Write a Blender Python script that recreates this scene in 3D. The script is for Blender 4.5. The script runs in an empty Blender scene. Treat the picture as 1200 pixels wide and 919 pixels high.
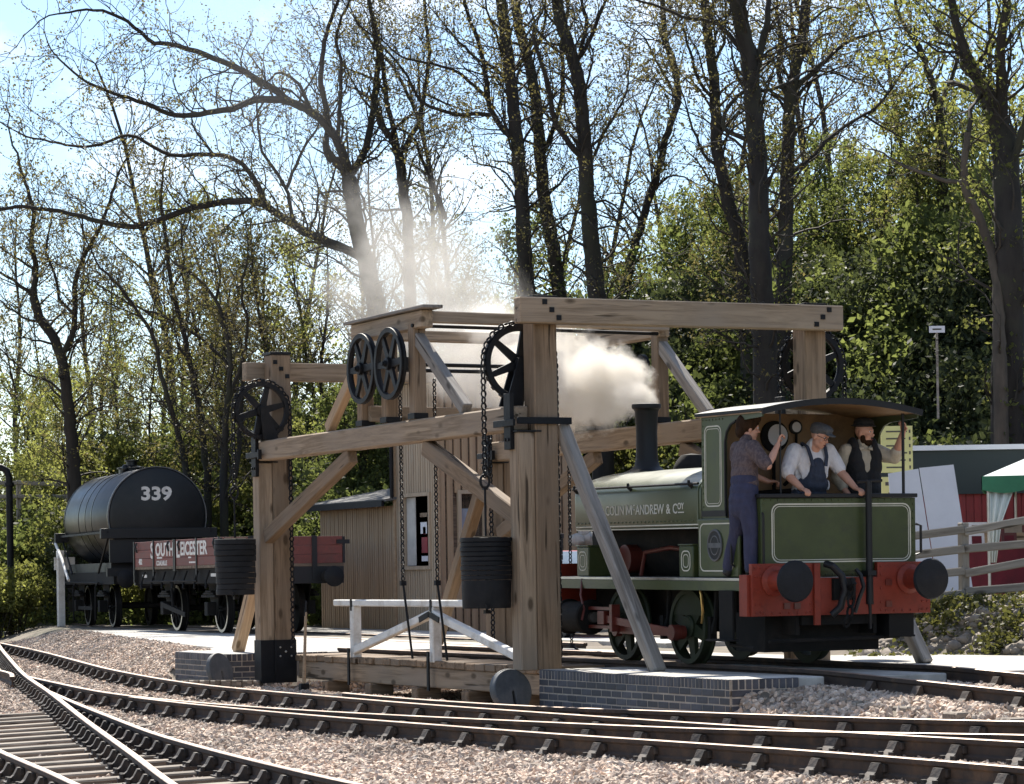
import bpy, bmesh, math, random
import numpy as np
from mathutils import Vector, Matrix
random.seed(11); rng = np.random.default_rng(11)
sc = bpy.context.scene
col = sc.collection
R = math.radians
# ------------------------------------------------------------------ camera, sky, sun, exposure
A_YAW = R(25.2); F_PX = 3400.0; CAM = Vector((-13.94, -28.806, 1.05)); ROLL = 0.016
FW = Vector((math.sin(A_YAW), math.cos(A_YAW), 0)); RT = Vector((math.cos(A_YAW), -math.sin(A_YAW), 0)); UP = Vector((0, 0, 1))
cd = bpy.data.cameras.new('camera'); cam = bpy.data.objects.new('camera', cd); col.objects.link(cam)
cd.sensor_width = 36; cd.lens = 36 * F_PX / 1200; cd.shift_y = (672 - 459.5) / 1200; cd.clip_start = 0.5; cd.clip_end = 4000
cx_ = RT * math.cos(ROLL) - UP * math.sin(ROLL); cy_ = RT * math.sin(ROLL) + UP * math.cos(ROLL); cz_ = -FW
cam.matrix_world = Matrix(((cx_.x, cy_.x, cz_.x, CAM.x), (cx_.y, cy_.y, cz_.y, CAM.y), (cx_.z, cy_.z, cz_.z, CAM.z), (0, 0, 0, 1)))
sc.camera = cam
SUN_AZ = R(15); SUN_EL = R(48)                       # azimuth clockwise from +Y
sunv = Vector((math.sin(SUN_AZ) * math.cos(SUN_EL), math.cos(SUN_AZ) * math.cos(SUN_EL), math.sin(SUN_EL)))
sl = bpy.data.lights.new('sun', 'SUN'); so = bpy.data.objects.new('sun', sl); col.objects.link(so)
sl.energy = 5.0; sl.angle = R(0.5); sl.color = (1.0, 0.94, 0.84)
so.rotation_euler = sunv.to_track_quat('Z', 'Y').to_euler(); so.location = (0, 0, 40)
w = bpy.data.worlds.new('World'); sc.world = w; w.use_nodes = True
nt = w.node_tree; nt.nodes.clear()
def N(t, typ, **k):
    n = t.nodes.new(typ)
    for a, b in k.items(): setattr(n, a, b)
    return n
sky = N(nt, 'ShaderNodeTexSky', sky_type='NISHITA', sun_disc=False, sun_elevation=SUN_EL, sun_rotation=SUN_AZ, air_density=1.0, dust_density=.25, ozone_density=3.5)
tc = N(nt, 'ShaderNodeTexCoord'); mp = N(nt, 'ShaderNodeMapping'); mp.inputs['Scale'].default_value = (5.0, 5.0, 9.0)
nz = N(nt, 'ShaderNodeTexNoise'); nz.inputs['Scale'].default_value = 1.5; nz.inputs['Detail'].default_value = 7; nz.inputs['Roughness'].default_value = 0.58
rp = N(nt, 'ShaderNodeValToRGB'); rp.color_ramp.elements[0].position = 0.50; rp.color_ramp.elements[1].position = 0.70
mx = N(nt, 'ShaderNodeMix', data_type='RGBA'); mx.inputs[7].default_value = (8.6, 8.7, 8.9, 1)
bg = N(nt, 'ShaderNodeBackground'); bg.inputs['Strength'].default_value = 0.085; wo = N(nt, 'ShaderNodeOutputWorld')
L = nt.links.new
L(tc.outputs['Generated'], mp.inputs['Vector']); L(mp.outputs[0], nz.inputs['Vector']); L(nz.outputs['Fac'], rp.inputs[0]); L(rp.outputs['Color'], mx.inputs[0])
L(sky.outputs[0], mx.inputs[6]); L(mx.outputs[2], bg.inputs['Color']); L(bg.outputs[0], wo.inputs[0])
vs = sc.view_settings; vs.view_transform = 'Standard'; vs.look = 'None'; vs.gamma = 1; vs.use_curve_mapping = False; vs.exposure = 1.05
sc.cycles.use_denoising = True; sc.cycles.max_bounces = 6; sc.cycles.diffuse_bounces = 3; sc.cycles.glossy_bounces = 2; sc.cycles.transmission_bounces = 4
sc.cycles.transparent_max_bounces = 8; sc.cycles.volume_bounces = 4; sc.cycles.caustics_reflective = False; sc.cycles.caustics_refractive = False
sc.cycles.sample_clamp_indirect = 6; sc.cycles.volume_step_rate = .5; sc.cycles.volume_max_steps = 256
# ------------------------------------------------------------------ materials
def newmat(name):
    m = bpy.data.materials.new(name); m.use_nodes = True; t = m.node_tree; t.nodes.clear()
    o = N(t, 'ShaderNodeOutputMaterial'); b = N(t, 'ShaderNodeBsdfPrincipled'); t.links.new(b.outputs[0], o.inputs[0])
    return m, t, b, o
def c4(c): return (c[0], c[1], c[2], 1)
def mat(name, c1, c2=None, rough=.6, metal=0., scale=6., stretch=(1, 1, 1), bump=.15, coat=0., rnd=0., lo=.35, hi=.68, detail=6, spec=.5, dirt=None, dirt_scale=1.6, rvar=.12, rcol=None):
    m, t, b, o = newmat(name); l = t.links.new
    c2 = c2 or tuple(x * .72 for x in c1)
    tcn = N(t, 'ShaderNodeTexCoord'); mpn = N(t, 'ShaderNodeMapping'); mpn.inputs['Scale'].default_value = stretch
    l(tcn.outputs['Object'], mpn.inputs[0])
    n1 = N(t, 'ShaderNodeTexNoise'); n1.inputs['Scale'].default_value = scale; n1.inputs['Detail'].default_value = detail; n1.inputs['Roughness'].default_value = .62
    l(mpn.outputs[0], n1.inputs['Vector'])
    r1 = N(t, 'ShaderNodeValToRGB'); r1.color_ramp.elements[0].position = lo; r1.color_ramp.elements[1].position = hi
    r1.color_ramp.elements[0].color = c4(c2); r1.color_ramp.elements[1].color = c4(c1); l(n1.outputs['Fac'], r1.inputs[0]); out = r1.outputs[0]
    if dirt:
        n2 = N(t, 'ShaderNodeTexNoise'); n2.inputs['Scale'].default_value = dirt_scale; n2.inputs['Detail'].default_value = 8; n2.inputs['Roughness'].default_value = .7
        l(tcn.outputs['Object'], n2.inputs['Vector'])
        r2 = N(t, 'ShaderNodeValToRGB'); r2.color_ramp.elements[0].position = .5; r2.color_ramp.elements[1].position = .72
        l(n2.outputs['Fac'], r2.inputs[0]); md = N(t, 'ShaderNodeMix', data_type='RGBA'); l(r2.outputs[0], md.inputs[0]); l(out, md.inputs[6]); md.inputs[7].default_value = c4(dirt); out = md.outputs[2]
    if rnd or rcol:
        oi = N(t, 'ShaderNodeObjectInfo')
        if rcol:
            mr = N(t, 'ShaderNodeMix', data_type='RGBA'); l(oi.outputs['Random'], mr.inputs[0]); l(out, mr.inputs[6])
            mm = N(t, 'ShaderNodeMix', data_type='RGBA', blend_type='MULTIPLY'); mm.inputs[0].default_value = 1; l(out, mm.inputs[6]); mm.inputs[7].default_value = c4(rcol); l(mm.outputs[2], mr.inputs[7]); out = mr.outputs[2]
        if rnd:
            mp2 = N(t, 'ShaderNodeMapRange'); mp2.inputs[3].default_value = 1 - rnd; mp2.inputs[4].default_value = 1 + rnd
            wn = N(t, 'ShaderNodeMath', operation='FRACT'); mu = N(t, 'ShaderNodeMath', operation='MULTIPLY'); mu.inputs[1].default_value = 7.31
            l(oi.outputs['Random'], mu.inputs[0]); l(mu.outputs[0], wn.inputs[0]); l(wn.outputs[0], mp2.inputs[0])
            hs = N(t, 'ShaderNodeHueSaturation'); l(mp2.outputs[0], hs.inputs['Value']); l(out, hs.inputs['Color']); out = hs.outputs[0]
    l(out, b.inputs['Base Color'])
    rr = N(t, 'ShaderNodeMapRange'); rr.inputs[3].default_value = max(.03, rough - rvar); rr.inputs[4].default_value = min(1, rough + rvar); l(n1.outputs['Fac'], rr.inputs[0]); l(rr.outputs[0], b.inputs['Roughness'])
    b.inputs['Metallic'].default_value = metal; b.inputs['Specular IOR Level'].default_value = spec; b.inputs['Coat Weight'].default_value = coat; b.inputs['Coat Roughness'].default_value = .08
    if bump:
        bp = N(t, 'ShaderNodeBump'); bp.inputs['Strength'].default_value = bump; bp.inputs['Distance'].default_value = .02; l(n1.outputs['Fac'], bp.inputs['Height']); l(bp.outputs[0], b.inputs['Normal'])
    return m
def wood(name, c1, c2, c3, rough=.78, grain=1., rnd=.14, dark=None):
    """grain runs along the piece's local X; knots and shakes on top"""
    m, t, b, o = newmat(name); l = t.links.new
    tcn = N(t, 'ShaderNodeTexCoord'); oi = N(t, 'ShaderNodeObjectInfo')
    ad = N(t, 'ShaderNodeVectorMath', operation='ADD'); cb = N(t, 'ShaderNodeCombineXYZ'); mu = N(t, 'ShaderNodeMath', operation='MULTIPLY'); mu.inputs[1].default_value = 37
    l(oi.outputs['Random'], mu.inputs[0]); [l(mu.outputs[0], cb.inputs[i]) for i in range(3)]; l(tcn.outputs['Object'], ad.inputs[0]); l(cb.outputs[0], ad.inputs[1])
    mpn = N(t, 'ShaderNodeMapping'); mpn.inputs['Scale'].default_value = (.55 * grain, 9 * grain, 9 * grain); l(ad.outputs[0], mpn.inputs[0])
    n1 = N(t, 'ShaderNodeTexNoise'); n1.inputs['Scale'].default_value = 1.6; n1.inputs['Detail'].default_value = 7; n1.inputs['Roughness'].default_value = .65; n1.inputs['Distortion'].default_value = .9; l(mpn.outputs[0], n1.inputs['Vector'])
    r1 = N(t, 'ShaderNodeValToRGB'); e = r1.color_ramp.elements; e[0].position = .38; e[0].color = c4(tuple(x * .85 for x in c2)); e[1].position = .6; e[1].color = c4(c1); l(n1.outputs['Fac'], r1.inputs[0])
    n2 = N(t, 'ShaderNodeTexNoise'); n2.inputs['Scale'].default_value = .9; n2.inputs['Detail'].default_value = 5; l(ad.outputs[0], n2.inputs['Vector'])
    r2 = N(t, 'ShaderNodeValToRGB'); r2.color_ramp.elements[0].position = .42; r2.color_ramp.elements[1].position = .68; l(n2.outputs['Fac'], r2.inputs[0])
    m1 = N(t, 'ShaderNodeMix', data_type='RGBA'); l(r2.outputs[0], m1.inputs[0]); l(r1.outputs[0], m1.inputs[6]); m1.inputs[7].default_value = c4(c3)
    vo = N(t, 'ShaderNodeTexVoronoi'); vo.inputs['Scale'].default_value = 1.0; mv = N(t, 'ShaderNodeMapping'); mv.inputs['Scale'].default_value = (1.9, 4.2, 4.2); l(ad.outputs[0], mv.inputs[0]); l(mv.outputs[0], vo.inputs['Vector'])
    rk = N(t, 'ShaderNodeValToRGB'); rk.color_ramp.elements[0].position = .10; rk.color_ramp.elements[0].color = (1, 1, 1, 1); rk.color_ramp.elements[1].position = .19; rk.color_ramp.elements[1].color = (0, 0, 0, 1); l(vo.outputs['Distance'], rk.inputs[0])
    m2 = N(t, 'ShaderNodeMix', data_type='RGBA'); l(rk.outputs[0], m2.inputs[0]); l(m1.outputs[2], m2.inputs[6]); m2.inputs[7].default_value = c4(tuple(x * .5 for x in c2))
    mpc = N(t, 'ShaderNodeMapping'); mpc.inputs['Scale'].default_value = (.5, 9, 9); l(ad.outputs[0], mpc.inputs[0]); n3 = N(t, 'ShaderNodeTexNoise'); n3.inputs['Scale'].default_value = 1.3; n3.inputs['Detail'].default_value = 3; l(mpc.outputs[0], n3.inputs['Vector'])
    rc = N(t, 'ShaderNodeValToRGB'); rc.color_ramp.elements[0].position = .30; rc.color_ramp.elements[0].color = (1, 1, 1, 1); rc.color_ramp.elements[1].position = .34; rc.color_ramp.elements[1].color = (0, 0, 0, 1); l(n3.outputs['Fac'], rc.inputs[0])
    m3 = N(t, 'ShaderNodeMix', data_type='RGBA'); l(rc.outputs[0], m3.inputs[0]); l(m2.outputs[2], m3.inputs[6]); m3.inputs[7].default_value = c4(tuple(x * .3 for x in c2))
    mp2 = N(t, 'ShaderNodeMapRange'); mp2.inputs[3].default_value = 1 - rnd; mp2.inputs[4].default_value = 1 + rnd; l(oi.outputs['Random'], mp2.inputs[0])
    hs = N(t, 'ShaderNodeHueSaturation'); l(mp2.outputs[0], hs.inputs['Value']); l(m3.outputs[2], hs.inputs['Color']); l(hs.outputs[0], b.inputs['Base Color'])
    b.inputs['Roughness'].default_value = rough; b.inputs['Specular IOR Level'].default_value = .25
    sb = N(t, 'ShaderNodeMath', operation='SUBTRACT'); l(n1.outputs['Fac'], sb.inputs[0]); l(rc.outputs[0], sb.inputs[1])
    bp = N(t, 'ShaderNodeBump'); bp.inputs['Strength'].default_value = .35; bp.inputs['Distance'].default_value = .015; l(sb.outputs[0], bp.inputs['Height']); l(bp.outputs[0], b.inputs['Normal'])
    return m
def leafmat(name, c1, c2, trans=.5, tcol=None, rnd=.25):
    m, t, b, o = newmat(name); l = t.links.new
    tcn = N(t, 'ShaderNodeTexCoord'); oi = N(t, 'ShaderNodeObjectInfo')
    n1 = N(t, 'ShaderNodeTexNoise'); n1.inputs['Scale'].default_value = 1.3; n1.inputs['Detail'].default_value = 6; n1.inputs['Roughness'].default_value = .75; l(tcn.outputs['Object'], n1.inputs['Vector'])
    r1 = N(t, 'ShaderNodeValToRGB'); r1.color_ramp.elements[0].position = .36; r1.color_ramp.elements[0].color = c4(c2); r1.color_ramp.elements[1].position = .66; r1.color_ramp.elements[1].color = c4(c1); l(n1.outputs['Fac'], r1.inputs[0])
    mp2 = N(t, 'ShaderNodeMapRange'); mp2.inputs[3].default_value = 1 - rnd; mp2.inputs[4].default_value = 1 + rnd; l(oi.outputs['Random'], mp2.inputs[0])
    hs = N(t, 'ShaderNodeHueSaturation'); l(mp2.outputs[0], hs.inputs['Value']); l(r1.outputs[0], hs.inputs['Color'])
    l(hs.outputs[0], b.inputs['Base Color']); b.inputs['Roughness'].default_value = .55; b.inputs['Specular IOR Level'].default_value = .15
    tr = N(t, 'ShaderNodeBsdfTranslucent'); mm = N(t, 'ShaderNodeMix', data_type='RGBA', blend_type='MULTIPLY'); mm.inputs[0].default_value = 1; l(hs.outputs[0], mm.inputs[6]); mm.inputs[7].default_value = c4(tcol or (1.4, 1.36, .92)); l(mm.outputs[2], tr.inputs['Color'])
    ms = N(t, 'ShaderNodeMixShader'); ms.inputs[0].default_value = trans; l(b.outputs[0], ms.inputs[1]); l(tr.outputs[0], ms.inputs[2]); l(ms.outputs[0], o.inputs[0])
    return m
M = {}
M['timber'] = wood('timber', (.275, .19, .122), (.165, .112, .07), (.21, .162, .118))
M['timber_pale'] = wood('timber_pale', (.355, .268, .185), (.215, .155, .102), (.29, .23, .175))
M['timber_new'] = wood('timber_new', (.46, .33, .21), (.33, .22, .13), (.40, .29, .2))
M['timber_grey'] = wood('timber_grey', (.30, .275, .25), (.17, .15, .13), (.24, .215, .19))
M['plank_dark'] = wood('plank_dark', (.19, .14, .10), (.10, .07, .05), (.15, .12, .09))
M['hutboard'] = mat('hut_boards', (.42, .30, .195), (.29, .20, .125), rough=.8, scale=1.5, stretch=(9, 9, .35), bump=.3, dirt=(.34, .26, .185), dirt_scale=1.5, spec=.2)
M['hutboard_grey'] = mat('hut_boards_weathered', (.47, .375, .275), (.34, .265, .19), rough=.85, scale=1.5, stretch=(9, 9, .35), bump=.3, dirt=(.40, .34, .27), dirt_scale=1.5, spec=.2)
M['sleeper'] = wood('sleeper', (.30, .25, .20), (.13, .10, .08), (.22, .19, .155), rnd=.25)
M['fence'] = wood('fence', (.30, .27, .23), (.18, .155, .125), (.24, .22, .19))
M['white'] = mat('white_paint', (.80, .79, .76), (.66, .64, .60), rough=.5, scale=3, stretch=(1, 4, 4), bump=.08, dirt=(.42, .38, .32), dirt_scale=3)
M['iron'] = mat('black_iron', (.009, .010, .013), (.005, .0055, .007), rough=.55, metal=.0, scale=9, bump=.25, dirt=(.018, .016, .015), spec=.22)
M['ironmatt'] = mat('cast_iron_weight', (.014, .0155, .019), (.008, .009, .011), rough=.62, scale=7, bump=.3, dirt=(.026, .024, .023), rnd=.2, spec=.22)
M['disc'] = mat('grey_cast_iron', (.11, .115, .12), (.06, .062, .066), rough=.6, scale=6, bump=.3, dirt=(.16, .14, .125))
M['rail'] = mat('rail_rust', (.055, .036, .026), (.025, .018, .015), rough=.85, scale=7, bump=.3, dirt=(.10, .06, .035), dirt_scale=4)
M['railtop'] = mat('rail_head_worn', (.36, .28, .22), (.22, .15, .11), rough=.48, metal=.45, scale=4, stretch=(1, 1, 1), bump=.05)
M['chair'] = mat('rail_chair_iron', (.05, .040, .034), (.022, .018, .016), rough=.75, scale=12, bump=.4, dirt=(.12, .08, .055), rnd=.3)
M['green'] = mat('green_paint', (.058, .076, .025), (.046, .062, .021), rough=.4, scale=2.2, bump=.02, coat=.1, dirt=(.040, .050, .026), dirt_scale=5, spec=.35)
M['wheelgreen'] = mat('grimy_green_wheel', (.026, .036, .016), (.016, .022, .011), rough=.6, scale=5, bump=.1, dirt=(.02, .018, .014), spec=.25)
M['tankgreen'] = mat('green_tank_paint', (.045, .063, .023), (.036, .051, .019), rough=.33, scale=2.2, bump=.02, coat=.25, spec=.5)
[n for n in M['tankgreen'].node_tree.nodes if n.type == 'BSDF_PRINCIPLED'][0].inputs['Coat Roughness'].default_value = .3
M['red'] = mat('red_paint', (.275, .042, .022), (.20, .030, .017), rough=.5, scale=3, bump=.05, dirt=(.06, .018, .015), dirt_scale=3, spec=.3)
M['redrod'] = mat('red_rod_paint', (.15, .028, .019), (.09, .018, .013), rough=.4, scale=4, bump=.05, dirt=(.08, .03, .02))
M['black'] = mat('black_paint', (.010, .011, .013), (.007, .007, .008), rough=.5, scale=4, bump=.05, spec=.35)
M['soot'] = mat('sooty_underframe', (.014, .0135, .013), (.008, .008, .008), rough=.8, scale=6, bump=.3, dirt=(.028, .023, .02), spec=.2)
M['tankblack'] = mat('tar_black_tank', (.0065, .0075, .0095), (.004, .0045, .006), rough=.34, scale=2.5, bump=.06, dirt=(.013, .0125, .013), dirt_scale=2.2, spec=.32)
M['wagonred'] = mat('wagon_oxide_red', (.185, .046, .034), (.125, .033, .026), rough=.65, scale=3, stretch=(5, 1, 5), bump=.1, dirt=(.11, .045, .035), rnd=.1)
M['cabinside'] = mat('cab_inside_buff', (.30, .19, .095), (.23, .14, .07), rough=.6, scale=3, bump=.05, dirt=(.12, .08, .045))
M['steel'] = mat('bare_steel', (.52, .51, .49), (.38, .37, .35), rough=.32, metal=.9, scale=8, bump=.05)
M['brass'] = mat('brass', (.62, .43, .16), (.5, .33, .12), rough=.3, metal=.95, scale=8, bump=.03)
M['cream'] = mat('cream_lining', (.62, .60, .50), (.52, .50, .42), rough=.5, scale=9, bump=0)
M['lettergrey'] = mat('letter_silver', (.58, .57, .50), (.48, .47, .42), rough=.5, scale=9, bump=0)
M['letterwhite'] = mat('letter_white', (.74, .73, .70), (.55, .53, .5), rough=.6, scale=9, bump=0)
M['brick'] = mat('blue_brick', (.072, .072, .084), (.042, .042, .05), rough=.6, scale=9, bump=.25, rnd=.35, rcol=(1.15, 1.08, 1.05))
M['mortar'] = mat('mortar', (.46, .39, .32), (.33, .28, .23), rough=.95, scale=14, bump=.4)
M['concrete'] = mat('concrete', (.50, .48, .44), (.40, .38, .345), rough=.9, scale=5, bump=.25, dirt=(.30, .28, .25), dirt_scale=1.2)
M['ground'] = mat('earth_and_fines', (.20, .165, .125), (.12, .098, .075), rough=1, scale=3.5, bump=.5, dirt=(.07, .085, .035), dirt_scale=.25)
M['ballastbase'] = mat('ballast_fines', (.30, .25, .21), (.15, .125, .105), rough=1, scale=16, bump=.8)
M['stone'] = mat('ballast_stone', (.60, .515, .43), (.36, .305, .252), rough=.92, scale=12, bump=.3, rnd=.45, rcol=(1.05, .89, .79))
def stain(m, scale, lo_, hi_):
    """broad patches of oil, dust and damp over many stones at once"""
    t = m.node_tree; l = t.links.new; b = [n for n in t.nodes if n.type == 'BSDF_PRINCIPLED'][0]; src = b.inputs['Base Color'].links[0].from_socket
    g = N(t, 'ShaderNodeNewGeometry'); n = N(t, 'ShaderNodeTexNoise'); n.inputs['Scale'].default_value = scale; n.inputs['Detail'].default_value = 6; n.inputs['Roughness'].default_value = .65; l(g.outputs['Position'], n.inputs['Vector'])
    r_ = N(t, 'ShaderNodeMapRange'); r_.inputs[1].default_value = .34; r_.inputs[2].default_value = .6; r_.inputs[3].default_value = lo_; r_.inputs[4].default_value = hi_; l(n.outputs['Fac'], r_.inputs[0])
    h = N(t, 'ShaderNodeHueSaturation'); l(r_.outputs[0], h.inputs['Value']); l(src, h.inputs['Color']); l(h.outputs[0], b.inputs['Base Color'])
stain(M['stone'], .55, .62, 1.12); stain(M['concrete'], .9, .7, 1.08); stain(M['red'], 2.2, .72, 1.05); stain(M['green'], 1.8, .80, 1.06); stain(M['sleeper'], 1.2, .65, 1.1)
M['rock'] = mat('rubble_rock', (.34, .29, .24), (.2, .17, .14), rough=.95, scale=5, bump=.5, rnd=.2)
M['bark'] = mat('bark', (.040, .034, .028), (.018, .015, .013), rough=.95, scale=5, stretch=(1, 1, .3), bump=.8, dirt=(.045, .048, .028), dirt_scale=.7)
M['twig'] = mat('twig_bark', (.055, .046, .036), (.032, .027, .021), rough=.9, scale=3, bump=0)
M['bark_pale'] = mat('bark_pale', (.11, .09, .068), (.055, .045, .035), rough=.95, scale=5, stretch=(1, 1, .3), bump=.8)
M['leaf_bud'] = leafmat('leaf_bud', (.175, .155, .075), (.10, .09, .045), .45)
M['leaf_green'] = leafmat('leaf_green', (.135, .158, .062), (.072, .092, .038), .66)
M['leaf_bright'] = leafmat('leaf_bright', (.20, .21, .080), (.115, .13, .05), .70)
M['leaf_dark'] = leafmat('leaf_dark', (.072, .088, .046), (.034, .045, .025), .42)
M['leaf_olive'] = leafmat('leaf_olive', (.125, .125, .045), (.07, .075, .03), .45)
M['skin'] = mat('skin', (.56, .31, .22), (.50, .26, .18), rough=.5, scale=6, bump=0)
M['hair'] = mat('brown_hair', (.040, .022, .012), (.02, .011, .006), rough=.8, scale=40, stretch=(1, 1, .2), bump=.6, spec=.1)
M['shirtplum'] = mat('plum_check_shirt', (.115, .085, .085), (.07, .05, .055), rough=.9, scale=34, stretch=(1, 1, .7), bump=.6, lo=.45, hi=.55)
M['navy'] = mat('navy_trousers', (.040, .042, .085), (.026, .028, .06), rough=.9, scale=16, stretch=(1, 1, .55), bump=1.0, detail=3)
M['denim'] = mat('dark_blue_overalls', (.032, .042, .070), (.020, .027, .046), rough=.9, scale=16, stretch=(1, 1, .55), bump=1.0, detail=3)
M['shirtwhite'] = mat('white_shirt', (.68, .67, .68), (.55, .54, .56), rough=.85, scale=16, stretch=(1, 1, .55), bump=1.0, detail=3)
M['shirtcream'] = mat('cream_shirt', (.50, .44, .34), (.40, .35, .27), rough=.85, scale=16, stretch=(1, 1, .55), bump=1.0, detail=3)
M['waistcoat'] = mat('black_waistcoat', (.014, .015, .017), (.009, .009, .011), rough=.9, scale=16, stretch=(1, 1, .55), bump=1.0, detail=3)
M['tweed'] = mat('grey_tweed_cap', (.095, .10, .105), (.06, .062, .068), rough=.95, scale=50, bump=.4)
M['boot'] = mat('black_boot', (.015, .014, .013), (.01, .009, .009), rough=.5, scale=8, bump=.1)
M['marquee'] = mat('dark_green_fascia', (.022, .033, .034), (.018, .027, .028), rough=.7, scale=4, bump=.05)
M['redboard'] = mat('red_boarding', (.27, .028, .030), (.19, .02, .022), rough=.6, scale=4, stretch=(4, 4, .6), bump=.15, rnd=.12)
M['gazebo'] = mat('green_canopy_cloth', (.045, .20, .105), (.035, .16, .085), rough=.8, scale=5, bump=.1)
M['whitecloth'] = mat('white_canopy_cloth', (.72, .76, .72), (.62, .67, .63), rough=.85, scale=5, bump=.1)
M['whiteboard'] = mat('white_board', (.70, .70, .74), (.62, .62, .66), rough=.6, scale=2.5, bump=.03)
M['yellow'] = mat('yellow_sign', (.70, .66, .28), (.62, .58, .24), rough=.6, scale=3, bump=0)
M['ink'] = mat('sign_ink', (.10, .09, .07), (.07, .06, .05), rough=.7, scale=5, bump=0)
M['maroon'] = mat('maroon_cloth', (.16, .018, .03), (.10, .012, .02), rough=.9, scale=5, bump=.3)
M['carred'] = mat('car_red', (.42, .03, .07), (.36, .025, .06), rough=.3, scale=2, bump=0, coat=.8)
M['glass'] = mat('window_glass', (.035, .045, .05), (.02, .025, .03), rough=.06, scale=2, bump=0, coat=.5, rvar=.02)
M['glassblue'] = mat('pale_reflecting_glass', (.30, .36, .42), (.2, .25, .3), rough=.08, scale=2, bump=0, coat=.5, rvar=.03)
M['felt'] = mat('grey_roof_felt', (.16, .155, .15), (.10, .098, .095), rough=.9, scale=7, bump=.4)
M['weed'] = M['leaf_green']
# ------------------------------------------------------------------ mesh builders
class MB:
    def __init__(s): s.v = []; s.f = []
    def add(s, vs_, fs):
        b = len(s.v); s.v.extend([tuple(p) for p in vs_]); s.f.extend([tuple(i + b for i in f) for f in fs]); return s
    def box(s, c, d, rot=None):
        c = Vector(c); out = []
        for x in (-.5, .5):
            for y in (-.5, .5):
                for z in (-.5, .5):
                    p = Vector((x * d[0], y * d[1], z * d[2])); out.append(c + (rot @ p if rot else p))
        return s.add(out, [(0, 1, 3, 2), (4, 6, 7, 5), (0, 4, 5, 1), (2, 3, 7, 6), (0, 2, 6, 4), (1, 5, 7, 3)])
    def span(s, a, b):
        return s.box([(a[i] + b[i]) / 2 for i in range(3)], [abs(b[i] - a[i]) for i in range(3)])
    def beam(s, p0, p1, w_, h_, up=(0, 0, 1)):
        p0 = Vector(p0); p1 = Vector(p1); x = (p1 - p0); ln = x.length; x.normalize(); y = Vector(up).cross(x); y.normalize(); z = x.cross(y)
        return s.box((p0 + p1) / 2, (ln, w_, h_), Matrix((x, y, z)).transposed())
    def tube(s, pts, r, n=6, caps=True, closed=False):
        pts = [Vector(p) for p in pts]; k = len(pts); rs = r if isinstance(r, (list, tuple)) else [r] * k
        t0 = (pts[1] - pts[0]).normalized(); u = t0.orthogonal().normalized(); vv = []; b = 0
        for i, p in enumerate(pts):
            t = (pts[min(i + 1, k - 1)] - pts[max(i - 1, 0)]) if not closed else (pts[(i + 1) % k] - pts[i - 1])
            if t.length < 1e-9: t = t0
            t.normalize(); u = (u - t * u.dot(t)); u = u.normalized() if u.length > 1e-6 else t.orthogonal().normalized(); v = t.cross(u)
            for j in range(n):
                a = 2 * math.pi * j / n; vv.append(p + (u * math.cos(a) + v * math.sin(a)) * rs[i])
        ff = []
        for i in range(k if closed else k - 1):
            i2 = (i + 1) % k
            for j in range(n): ff.append((i * n + j, i * n + (j + 1) % n, i2 * n + (j + 1) % n, i2 * n + j))
        if caps and not closed: ff.append(tuple(range(n - 1, -1, -1))); ff.append(tuple((k - 1) * n + j for j in range(n)))
        return s.add(vv, ff)
    def cyl(s, p0, p1, r0, r1=None, n=14, caps=True):
        return s.tube([p0, p1], [r0, r0 if r1 is None else r1], n, caps)
    def lathe(s, prof, o, ax, n=24):
        o = Vector(o); ax = Vector(ax).normalized(); u = ax.orthogonal().normalized(); v = ax.cross(u); vv = []; ff = []; k = len(prof)
        for r_, t in prof:
            for j in range(n):
                a = 2 * math.pi * j / n; vv.append(o + ax * t + (u * math.cos(a) + v * math.sin(a)) * max(r_, 1e-4))
        for i in range(k - 1):
            for j in range(n): ff.append((i * n + j, i * n + (j + 1) % n, (i + 1) * n + (j + 1) % n, (i + 1) * n + j))
        return s.add(vv, ff)
    def prism(s, poly, o, ux, uy, ext):
        o = Vector(o); ux = Vector(ux); uy = Vector(uy); ext = Vector(ext); k = len(poly)
        a = [o + ux * p[0] + uy * p[1] for p in poly]; vv = a + [p + ext for p in a]
        ff = [tuple(range(k)), tuple(range(2 * k - 1, k - 1, -1))] + [(i, i + k, (i + 1) % k + k, (i + 1) % k) for i in range(k)]
        return s.add(vv, ff)
    def ell(s, c, r, n=12, m=8, rot=None):
        c = Vector(c); vv = []; ff = []
        for i in range(m + 1):
            th = math.pi * i / m
            for j in range(n):
                a = 2 * math.pi * j / n; p = Vector((r[0] * math.sin(th) * math.cos(a), r[1] * math.sin(th) * math.sin(a), r[2] * math.cos(th)))
                vv.append(c + (rot @ p if rot else p))
        for i in range(m):
            for j in range(n): ff.append((i * n + j, (i + 1) * n + j, (i + 1) * n + (j + 1) % n, i * n + (j + 1) % n))
        return s.add(vv, ff)
    def mesh(s, name):
        me = bpy.data.meshes.new(name); me.from_pydata([tuple(p) for p in s.v], [], s.f); me.validate(); return me
    def build(s, name, m, parent=None, smooth=True, fix=True, bevel=0):
        me = s.mesh(name)
        if fix:
            bm = bmesh.new(); bm.from_mesh(me); bmesh.ops.remove_doubles(bm, verts=bm.verts, dist=1e-5); bmesh.ops.recalc_face_normals(bm, faces=bm.faces); bm.to_mesh(me); bm.free()
        return finish(me, name, m, parent, smooth, bevel)
def finish(me, name, m, parent=None, smooth=True, bevel=0):
    me.materials.append(M[m] if isinstance(m, str) else m)
    if smooth: me.shade_smooth(); me.set_sharp_from_angle(angle=R(38))
    o = bpy.data.objects.new(name, me); col.objects.link(o)
    if bevel:
        b = o.modifiers.new('bevel', 'BEVEL'); b.width = bevel; b.segments = 2; b.limit_method = 'ANGLE'
    if parent is not None: adopt(o, parent)
    return o
ORIGIN = {}
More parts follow.
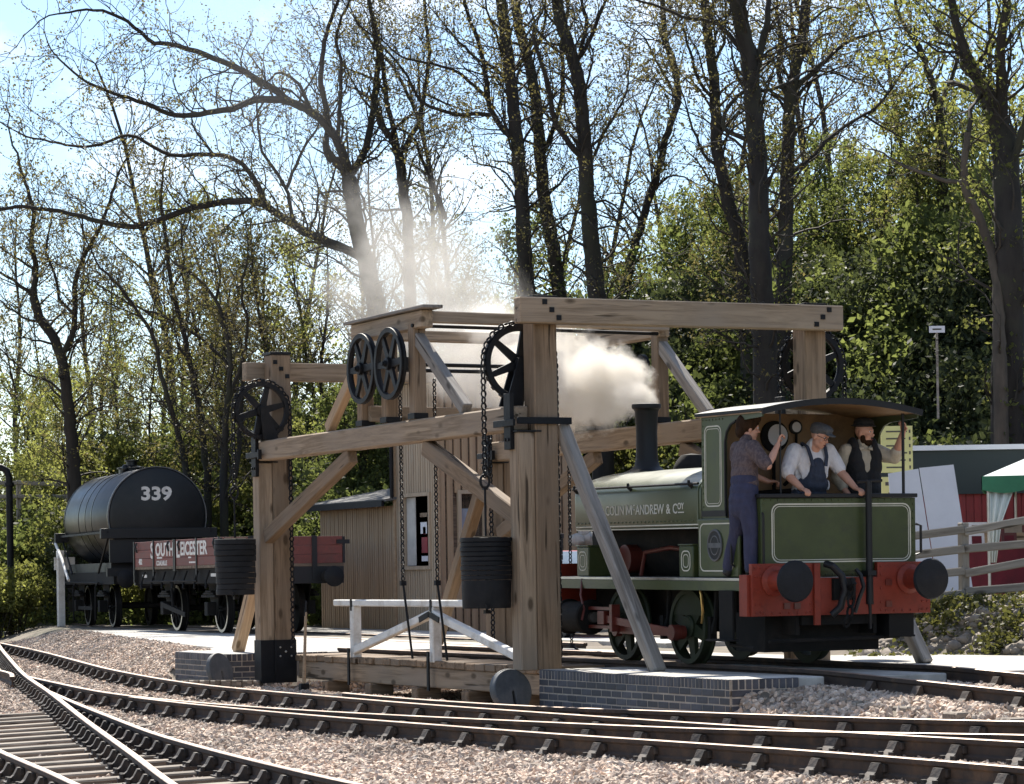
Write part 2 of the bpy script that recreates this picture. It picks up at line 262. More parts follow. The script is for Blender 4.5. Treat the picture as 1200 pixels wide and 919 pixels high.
def adopt(o, parent):
    """geometry is written in the coordinates of the thing's own frame; roots that carry 'abs' hold world coordinates"""
    o.parent = parent
    if parent.get('_abs'): o.location = Vector(o.location) - Vector(parent['_abs'])
def thing(name, label, cat, loc=(0, 0, 0), rz=0, group=None, absolute=False):
    o = bpy.data.objects.new(name, None); col.objects.link(o); o.location = loc; o.rotation_euler = (0, 0, rz); o.empty_display_size = .2
    o['label'] = label; o['category'] = cat
    if group: o['group'] = group
    if absolute: o['_abs'] = tuple(loc)
    return o
def tag(o, label, cat, group=None):
    o['label'] = label; o['category'] = cat
    if group: o['group'] = group
    return o
def kind(o, k='structure'): o['kind'] = k; return o
def copy_tree(o, parent=None):
    c = o.copy(); col.objects.link(c)
    if parent is not None: c.parent = parent
    for ch in list(o.children): copy_tree(ch, c)
    return c
_tcache = {}
def timber(name, p0, p1, w_, h_, m, parent, up=(0, 0, 1), ch=.012):
    """a sawn timber: its own local X runs along the grain; chamfered arrises"""
    p0 = Vector(p0); p1 = Vector(p1); x = p1 - p0; ln = x.length; x.normalize(); u = Vector(up)
    if abs(x.dot(u)) > .98: u = Vector((0, 1, 0))
    y = u.cross(x).normalized(); z = x.cross(y)
    bm = bmesh.new(); bmesh.ops.create_cube(bm, size=1); bmesh.ops.scale(bm, vec=(ln, w_, h_), verts=bm.verts)
    if ch: bmesh.ops.bevel(bm, geom=[e for e in bm.edges], offset=ch, segments=1, affect='EDGES')
    me = bpy.data.meshes.new(name); bm.to_mesh(me); bm.free()
    o = finish(me, name, m, None, False)
    c = (p0 + p1) / 2
    mw = Matrix(((x.x, y.x, z.x, c.x), (x.y, y.y, z.y, c.y), (x.z, y.z, z.z, c.z), (0, 0, 0, 1)))
    o.matrix_basis = mw
    if parent is not None: adopt(o, parent)
    return o
def text(body, name, m, parent, o, ux, uy, size, ext=.003, sx=1., bold=0., align='LEFT', space=1.):
    cu = bpy.data.curves.new(name, 'FONT'); cu.body = body; cu.size = size; cu.extrude = ext; cu.offset = bold; cu.align_x = align; cu.resolution_u = 3; cu.space_character = space
    to = bpy.data.objects.new(name, cu); col.objects.link(to); bpy.context.view_layer.update()
    me = bpy.data.meshes.new_from_object(to.evaluated_get(bpy.context.evaluated_depsgraph_get())); bpy.data.objects.remove(to)
    ux = Vector(ux); uy = Vector(uy); n = ux.cross(uy); o = Vector(o)
    for v in me.vertices:
        c = v.co.copy(); v.co = o + ux * c.x * sx + uy * c.y + n * c.z
    me.materials.clear(); ob = finish(me, name, m, parent, False); return ob
def chain(mb, pts, link=.075, r=.011, wd=.026):
    """real interlocking oval links along a polyline"""
    pts = [Vector(p) for p in pts]; seg = [0]
    for i in range(1, len(pts)): seg.append(seg[-1] + (pts[i] - pts[i - 1]).length)
    pitch = link * .72; n = int(seg[-1] / pitch)
    def at(d):
        for i in range(1, len(pts)):
            if d <= seg[i] + 1e-9:
                t = (d - seg[i - 1]) / max(seg[i] - seg[i - 1], 1e-9); return pts[i - 1].lerp(pts[i], t), (pts[i] - pts[i - 1]).normalized()
        return pts[-1], (pts[-1] - pts[-2]).normalized()
    for k in range(n):
        c, t = at((k + .5) * pitch); a = Vector((1, 0.2, 0)); a = (a - t * a.dot(t)); a = a.normalized() if a.length > .1 else Vector((0, 1, 0)); b = t.cross(a); s_ = a if k % 2 else b
        ring = [c + t * (math.cos(q) * (link / 2 - r)) + s_ * (math.sin(q) * wd) for q in [2 * math.pi * j / 8 for j in range(8)]]
        mb.tube(ring, r, 4, closed=True)
    return mb
def survey(px, py, d):
    """theodolite reading (bearing, elevation, range) of a distant point -> world position"""
    du = px - 600; dv = py - 672; u = du * math.cos(ROLL) - dv * math.sin(ROLL); v = dv * math.cos(ROLL) + du * math.sin(ROLL)
    p = CAM + (RT * (u / F_PX) + FW) * d; return Vector((p.x, p.y, CAM.z - v / F_PX * d))
def sd(x, y):
    q = Vector((x, y, 0)) - CAM; return q.x * RT.x + q.y * RT.y, q.x * FW.x + q.y * FW.y
def rod_between(mb, a, b, r, n=6): return mb.cyl(a, b, r, r, n)
def from_arrays(name, V, F, m, parent=None, smooth=False):
    me = bpy.data.meshes.new(name); V = np.asarray(V, np.float32); F = np.asarray(F, np.int32)
    me.vertices.add(len(V)); me.vertices.foreach_set('co', V.ravel()); k = F.shape[1]
    me.loops.add(F.size); me.loops.foreach_set('vertex_index', F.ravel()); me.polygons.add(len(F)); me.polygons.foreach_set('loop_start', np.arange(0, F.size, k, dtype=np.int32)); me.update(calc_edges=True)
    if smooth: me.polygons.foreach_set('use_smooth', np.ones(len(F), bool))
    me.materials.append(M[m] if isinstance(m, str) else m)
    o = bpy.data.objects.new(name, me); col.objects.link(o)
    if parent is not None: adopt(o, parent)
    return o
# ------------------------------------------------------------------ ground
RA = [(-1.50, 2.2), (-1.53, .95), (-1.50, -.55), (-1.33, -2.58), (-.96, -4.58), (-.61, -6.35), (-.25, -7.88), (.06, -8.92), (.6, -10.6), (1.2, -12.4)]
RB = [(3.3, 40), (1.6, 28.49), (.57, 21.83), (-.52, 15.63), (-1.03, 12.65), (-1.53, 9.05), (-1.77, 6.64), (-1.85, 4.77), (-1.87, 3.0), (-1.87, 1.0), (-1.85, -.9), (-1.74, -3.39), (-1.61, -5.8), (-1.46, -7.83), (-1.29, -9.46), (-1.1, -11.1), (-.8, -13)]
RC = [(-2.45, 12.1), (-2.76, 9.62), (-3.04, 7.29), (-3.19, 5.5), (-3.23, 3.7), (-3.18, 1.86), (-3.02, -.2), (-2.71, -2.49), (-2.34, -4.65), (-1.98, -6.52), (-1.57, -8.0), (-1.12, -9.17), (-.75, -10.11), (-.1, -11.8), (.4, -13)]
RD = [(-3.29, 4.6), (-3.34, 3.0), (-3.34, 1.38), (-3.30, -.49), (-3.23, -2.0), (-3.12, -3.6), (-2.95, -5.98), (-2.75, -7.87), (-2.57, -9.6), (-2.46, -11.22), (-2.40, -13)]
R3 = [(-3.52, 7.3), (-4.14, 4.0), (-4.66, 1.1), (-5.25, -2.3), (-5.62, -5.06), (-5.88, -7.45), (-6.05, -9.4), (-6.2, -12)]
R4 = [(2.7, 33), (.95, 26.11), (-.75, 19.2), (-2.32, 12.7), (-3.62, 6.87), (-5.08, .5), (-6.2, -4.5), (-7.05, -8.26), (-7.8, -12)]
R5 = [(-5.35, 6), (-6.05, 2.2), (-6.62, -.9), (-6.96, -3.0), (-7.35, -5.95), (-7.58, -7.6), (-8.0, -11)]
RW = [(-1.75, 17.0), (-2.09, 14.91), (-2.30, 13.55), (-2.62, 12.3)]
def railz(x): return -.27 + .035 * (max(-16, min(x, 2.0)) + .8)
def interp(tab, y):
    if y <= tab[0][0]: return tab[0][1:]
    for a, b in zip(tab, tab[1:]):
        if y <= b[0]:
            t = (y - a[0]) / (b[0] - a[0]); return tuple(p + (q - p) * t for p, q in zip(a[1:], b[1:]))
    return tab[-1][1:]
EDGE = [(-60, 5, 9), (-14, 1.6, 2.2), (-9, .42, .80), (-6.2, -.15, .55), (-4.7, -.35, .5), (-4.55, -.1, -.02), (-.4, -.1, -.02), (-.35, 3.3, 3.4), (8.8, 3.3, 3.4), (9.15, -.42, -.38), (11.2, -.42, -.38), (11.5, -.75, -.1), (12.7, -.65, .15), (15.6, -.2, .75), (21.8, .9, 1.9), (28.5, 2.0, 3.2), (60, 8, 11)]
def sm(a, b, x):
    t = max(0., min(1., (x - a) / (b - a))); return t * t * (3 - 2 * t)   # also falls when a > b
LTOP = [(-60, -.3), (-13, -.17), (-8, -.07), (-4.2, .05), (0, .06), (60, .06)]
def ltop(y): return interp(LTOP, y)[0]
def bank(s, d):
    z = 0.
    f1 = 35.3 - 1.25 * (s - 5)
    z += .62 * sm(3.3, 4.8, s) * sm(f1, f1 + 1.7, d)
    df = 62 - .9 * s; H = 4.0 + .10 * s
    z += H * sm(df, df + 8, d) + max(0, d - df - 8) * .05
    return z
def intrack2(x, y):
    c = -5.95 + .155 * (y + 1.5); return sm(1.5, 1.1, abs(x - c)) * sm(7., 5.5, y) if True else 0
def hsh(x, y): return math.sin(x * 12.9 + y * 7.3) * .5 + math.sin(x * 3.1 - y * 4.7 + 1.3) * .5
def gz(x, y):
    s, d = sd(x, y)
    lo = railz(x) - .20 - .055 * intrack2(x, y); hi = (-.09 if y < 11.3 else -.03) if y > -4.3 else ltop(y) - .165
    x0, x1 = interp(EDGE, y); t = sm(x0, x1, x)
    z = lo + (hi - lo) * t
    if y > -.35 and y < 9 and x > -.3 and x < 3.35: z -= .22 * sm(-.3, .1, x)
    b_ = bank(s, d)
    return z + b_ * t + hsh(x, y) * (.012 + .06 * min(1, b_))
def lines(*segs):
    out = []
    for a, b, st in segs: out += list(np.arange(a, b, st))
    return out
gx = lines((-900, -100, 100), (-100, -30, 10), (-30, -10, 1), (-10, 7.5, .22), (7.5, 40, .8), (40, 100, 6), (100, 901, 80))
gy = lines((-900, -100, 100), (-100, -20, 8), (-20, -14, 1), (-14, 31, .22), (31, 100, .9), (100, 160, 6), (160, 1201, 80))
V = [(x, y, gz(x, y)) for x in gx for y in gy]; ny = len(gy)
F = [(i * ny + j, (i + 1) * ny + j, (i + 1) * ny + j + 1, i * ny + j + 1) for i in range(len(gx) - 1) for j in range(ny - 1)]
kind(from_arrays('ground', V, F, 'ground', smooth=True))
# ------------------------------------------------------------------ ballast: one heap of loose stone over the lower formation and the ramps
def bdens(x, y):
    x0, x1 = interp(EDGE, y)
    if -4.6 < y < -.3: return 1. if x < -.25 else 0.
    if -.3 <= y < 9.1: return 1. if x < .0 else .12
    if 9.1 <= y < 11.4: return 1. if x < -.52 else 0.
    if y <= -4.6: return 1. if x < 3.4 else 0.
    return 1. if x < x1 + .2 else .0
bx_ = np.arange(-10, 3.6, .25); by_ = np.arange(-13.5, 36, .25)
V = [(x, y, gz(x, y) + .006) for x in bx_ for y in by_]; n_ = len(by_); F = []
for i in range(len(bx_) - 1):
    for j in range(n_ - 1):
        if bdens(bx_[i] + .12, by_[j] + .12) > .05 and not (intrack2(bx_[i], by_[j]) > .5 and random.random() < .35): F.append((i * n_ + j, (i + 1) * n_ + j, (i + 1) * n_ + j + 1, i * n_ + j + 1))
ball = kind(from_arrays('ballast', V, F, 'ballastbase', smooth=True), 'stuff')
def ballast_nodes():
    ng = bpy.data.node_groups.new('ballast_scatter', 'GeometryNodeTree')
    ng.interface.new_socket('Geometry', in_out='INPUT', socket_type='NodeSocketGeometry'); ng.interface.new_socket('Geometry', in_out='OUTPUT', socket_type='NodeSocketGeometry')
    l = ng.links.new; gi = N(ng, 'NodeGroupInput'); go = N(ng, 'NodeGroupOutput')
    di = N(ng, 'GeometryNodeDistributePointsOnFaces'); di.inputs['Density'].default_value = 430; l(gi.outputs[0], di.inputs['Mesh'])
    jn = N(ng, 'GeometryNodeJoinGeometry')
    for q in range(5):
        ic = N(ng, 'GeometryNodeMeshIcoSphere'); ic.inputs['Radius'].default_value = .037; ic.inputs['Subdivisions'].default_value = 1
        rv = N(ng, 'FunctionNodeRandomValue', data_type='FLOAT_VECTOR'); rv.inputs[0].default_value = (-.013,) * 3; rv.inputs[1].default_value = (.013,) * 3; rv.inputs['Seed'].default_value = q + 3
        sp = N(ng, 'GeometryNodeSetPosition'); l(ic.outputs[0], sp.inputs[0]); l(rv.outputs[0], sp.inputs['Offset'])
        ms = N(ng, 'GeometryNodeSetMaterial'); ms.inputs['Material'].default_value = M['stone']; l(sp.outputs[0], ms.inputs[0])
        gt = N(ng, 'GeometryNodeGeometryToInstance'); l(ms.outputs[0], gt.inputs[0]); l(gt.outputs[0], jn.inputs[0])
    io = N(ng, 'GeometryNodeInstanceOnPoints'); io.inputs['Pick Instance'].default_value = True; l(di.outputs['Points'], io.inputs['Points']); l(jn.outputs[0], io.inputs['Instance'])
    rr = N(ng, 'FunctionNodeRandomValue', data_type='FLOAT_VECTOR'); rr.inputs[1].default_value = (6.28, 6.28, 6.28); l(rr.outputs[0], io.inputs['Rotation'])
    rs = N(ng, 'FunctionNodeRandomValue', data_type='FLOAT_VECTOR'); rs.inputs[0].default_value = (.55, .55, .45); rs.inputs[1].default_value = (1.5, 1.3, 1.1); rs.inputs['Seed'].default_value = 9; l(rs.outputs[0], io.inputs['Scale'])
    j2 = N(ng, 'GeometryNodeJoinGeometry'); l(gi.outputs[0], j2.inputs[0]); l(io.outputs[0], j2.inputs[0]); l(j2.outputs[0], go.inputs[0]); return ng
bm_ = ball.modifiers.new('scatter', 'NODES'); bm_.node_group = ballast_nodes()
# ------------------------------------------------------------------ rails
PROF = [(a_, b_ * 1.14) for a_, b_ in [(-.035, 0), (-.035, -.03), (-.012, -.045), (-.01, -.1), (-.032, -.118), (-.032, -.145), (.032, -.145), (.032, -.118), (.01, -.1), (.012, -.045), (.035, -.03), (.035, 0), (.026, .004), (-.026, .004)]]
def smoothline(p, step=.3):
    P = [Vector((a, b, 0)) for a, b in p]; P = [P[0] * 2 - P[1]] + P + [P[-1] * 2 - P[-2]]; out = []
    for i in range(1, len(P) - 2):
        n = max(2, int((P[i + 1] - P[i]).length / step))
        for k in range(n):
            t = k / n; a, b, c, d = P[i - 1:i + 3]
            out.append(.5 * ((2 * b) + (c - a) * t + (2 * a - 5 * b + 4 * c - d) * t * t + (3 * b - 3 * c + d - a) * t ** 3))
    out.append(P[-2]); return out
def make_rail(pts, zf, parent, name='rail', lift=0.):
    vv = []; ff = []; k = len(PROF); top = []
    for i, p in enumerate(pts):
        t = (pts[min(i + 1, len(pts) - 1)] - pts[max(i - 1, 0)]).normalized(); nrm = Vector((t.y, -t.x, 0)); z = zf(p.x, p.y) + lift
        for a, b in PROF: vv.append((p.x + nrm.x * a, p.y + nrm.y * a, z + b))
    for i in range(len(pts) - 1):
        for j in range(k):
            ff.append((i * k + j, i * k + (j + 1) % k, (i + 1) * k + (j + 1) % k, (i + 1) * k + j)); top.append(1 if j in (11, 12, 13) else 0)
    ff.append(tuple(range(k))); top.append(0); e = (len(pts) - 1) * k; ff.append(tuple(e + j for j in range(k - 1, -1, -1))); top.append(0)
    me = bpy.data.meshes.new(name); me.from_pydata(vv, [], ff); bm = bmesh.new(); bm.from_mesh(me); bmesh.ops.recalc_face_normals(bm, faces=bm.faces); bm.to_mesh(me); bm.free()
    me.materials.append(M['rail']); me.materials.append(M['railtop']); me.polygons.foreach_set('material_index', top)
    o = bpy.data.objects.new(name, me); col.objects.link(o); adopt(o, parent); return o
cm = MB(); cm.box((0, 0, -.165), (.36, .17, .035))
for s_ in (-1, 1):
    cm.prism([(.035 * s_, -.15), (.17 * s_, -.15), (.10 * s_, -.10), (.065 * s_, -.042), (.04 * s_, -.042), (.02 * s_, -.11)], (0, -.045, 0), (1, 0, 0), (0, 0, 1), (0, .09, 0))
    for e in (-.055, .055): cm.cyl((.14 * s_, e, -.15), (.14 * s_, e, -.115), .022, n=6)
cm.box((.030, 0, -.075), (.03, .15, .05))
cm.v = [(p[0], p[1] * 1.15, p[2] * 1.1) for p in cm.v]
chair_me = cm.mesh('rail_chair'); chair_me.materials.append(M['chair'])
def chairs(pts, zf, parent, step=.76, start=.2, lo=-13, hi=31, lift=0.):
    acc = start
    for i in range(1, len(pts)):
        sg = pts[i] - pts[i - 1]; ln = sg.length; 
        while acc <= ln:
            p = pts[i - 1] + sg * (acc / ln)
            if lo < p.y < hi:
                o = bpy.data.objects.new('rail_chair', chair_me); col.objects.link(o); o.location = (p.x, p.y, zf(p.x, p.y) + lift); o.rotation_euler = (0, 0, math.atan2(sg.y, sg.x) - math.pi / 2 + random.uniform(-.04, .04)); adopt(o, parent)
            acc += step
        acc -= ln
rz_ = lambda x, y: railz(x)
t1 = thing('railway_track', 'pair of diverging rusty bullhead tracks in pale ballast beside the brick abutment', 'track', (-2.4, 0, -.45), absolute=True)
for q in (RA, RB, RC, RD):
    pl = smoothline(q); make_rail(pl, rz_, t1); chairs(pl, rz_, t1)
t2 = thing('railway_track', 'curving track with exposed wooden sleepers and a crossing beside the leaning timber', 'track', (-6.5, -2, -.6), absolute=True)
t2['label'] = 'curved track crossing the others, its sleepers lying exposed side by side'
for q in (R3, R4, R5):
    pl = smoothline(q); make_rail(pl, rz_, t2); chairs(pl, rz_, t2, step=.62)
pl = smoothline(RW, .15); make_rail(pl, rz_, t2)
def xat(line, y):
    L_ = sorted((b, a) for a, b in line)
    if y < L_[0][0] or y > L_[-1][0]: return None
    return interp([(b, a) for b, a in L_], y)[0]
def sleeper(p0, p1, parent, wdt=.26, name='sleeper'):
    o = timber(name, p0, p1, wdt * random.uniform(.9, 1.08), .13, 'sleeper', parent, ch=.015); return o
y = 28.
while y > -12.5:
    r_ = [v for v in (xat(RA, y), xat(RB, y)) if v is not None]; l_ = [v for v in (xat(RC, y), xat(RD, y)) if v is not None]
    x1 = max(r_) + .5; x0 = (min(l_) - .5) if l_ else (min(r_) - 1.435 - .5); x0 -= random.uniform(0, .25); sk = -.12 if y > 8 else .02
    sleeper((x0, y + sk, railz(x0) - .245), (x1, y - sk, railz(x1) - .245), t1); y -= .76
y = 5.8
while y > -11:
    a_ = xat(R3, y); b_ = xat(R5, y) or a_ - 1.6; c_ = xat(R4, y) or b_
    x1 = max(a_, c_) + random.uniform(.3, .55); x0 = min(b_, c_) - random.uniform(.35, .7)
    sleeper((x0, y + .16, railz(x0) - .232 + random.uniform(-.012, .012)), (x1, y - .22 + random.uniform(-.06, .06), railz(x1) - .232), t2, .25); y -= .76
# the line over the bridge: a loco road with plain rails
t3 = thing('railway_track', 'rails under the green locomotive running over the timber lift bridge', 'track', (1.68, -2, 0), absolute=True)
lz = lambda x, y: ltop(y)
for X in (.963, 2.398):
    pl = [Vector((X, y, 0)) for y in np.arange(-16, 8.7, .5)]; make_rail(pl, lz, t3); chairs(pl, lz, t3, step=.8, start=.35, lo=-14, hi=-4.9)
y = -13.
while y < -4.8:
    sleeper((.35, y, ltop(y) - .245), (3.0, y, ltop(y) - .245), t3); y += .8
# siding with the wagons
t4 = thing('railway_track', 'siding rails set in concrete under the black tank wagon and red wagon', 'track', (5.6, 27, 0), absolute=True)
def sx(y): return 5.5 + .06 * (y - 25.4) + .004 * (max(0, y - 25.4)) ** 2
for g in (-.7175, .7175):
    pl = [Vector((sx(y) + g, y, 0)) for y in np.arange(9.5, 58, .5)]; make_rail(pl, lambda x, y: .0, t4)
# ------------------------------------------------------------------ abutments, copings, aprons
def slab(name, poly, z0, z1, m, k='structure'):
    mb = MB(); mb.prism([(p[0], p[1]) for p in poly], (0, 0, z0), (1, 0, 0), (0, 1, 0), (0, 0, z1 - z0)); o = mb.build(name, m, smooth=False, bevel=.015)
    return kind(o, k)
slab('concrete_apron', [(-.20, -4.48), (.86, -4.48), (.86, -.28), (-.20, -.28)], -.5, -.003, 'concrete')
slab('concrete_apron', [(1.08, -4.48), (2.28, -4.48), (2.28, -.28), (1.08, -.28)], -.5, -.012, 'concrete')
slab('concrete_apron', [(2.52, -4.42), (4.6, -4.7), (5.95, -.8), (5.4, 1.1), (4.4, 1.6), (3.9, 8.8), (3.36, 8.8), (3.36, -.28), (2.52, -.28)], -.5, -.008, 'concrete')
slab('concrete_apron', [(-.47, 9.13), (.86, 9.13), (4.55, 9.13), (4.72, 24), (4.95, 30), (3.6, 30), (1.9, 20), (.75, 13), (-.47, 11.28)], -.5, -.006, 'concrete')
slab('concrete_apron', [(4.6, 9.13), (6.0, 9.13), (6.3, 30), (5.1, 30)], -.5, -.15, 'concrete')
slab('concrete_apron', [(6.35, 9.0), (7.9, 9.0), (8.1, 30), (6.6, 30)], -.5, -.014, 'concrete')
def brickwall(label, faces, loc):
    w_ = thing('brick_abutment', label, 'wall', loc, absolute=True)
    core = MB(); bl, bh, g = .215, .062, .014; meshes = {}
    def brick(c, d, ax):
        key = (round(d, 3), ax)
        if key not in meshes:
            bm = bmesh.new(); bmesh.ops.create_cube(bm, size=1); ln, hh, tk = d, bh, .10
            if ax == 'sold': ln, hh = d, .098
            bmesh.ops.scale(bm, vec=(ln, tk, hh), verts=bm.verts); bmesh.ops.bevel(bm, geom=list(bm.edges), offset=.004, segments=1, affect='EDGES')
            me = bpy.data.meshes.new('brick'); bm.to_mesh(me); bm.free(); me.materials.append(M['brick']); meshes[key] = me
        o = bpy.data.objects.new('brick', meshes[key]); col.objects.link(o); o.location = c; return o
    for (o_, u, n, ln, top, bot, first) in faces:
        o_ = Vector(o_); u = Vector(u); n = Vector(n); ang = math.atan2(u.y, u.x)
        core.prism([(0, bot), (ln, bot), (ln, top - .012), (0, top - .012)], o_ - n * .004, u, (0, 0, 1), -n * .1)
        # soldier course
        k = int(ln / .075)
        for i in range(k):
            c = o_ + u * ((i + .5) * ln / k) - n * .05 + Vector((0, 0, top - .049 - .004)); b = brick(c + n * random.uniform(-.002, .003), round(ln / k - g, 3), 'sold'); b.rotation_euler = (0, 0, ang); adopt(b, w_)
        z = top - .11; row = 0
        while z - bh > bot - .05:
            x = -(.1125 if row % 2 else 0)
            while x < ln - .01:
                a = max(0, x); e = min(ln, x + bl); d = round(e - a, 3)
                if d > .03:
                    c = o_ + u * ((a + e) / 2) - n * .05 + Vector((0, 0, z - bh / 2)); b = brick(c + n * random.uniform(-.003, .003), d, 'b'); b.rotation_euler = (0, 0, ang); adopt(b, w_)
                x += bl + g
            z -= bh + g; row += 1
    core.build('mortar', 'mortar', w_, smooth=False)
    return w_
brickwall('dark blue brick abutment with soldier course under the long timber post and grey prop', [((-.22, -.30, 0), (0, -1, 0), (-1, 0, 0), 4.2, 0, -.60, 0), ((-.20, -4.52, 0), (1, 0, 0), (0, -1, 0), .75, 0, -.60, 0)], (-.2, -2.4, -.6))
brickwall('dark blue brick abutment corner with a slotted disc leaning on it, below the siding', [((-.49, 11.28, 0), (0, -1, 0), (-1, 0, 0), 2.15, 0, -.62, 0), ((-.47, 9.11, 0), (1, 0, 0), (0, -1, 0), 1.5, 0, -.75, 0)], (-.4, 10, -.6))
# ------------------------------------------------------------------ the timber lift bridge
PX = 3.45; PY = 8.2; W = .28
br = thing('lift_bridge', 'big timber lift bridge frame with four posts, cross beams and iron chain wheels', 'lift bridge', (1.7, 4.1, 0), absolute=True)
def bolts(face_pts, n, parent, s=.05, proud=.012):
    mb = MB()
    for p in face_pts:
        p = Vector(p); n_ = Vector(n); mb.beam(p - n_ * .01, p + n_ * proud, s, s, up=(0, 0, 1) if abs(n_.z) < .9 else (1, 0, 0))
    return mb
for X, sgn in ((0, -1), (PX, -1)):
    for Yp in (0., PY):
        z0 = -.02 if Yp < 1 else -.36
        if X > 1: z0 = -.02
        timber('post', (X, Yp, z0), (X, Yp, 4.06), W, W, 'timber', br, up=(0, 1, 0))
        timber('packing_post', (X - W / 2 - .1, Yp, z0 if X < 1 else 0), (X - W / 2 - .1, Yp, 2.60), .2, .24, 'timber' if X > 1 else 'timber_pale', br, up=(0, 1, 0))
        MB().box((X, Yp, 4.082), (W + .02, W + .02, .035)).build('post_cap', 'iron', br, bevel=.004)
        if Yp > 1 and X < 1:
            sh = MB()
            sh.box((X, Yp, -.09), (W + .03, W + .03, .58)); sh.box((X - W / 2 - .1, Yp, -.09), (.22, .265, .58)); so_ = sh.build('iron_shoe', 'iron', br, bevel=.004)
            mb = MB()
            for z in (-.02, .1): 
                for dy in (-.08, .08): mb.ell((X + dy, Yp - W / 2 - .018, z), (.014, .01, .014), 8, 5)
            mb.ell((X, Yp - W / 2 - .018, .04), (.016, .01, .016), 8, 5); mb.build('bolt_head', 'steel', so_)
# cross beams bolted to the outer faces of the posts
cb1 = timber('cross_beam', (-.38, -W / 2 - .085, 3.92), (PX + .28, -W / 2 - .085, 3.92), .165, .285, 'timber_pale', br)
cb2 = timber('cross_beam', (-.40, PY + W / 2 + .085, 3.85), (PX + .28, PY + W / 2 + .085, 3.85), .165, .25, 'timber_pale', br)
for X in (0., PX):
    f = -1 if X > 1 else 1
    mb = bolts([(X - .085 * f, -W / 2 - .17, 4.01), (X, -W / 2 - .17, 3.925), (X + .085 * f, -W / 2 - .17, 3.84)], (0, -1, 0), br, .055); mb.build('bolt_plate', 'iron', br, smooth=False)
    mb = bolts([(X - .085, PY - W / 2 - .002, 3.96), (X - .0, PY - W / 2 - .002, 3.87), (X + .085, PY - W / 2 - .002, 3.77)], (0, -1, 0), br, .055); mb.build('bolt_plate', 'iron', br, smooth=False)
# side beams on the packing posts
for X in (-W / 2 - .1, PX - W / 2 - .1):
    sb = timber('side_beam', (X, .02, 2.755), (X, 8.36, 2.755), .2, .27, 'timber_pale', br, ch=.018)
    # iron stools, straps and plates at the ends
    for Yp, e in ((0., 1), (PY, -1)):
        mb = MB()
        mb.box((X - .125, Yp + .06 * e, 2.72), (.05, .17, .62)); mb.build('bearing_plate', 'iron', br, bevel=.006)
        mb = MB(); st = 2.70
        mb.box((X - .165, Yp + .10 * e, st), (.03, .52, .075)); 
        if Yp < 1: mb.box((X + .2, Yp - .165, st + .02), (.66, .03, .075)); mb.box((X + .52, Yp + .0, st + .02), (.03, .34, .075))
        else: mb.box((X - .165, Yp - .34, st), (.05, .05, .13))
        mb.build('iron_strap', 'iron', br, bevel=.004)
        mb = MB()
        for dz in (-.2, -.2): mb.cyl((X - .15, Yp + .02 * e, 2.72 + dz), (X - .165, Yp + .02 * e, 2.72 + dz), .018, n=8); mb.cyl((X - .15, Yp + .1 * e, 2.72 + dz), (X - .165, Yp + .1 * e, 2.72 + dz), .018, n=8)
        mb.build('bolt_head', 'iron', br)
        MB().box((X + .02, Yp, 2.607), (.3, .30, .018)).build('seat_plate', 'iron', br)
    # knee braces
    nb = 'timber'
    timber('knee_brace', (X, .14, 1.68), (X, 2.62, 2.56), .13, .2, nb, br); timber('knee_brace', (X, PY - .2, 1.60), (X, PY - 3.25, 2.56), .13, .2, nb, br)
# far cross ties of brace seen between the posts
# raking props
for X in (.24, PX + .1):
    timber('raking_prop', (X, -.02, 2.66), (X + .14, -1.95, -.02), .15, .15, 'timber_grey', br, ch=.02)
for X in (.12, PX - .25):
    timber('raking_prop', (X - .02, PY + .16, 2.50), (X, PY + 2.1, .0), .15, .17, 'timber_new' if X < 1 else 'timber', br)
MB().box((PX + .19, -1.42, .70), (.3, .26, .26)).build('iron_shoe', 'iron', br, bevel=.005)
MB().box((.02, PY + .28, 2.18), (.26, .26, .28)).build('iron_shoe', 'iron', br, bevel=.005)
# chain wheels
def chain_wheel(c, Rr, ax, parent, spokes=6, wdt=.07, phase=0., lugs=22):
    """six flat spokes, boss, grooved rim with chain pockets; ax = axle direction"""
    c = Vector(c); ax = Vector(ax).normalized(); u = Vector((0, 0, 1)); v = ax.cross(u)
    rim = MB(); rim.lathe([(Rr * .86, -wdt / 2), (Rr * .99, -wdt / 2), (Rr, -wdt * .35), (Rr * .95, 0), (Rr, wdt * .35), (Rr * .99, wdt / 2), (Rr * .86, wdt / 2), (Rr * .83, 0), (Rr * .86, -wdt / 2)], c, ax, 44)
    for k in range(lugs):
        a = 2 * math.pi * k / 22; d = u * math.cos(a) + v * math.sin(a); t = v * math.cos(a) - u * math.sin(a)
        rim.beam(c + d * (Rr * .96), c + d * (Rr * 1.03), wdt * .8, Rr * .11, up=t)
    o = rim.build('chain_wheel', 'iron', parent)
    sp = MB()
    for k in range(spokes):
        a = phase + 2 * math.pi * k / spokes; d = u * math.cos(a) + v * math.sin(a); t = v * math.cos(a) - u * math.sin(a)
        p = [(.045, .05), (Rr * .87, .032), (Rr * .87, -.032), (.045, -.05)]
        sp.prism(p, c - ax * .018, d, t, ax * .036)
    sp.build('spokes', 'iron', o)
    hb = MB(); hb.lathe([(0, -.09), (.035, -.09), (.04, -.06), (.075, -.055), (.075, .055), (.04, .06), (.035, .09), (0, .09)], c, ax, 16); hb.build('boss', 'iron', o)
    return o
WH = {'nr': ((-.13, .26, 3.38), .425), 'nl': ((-.34, 7.93, 3.29), .385), 'fr': ((3.66, .30, 3.42), .42), 'fl': ((3.44, 7.93, 3.33), .38)}
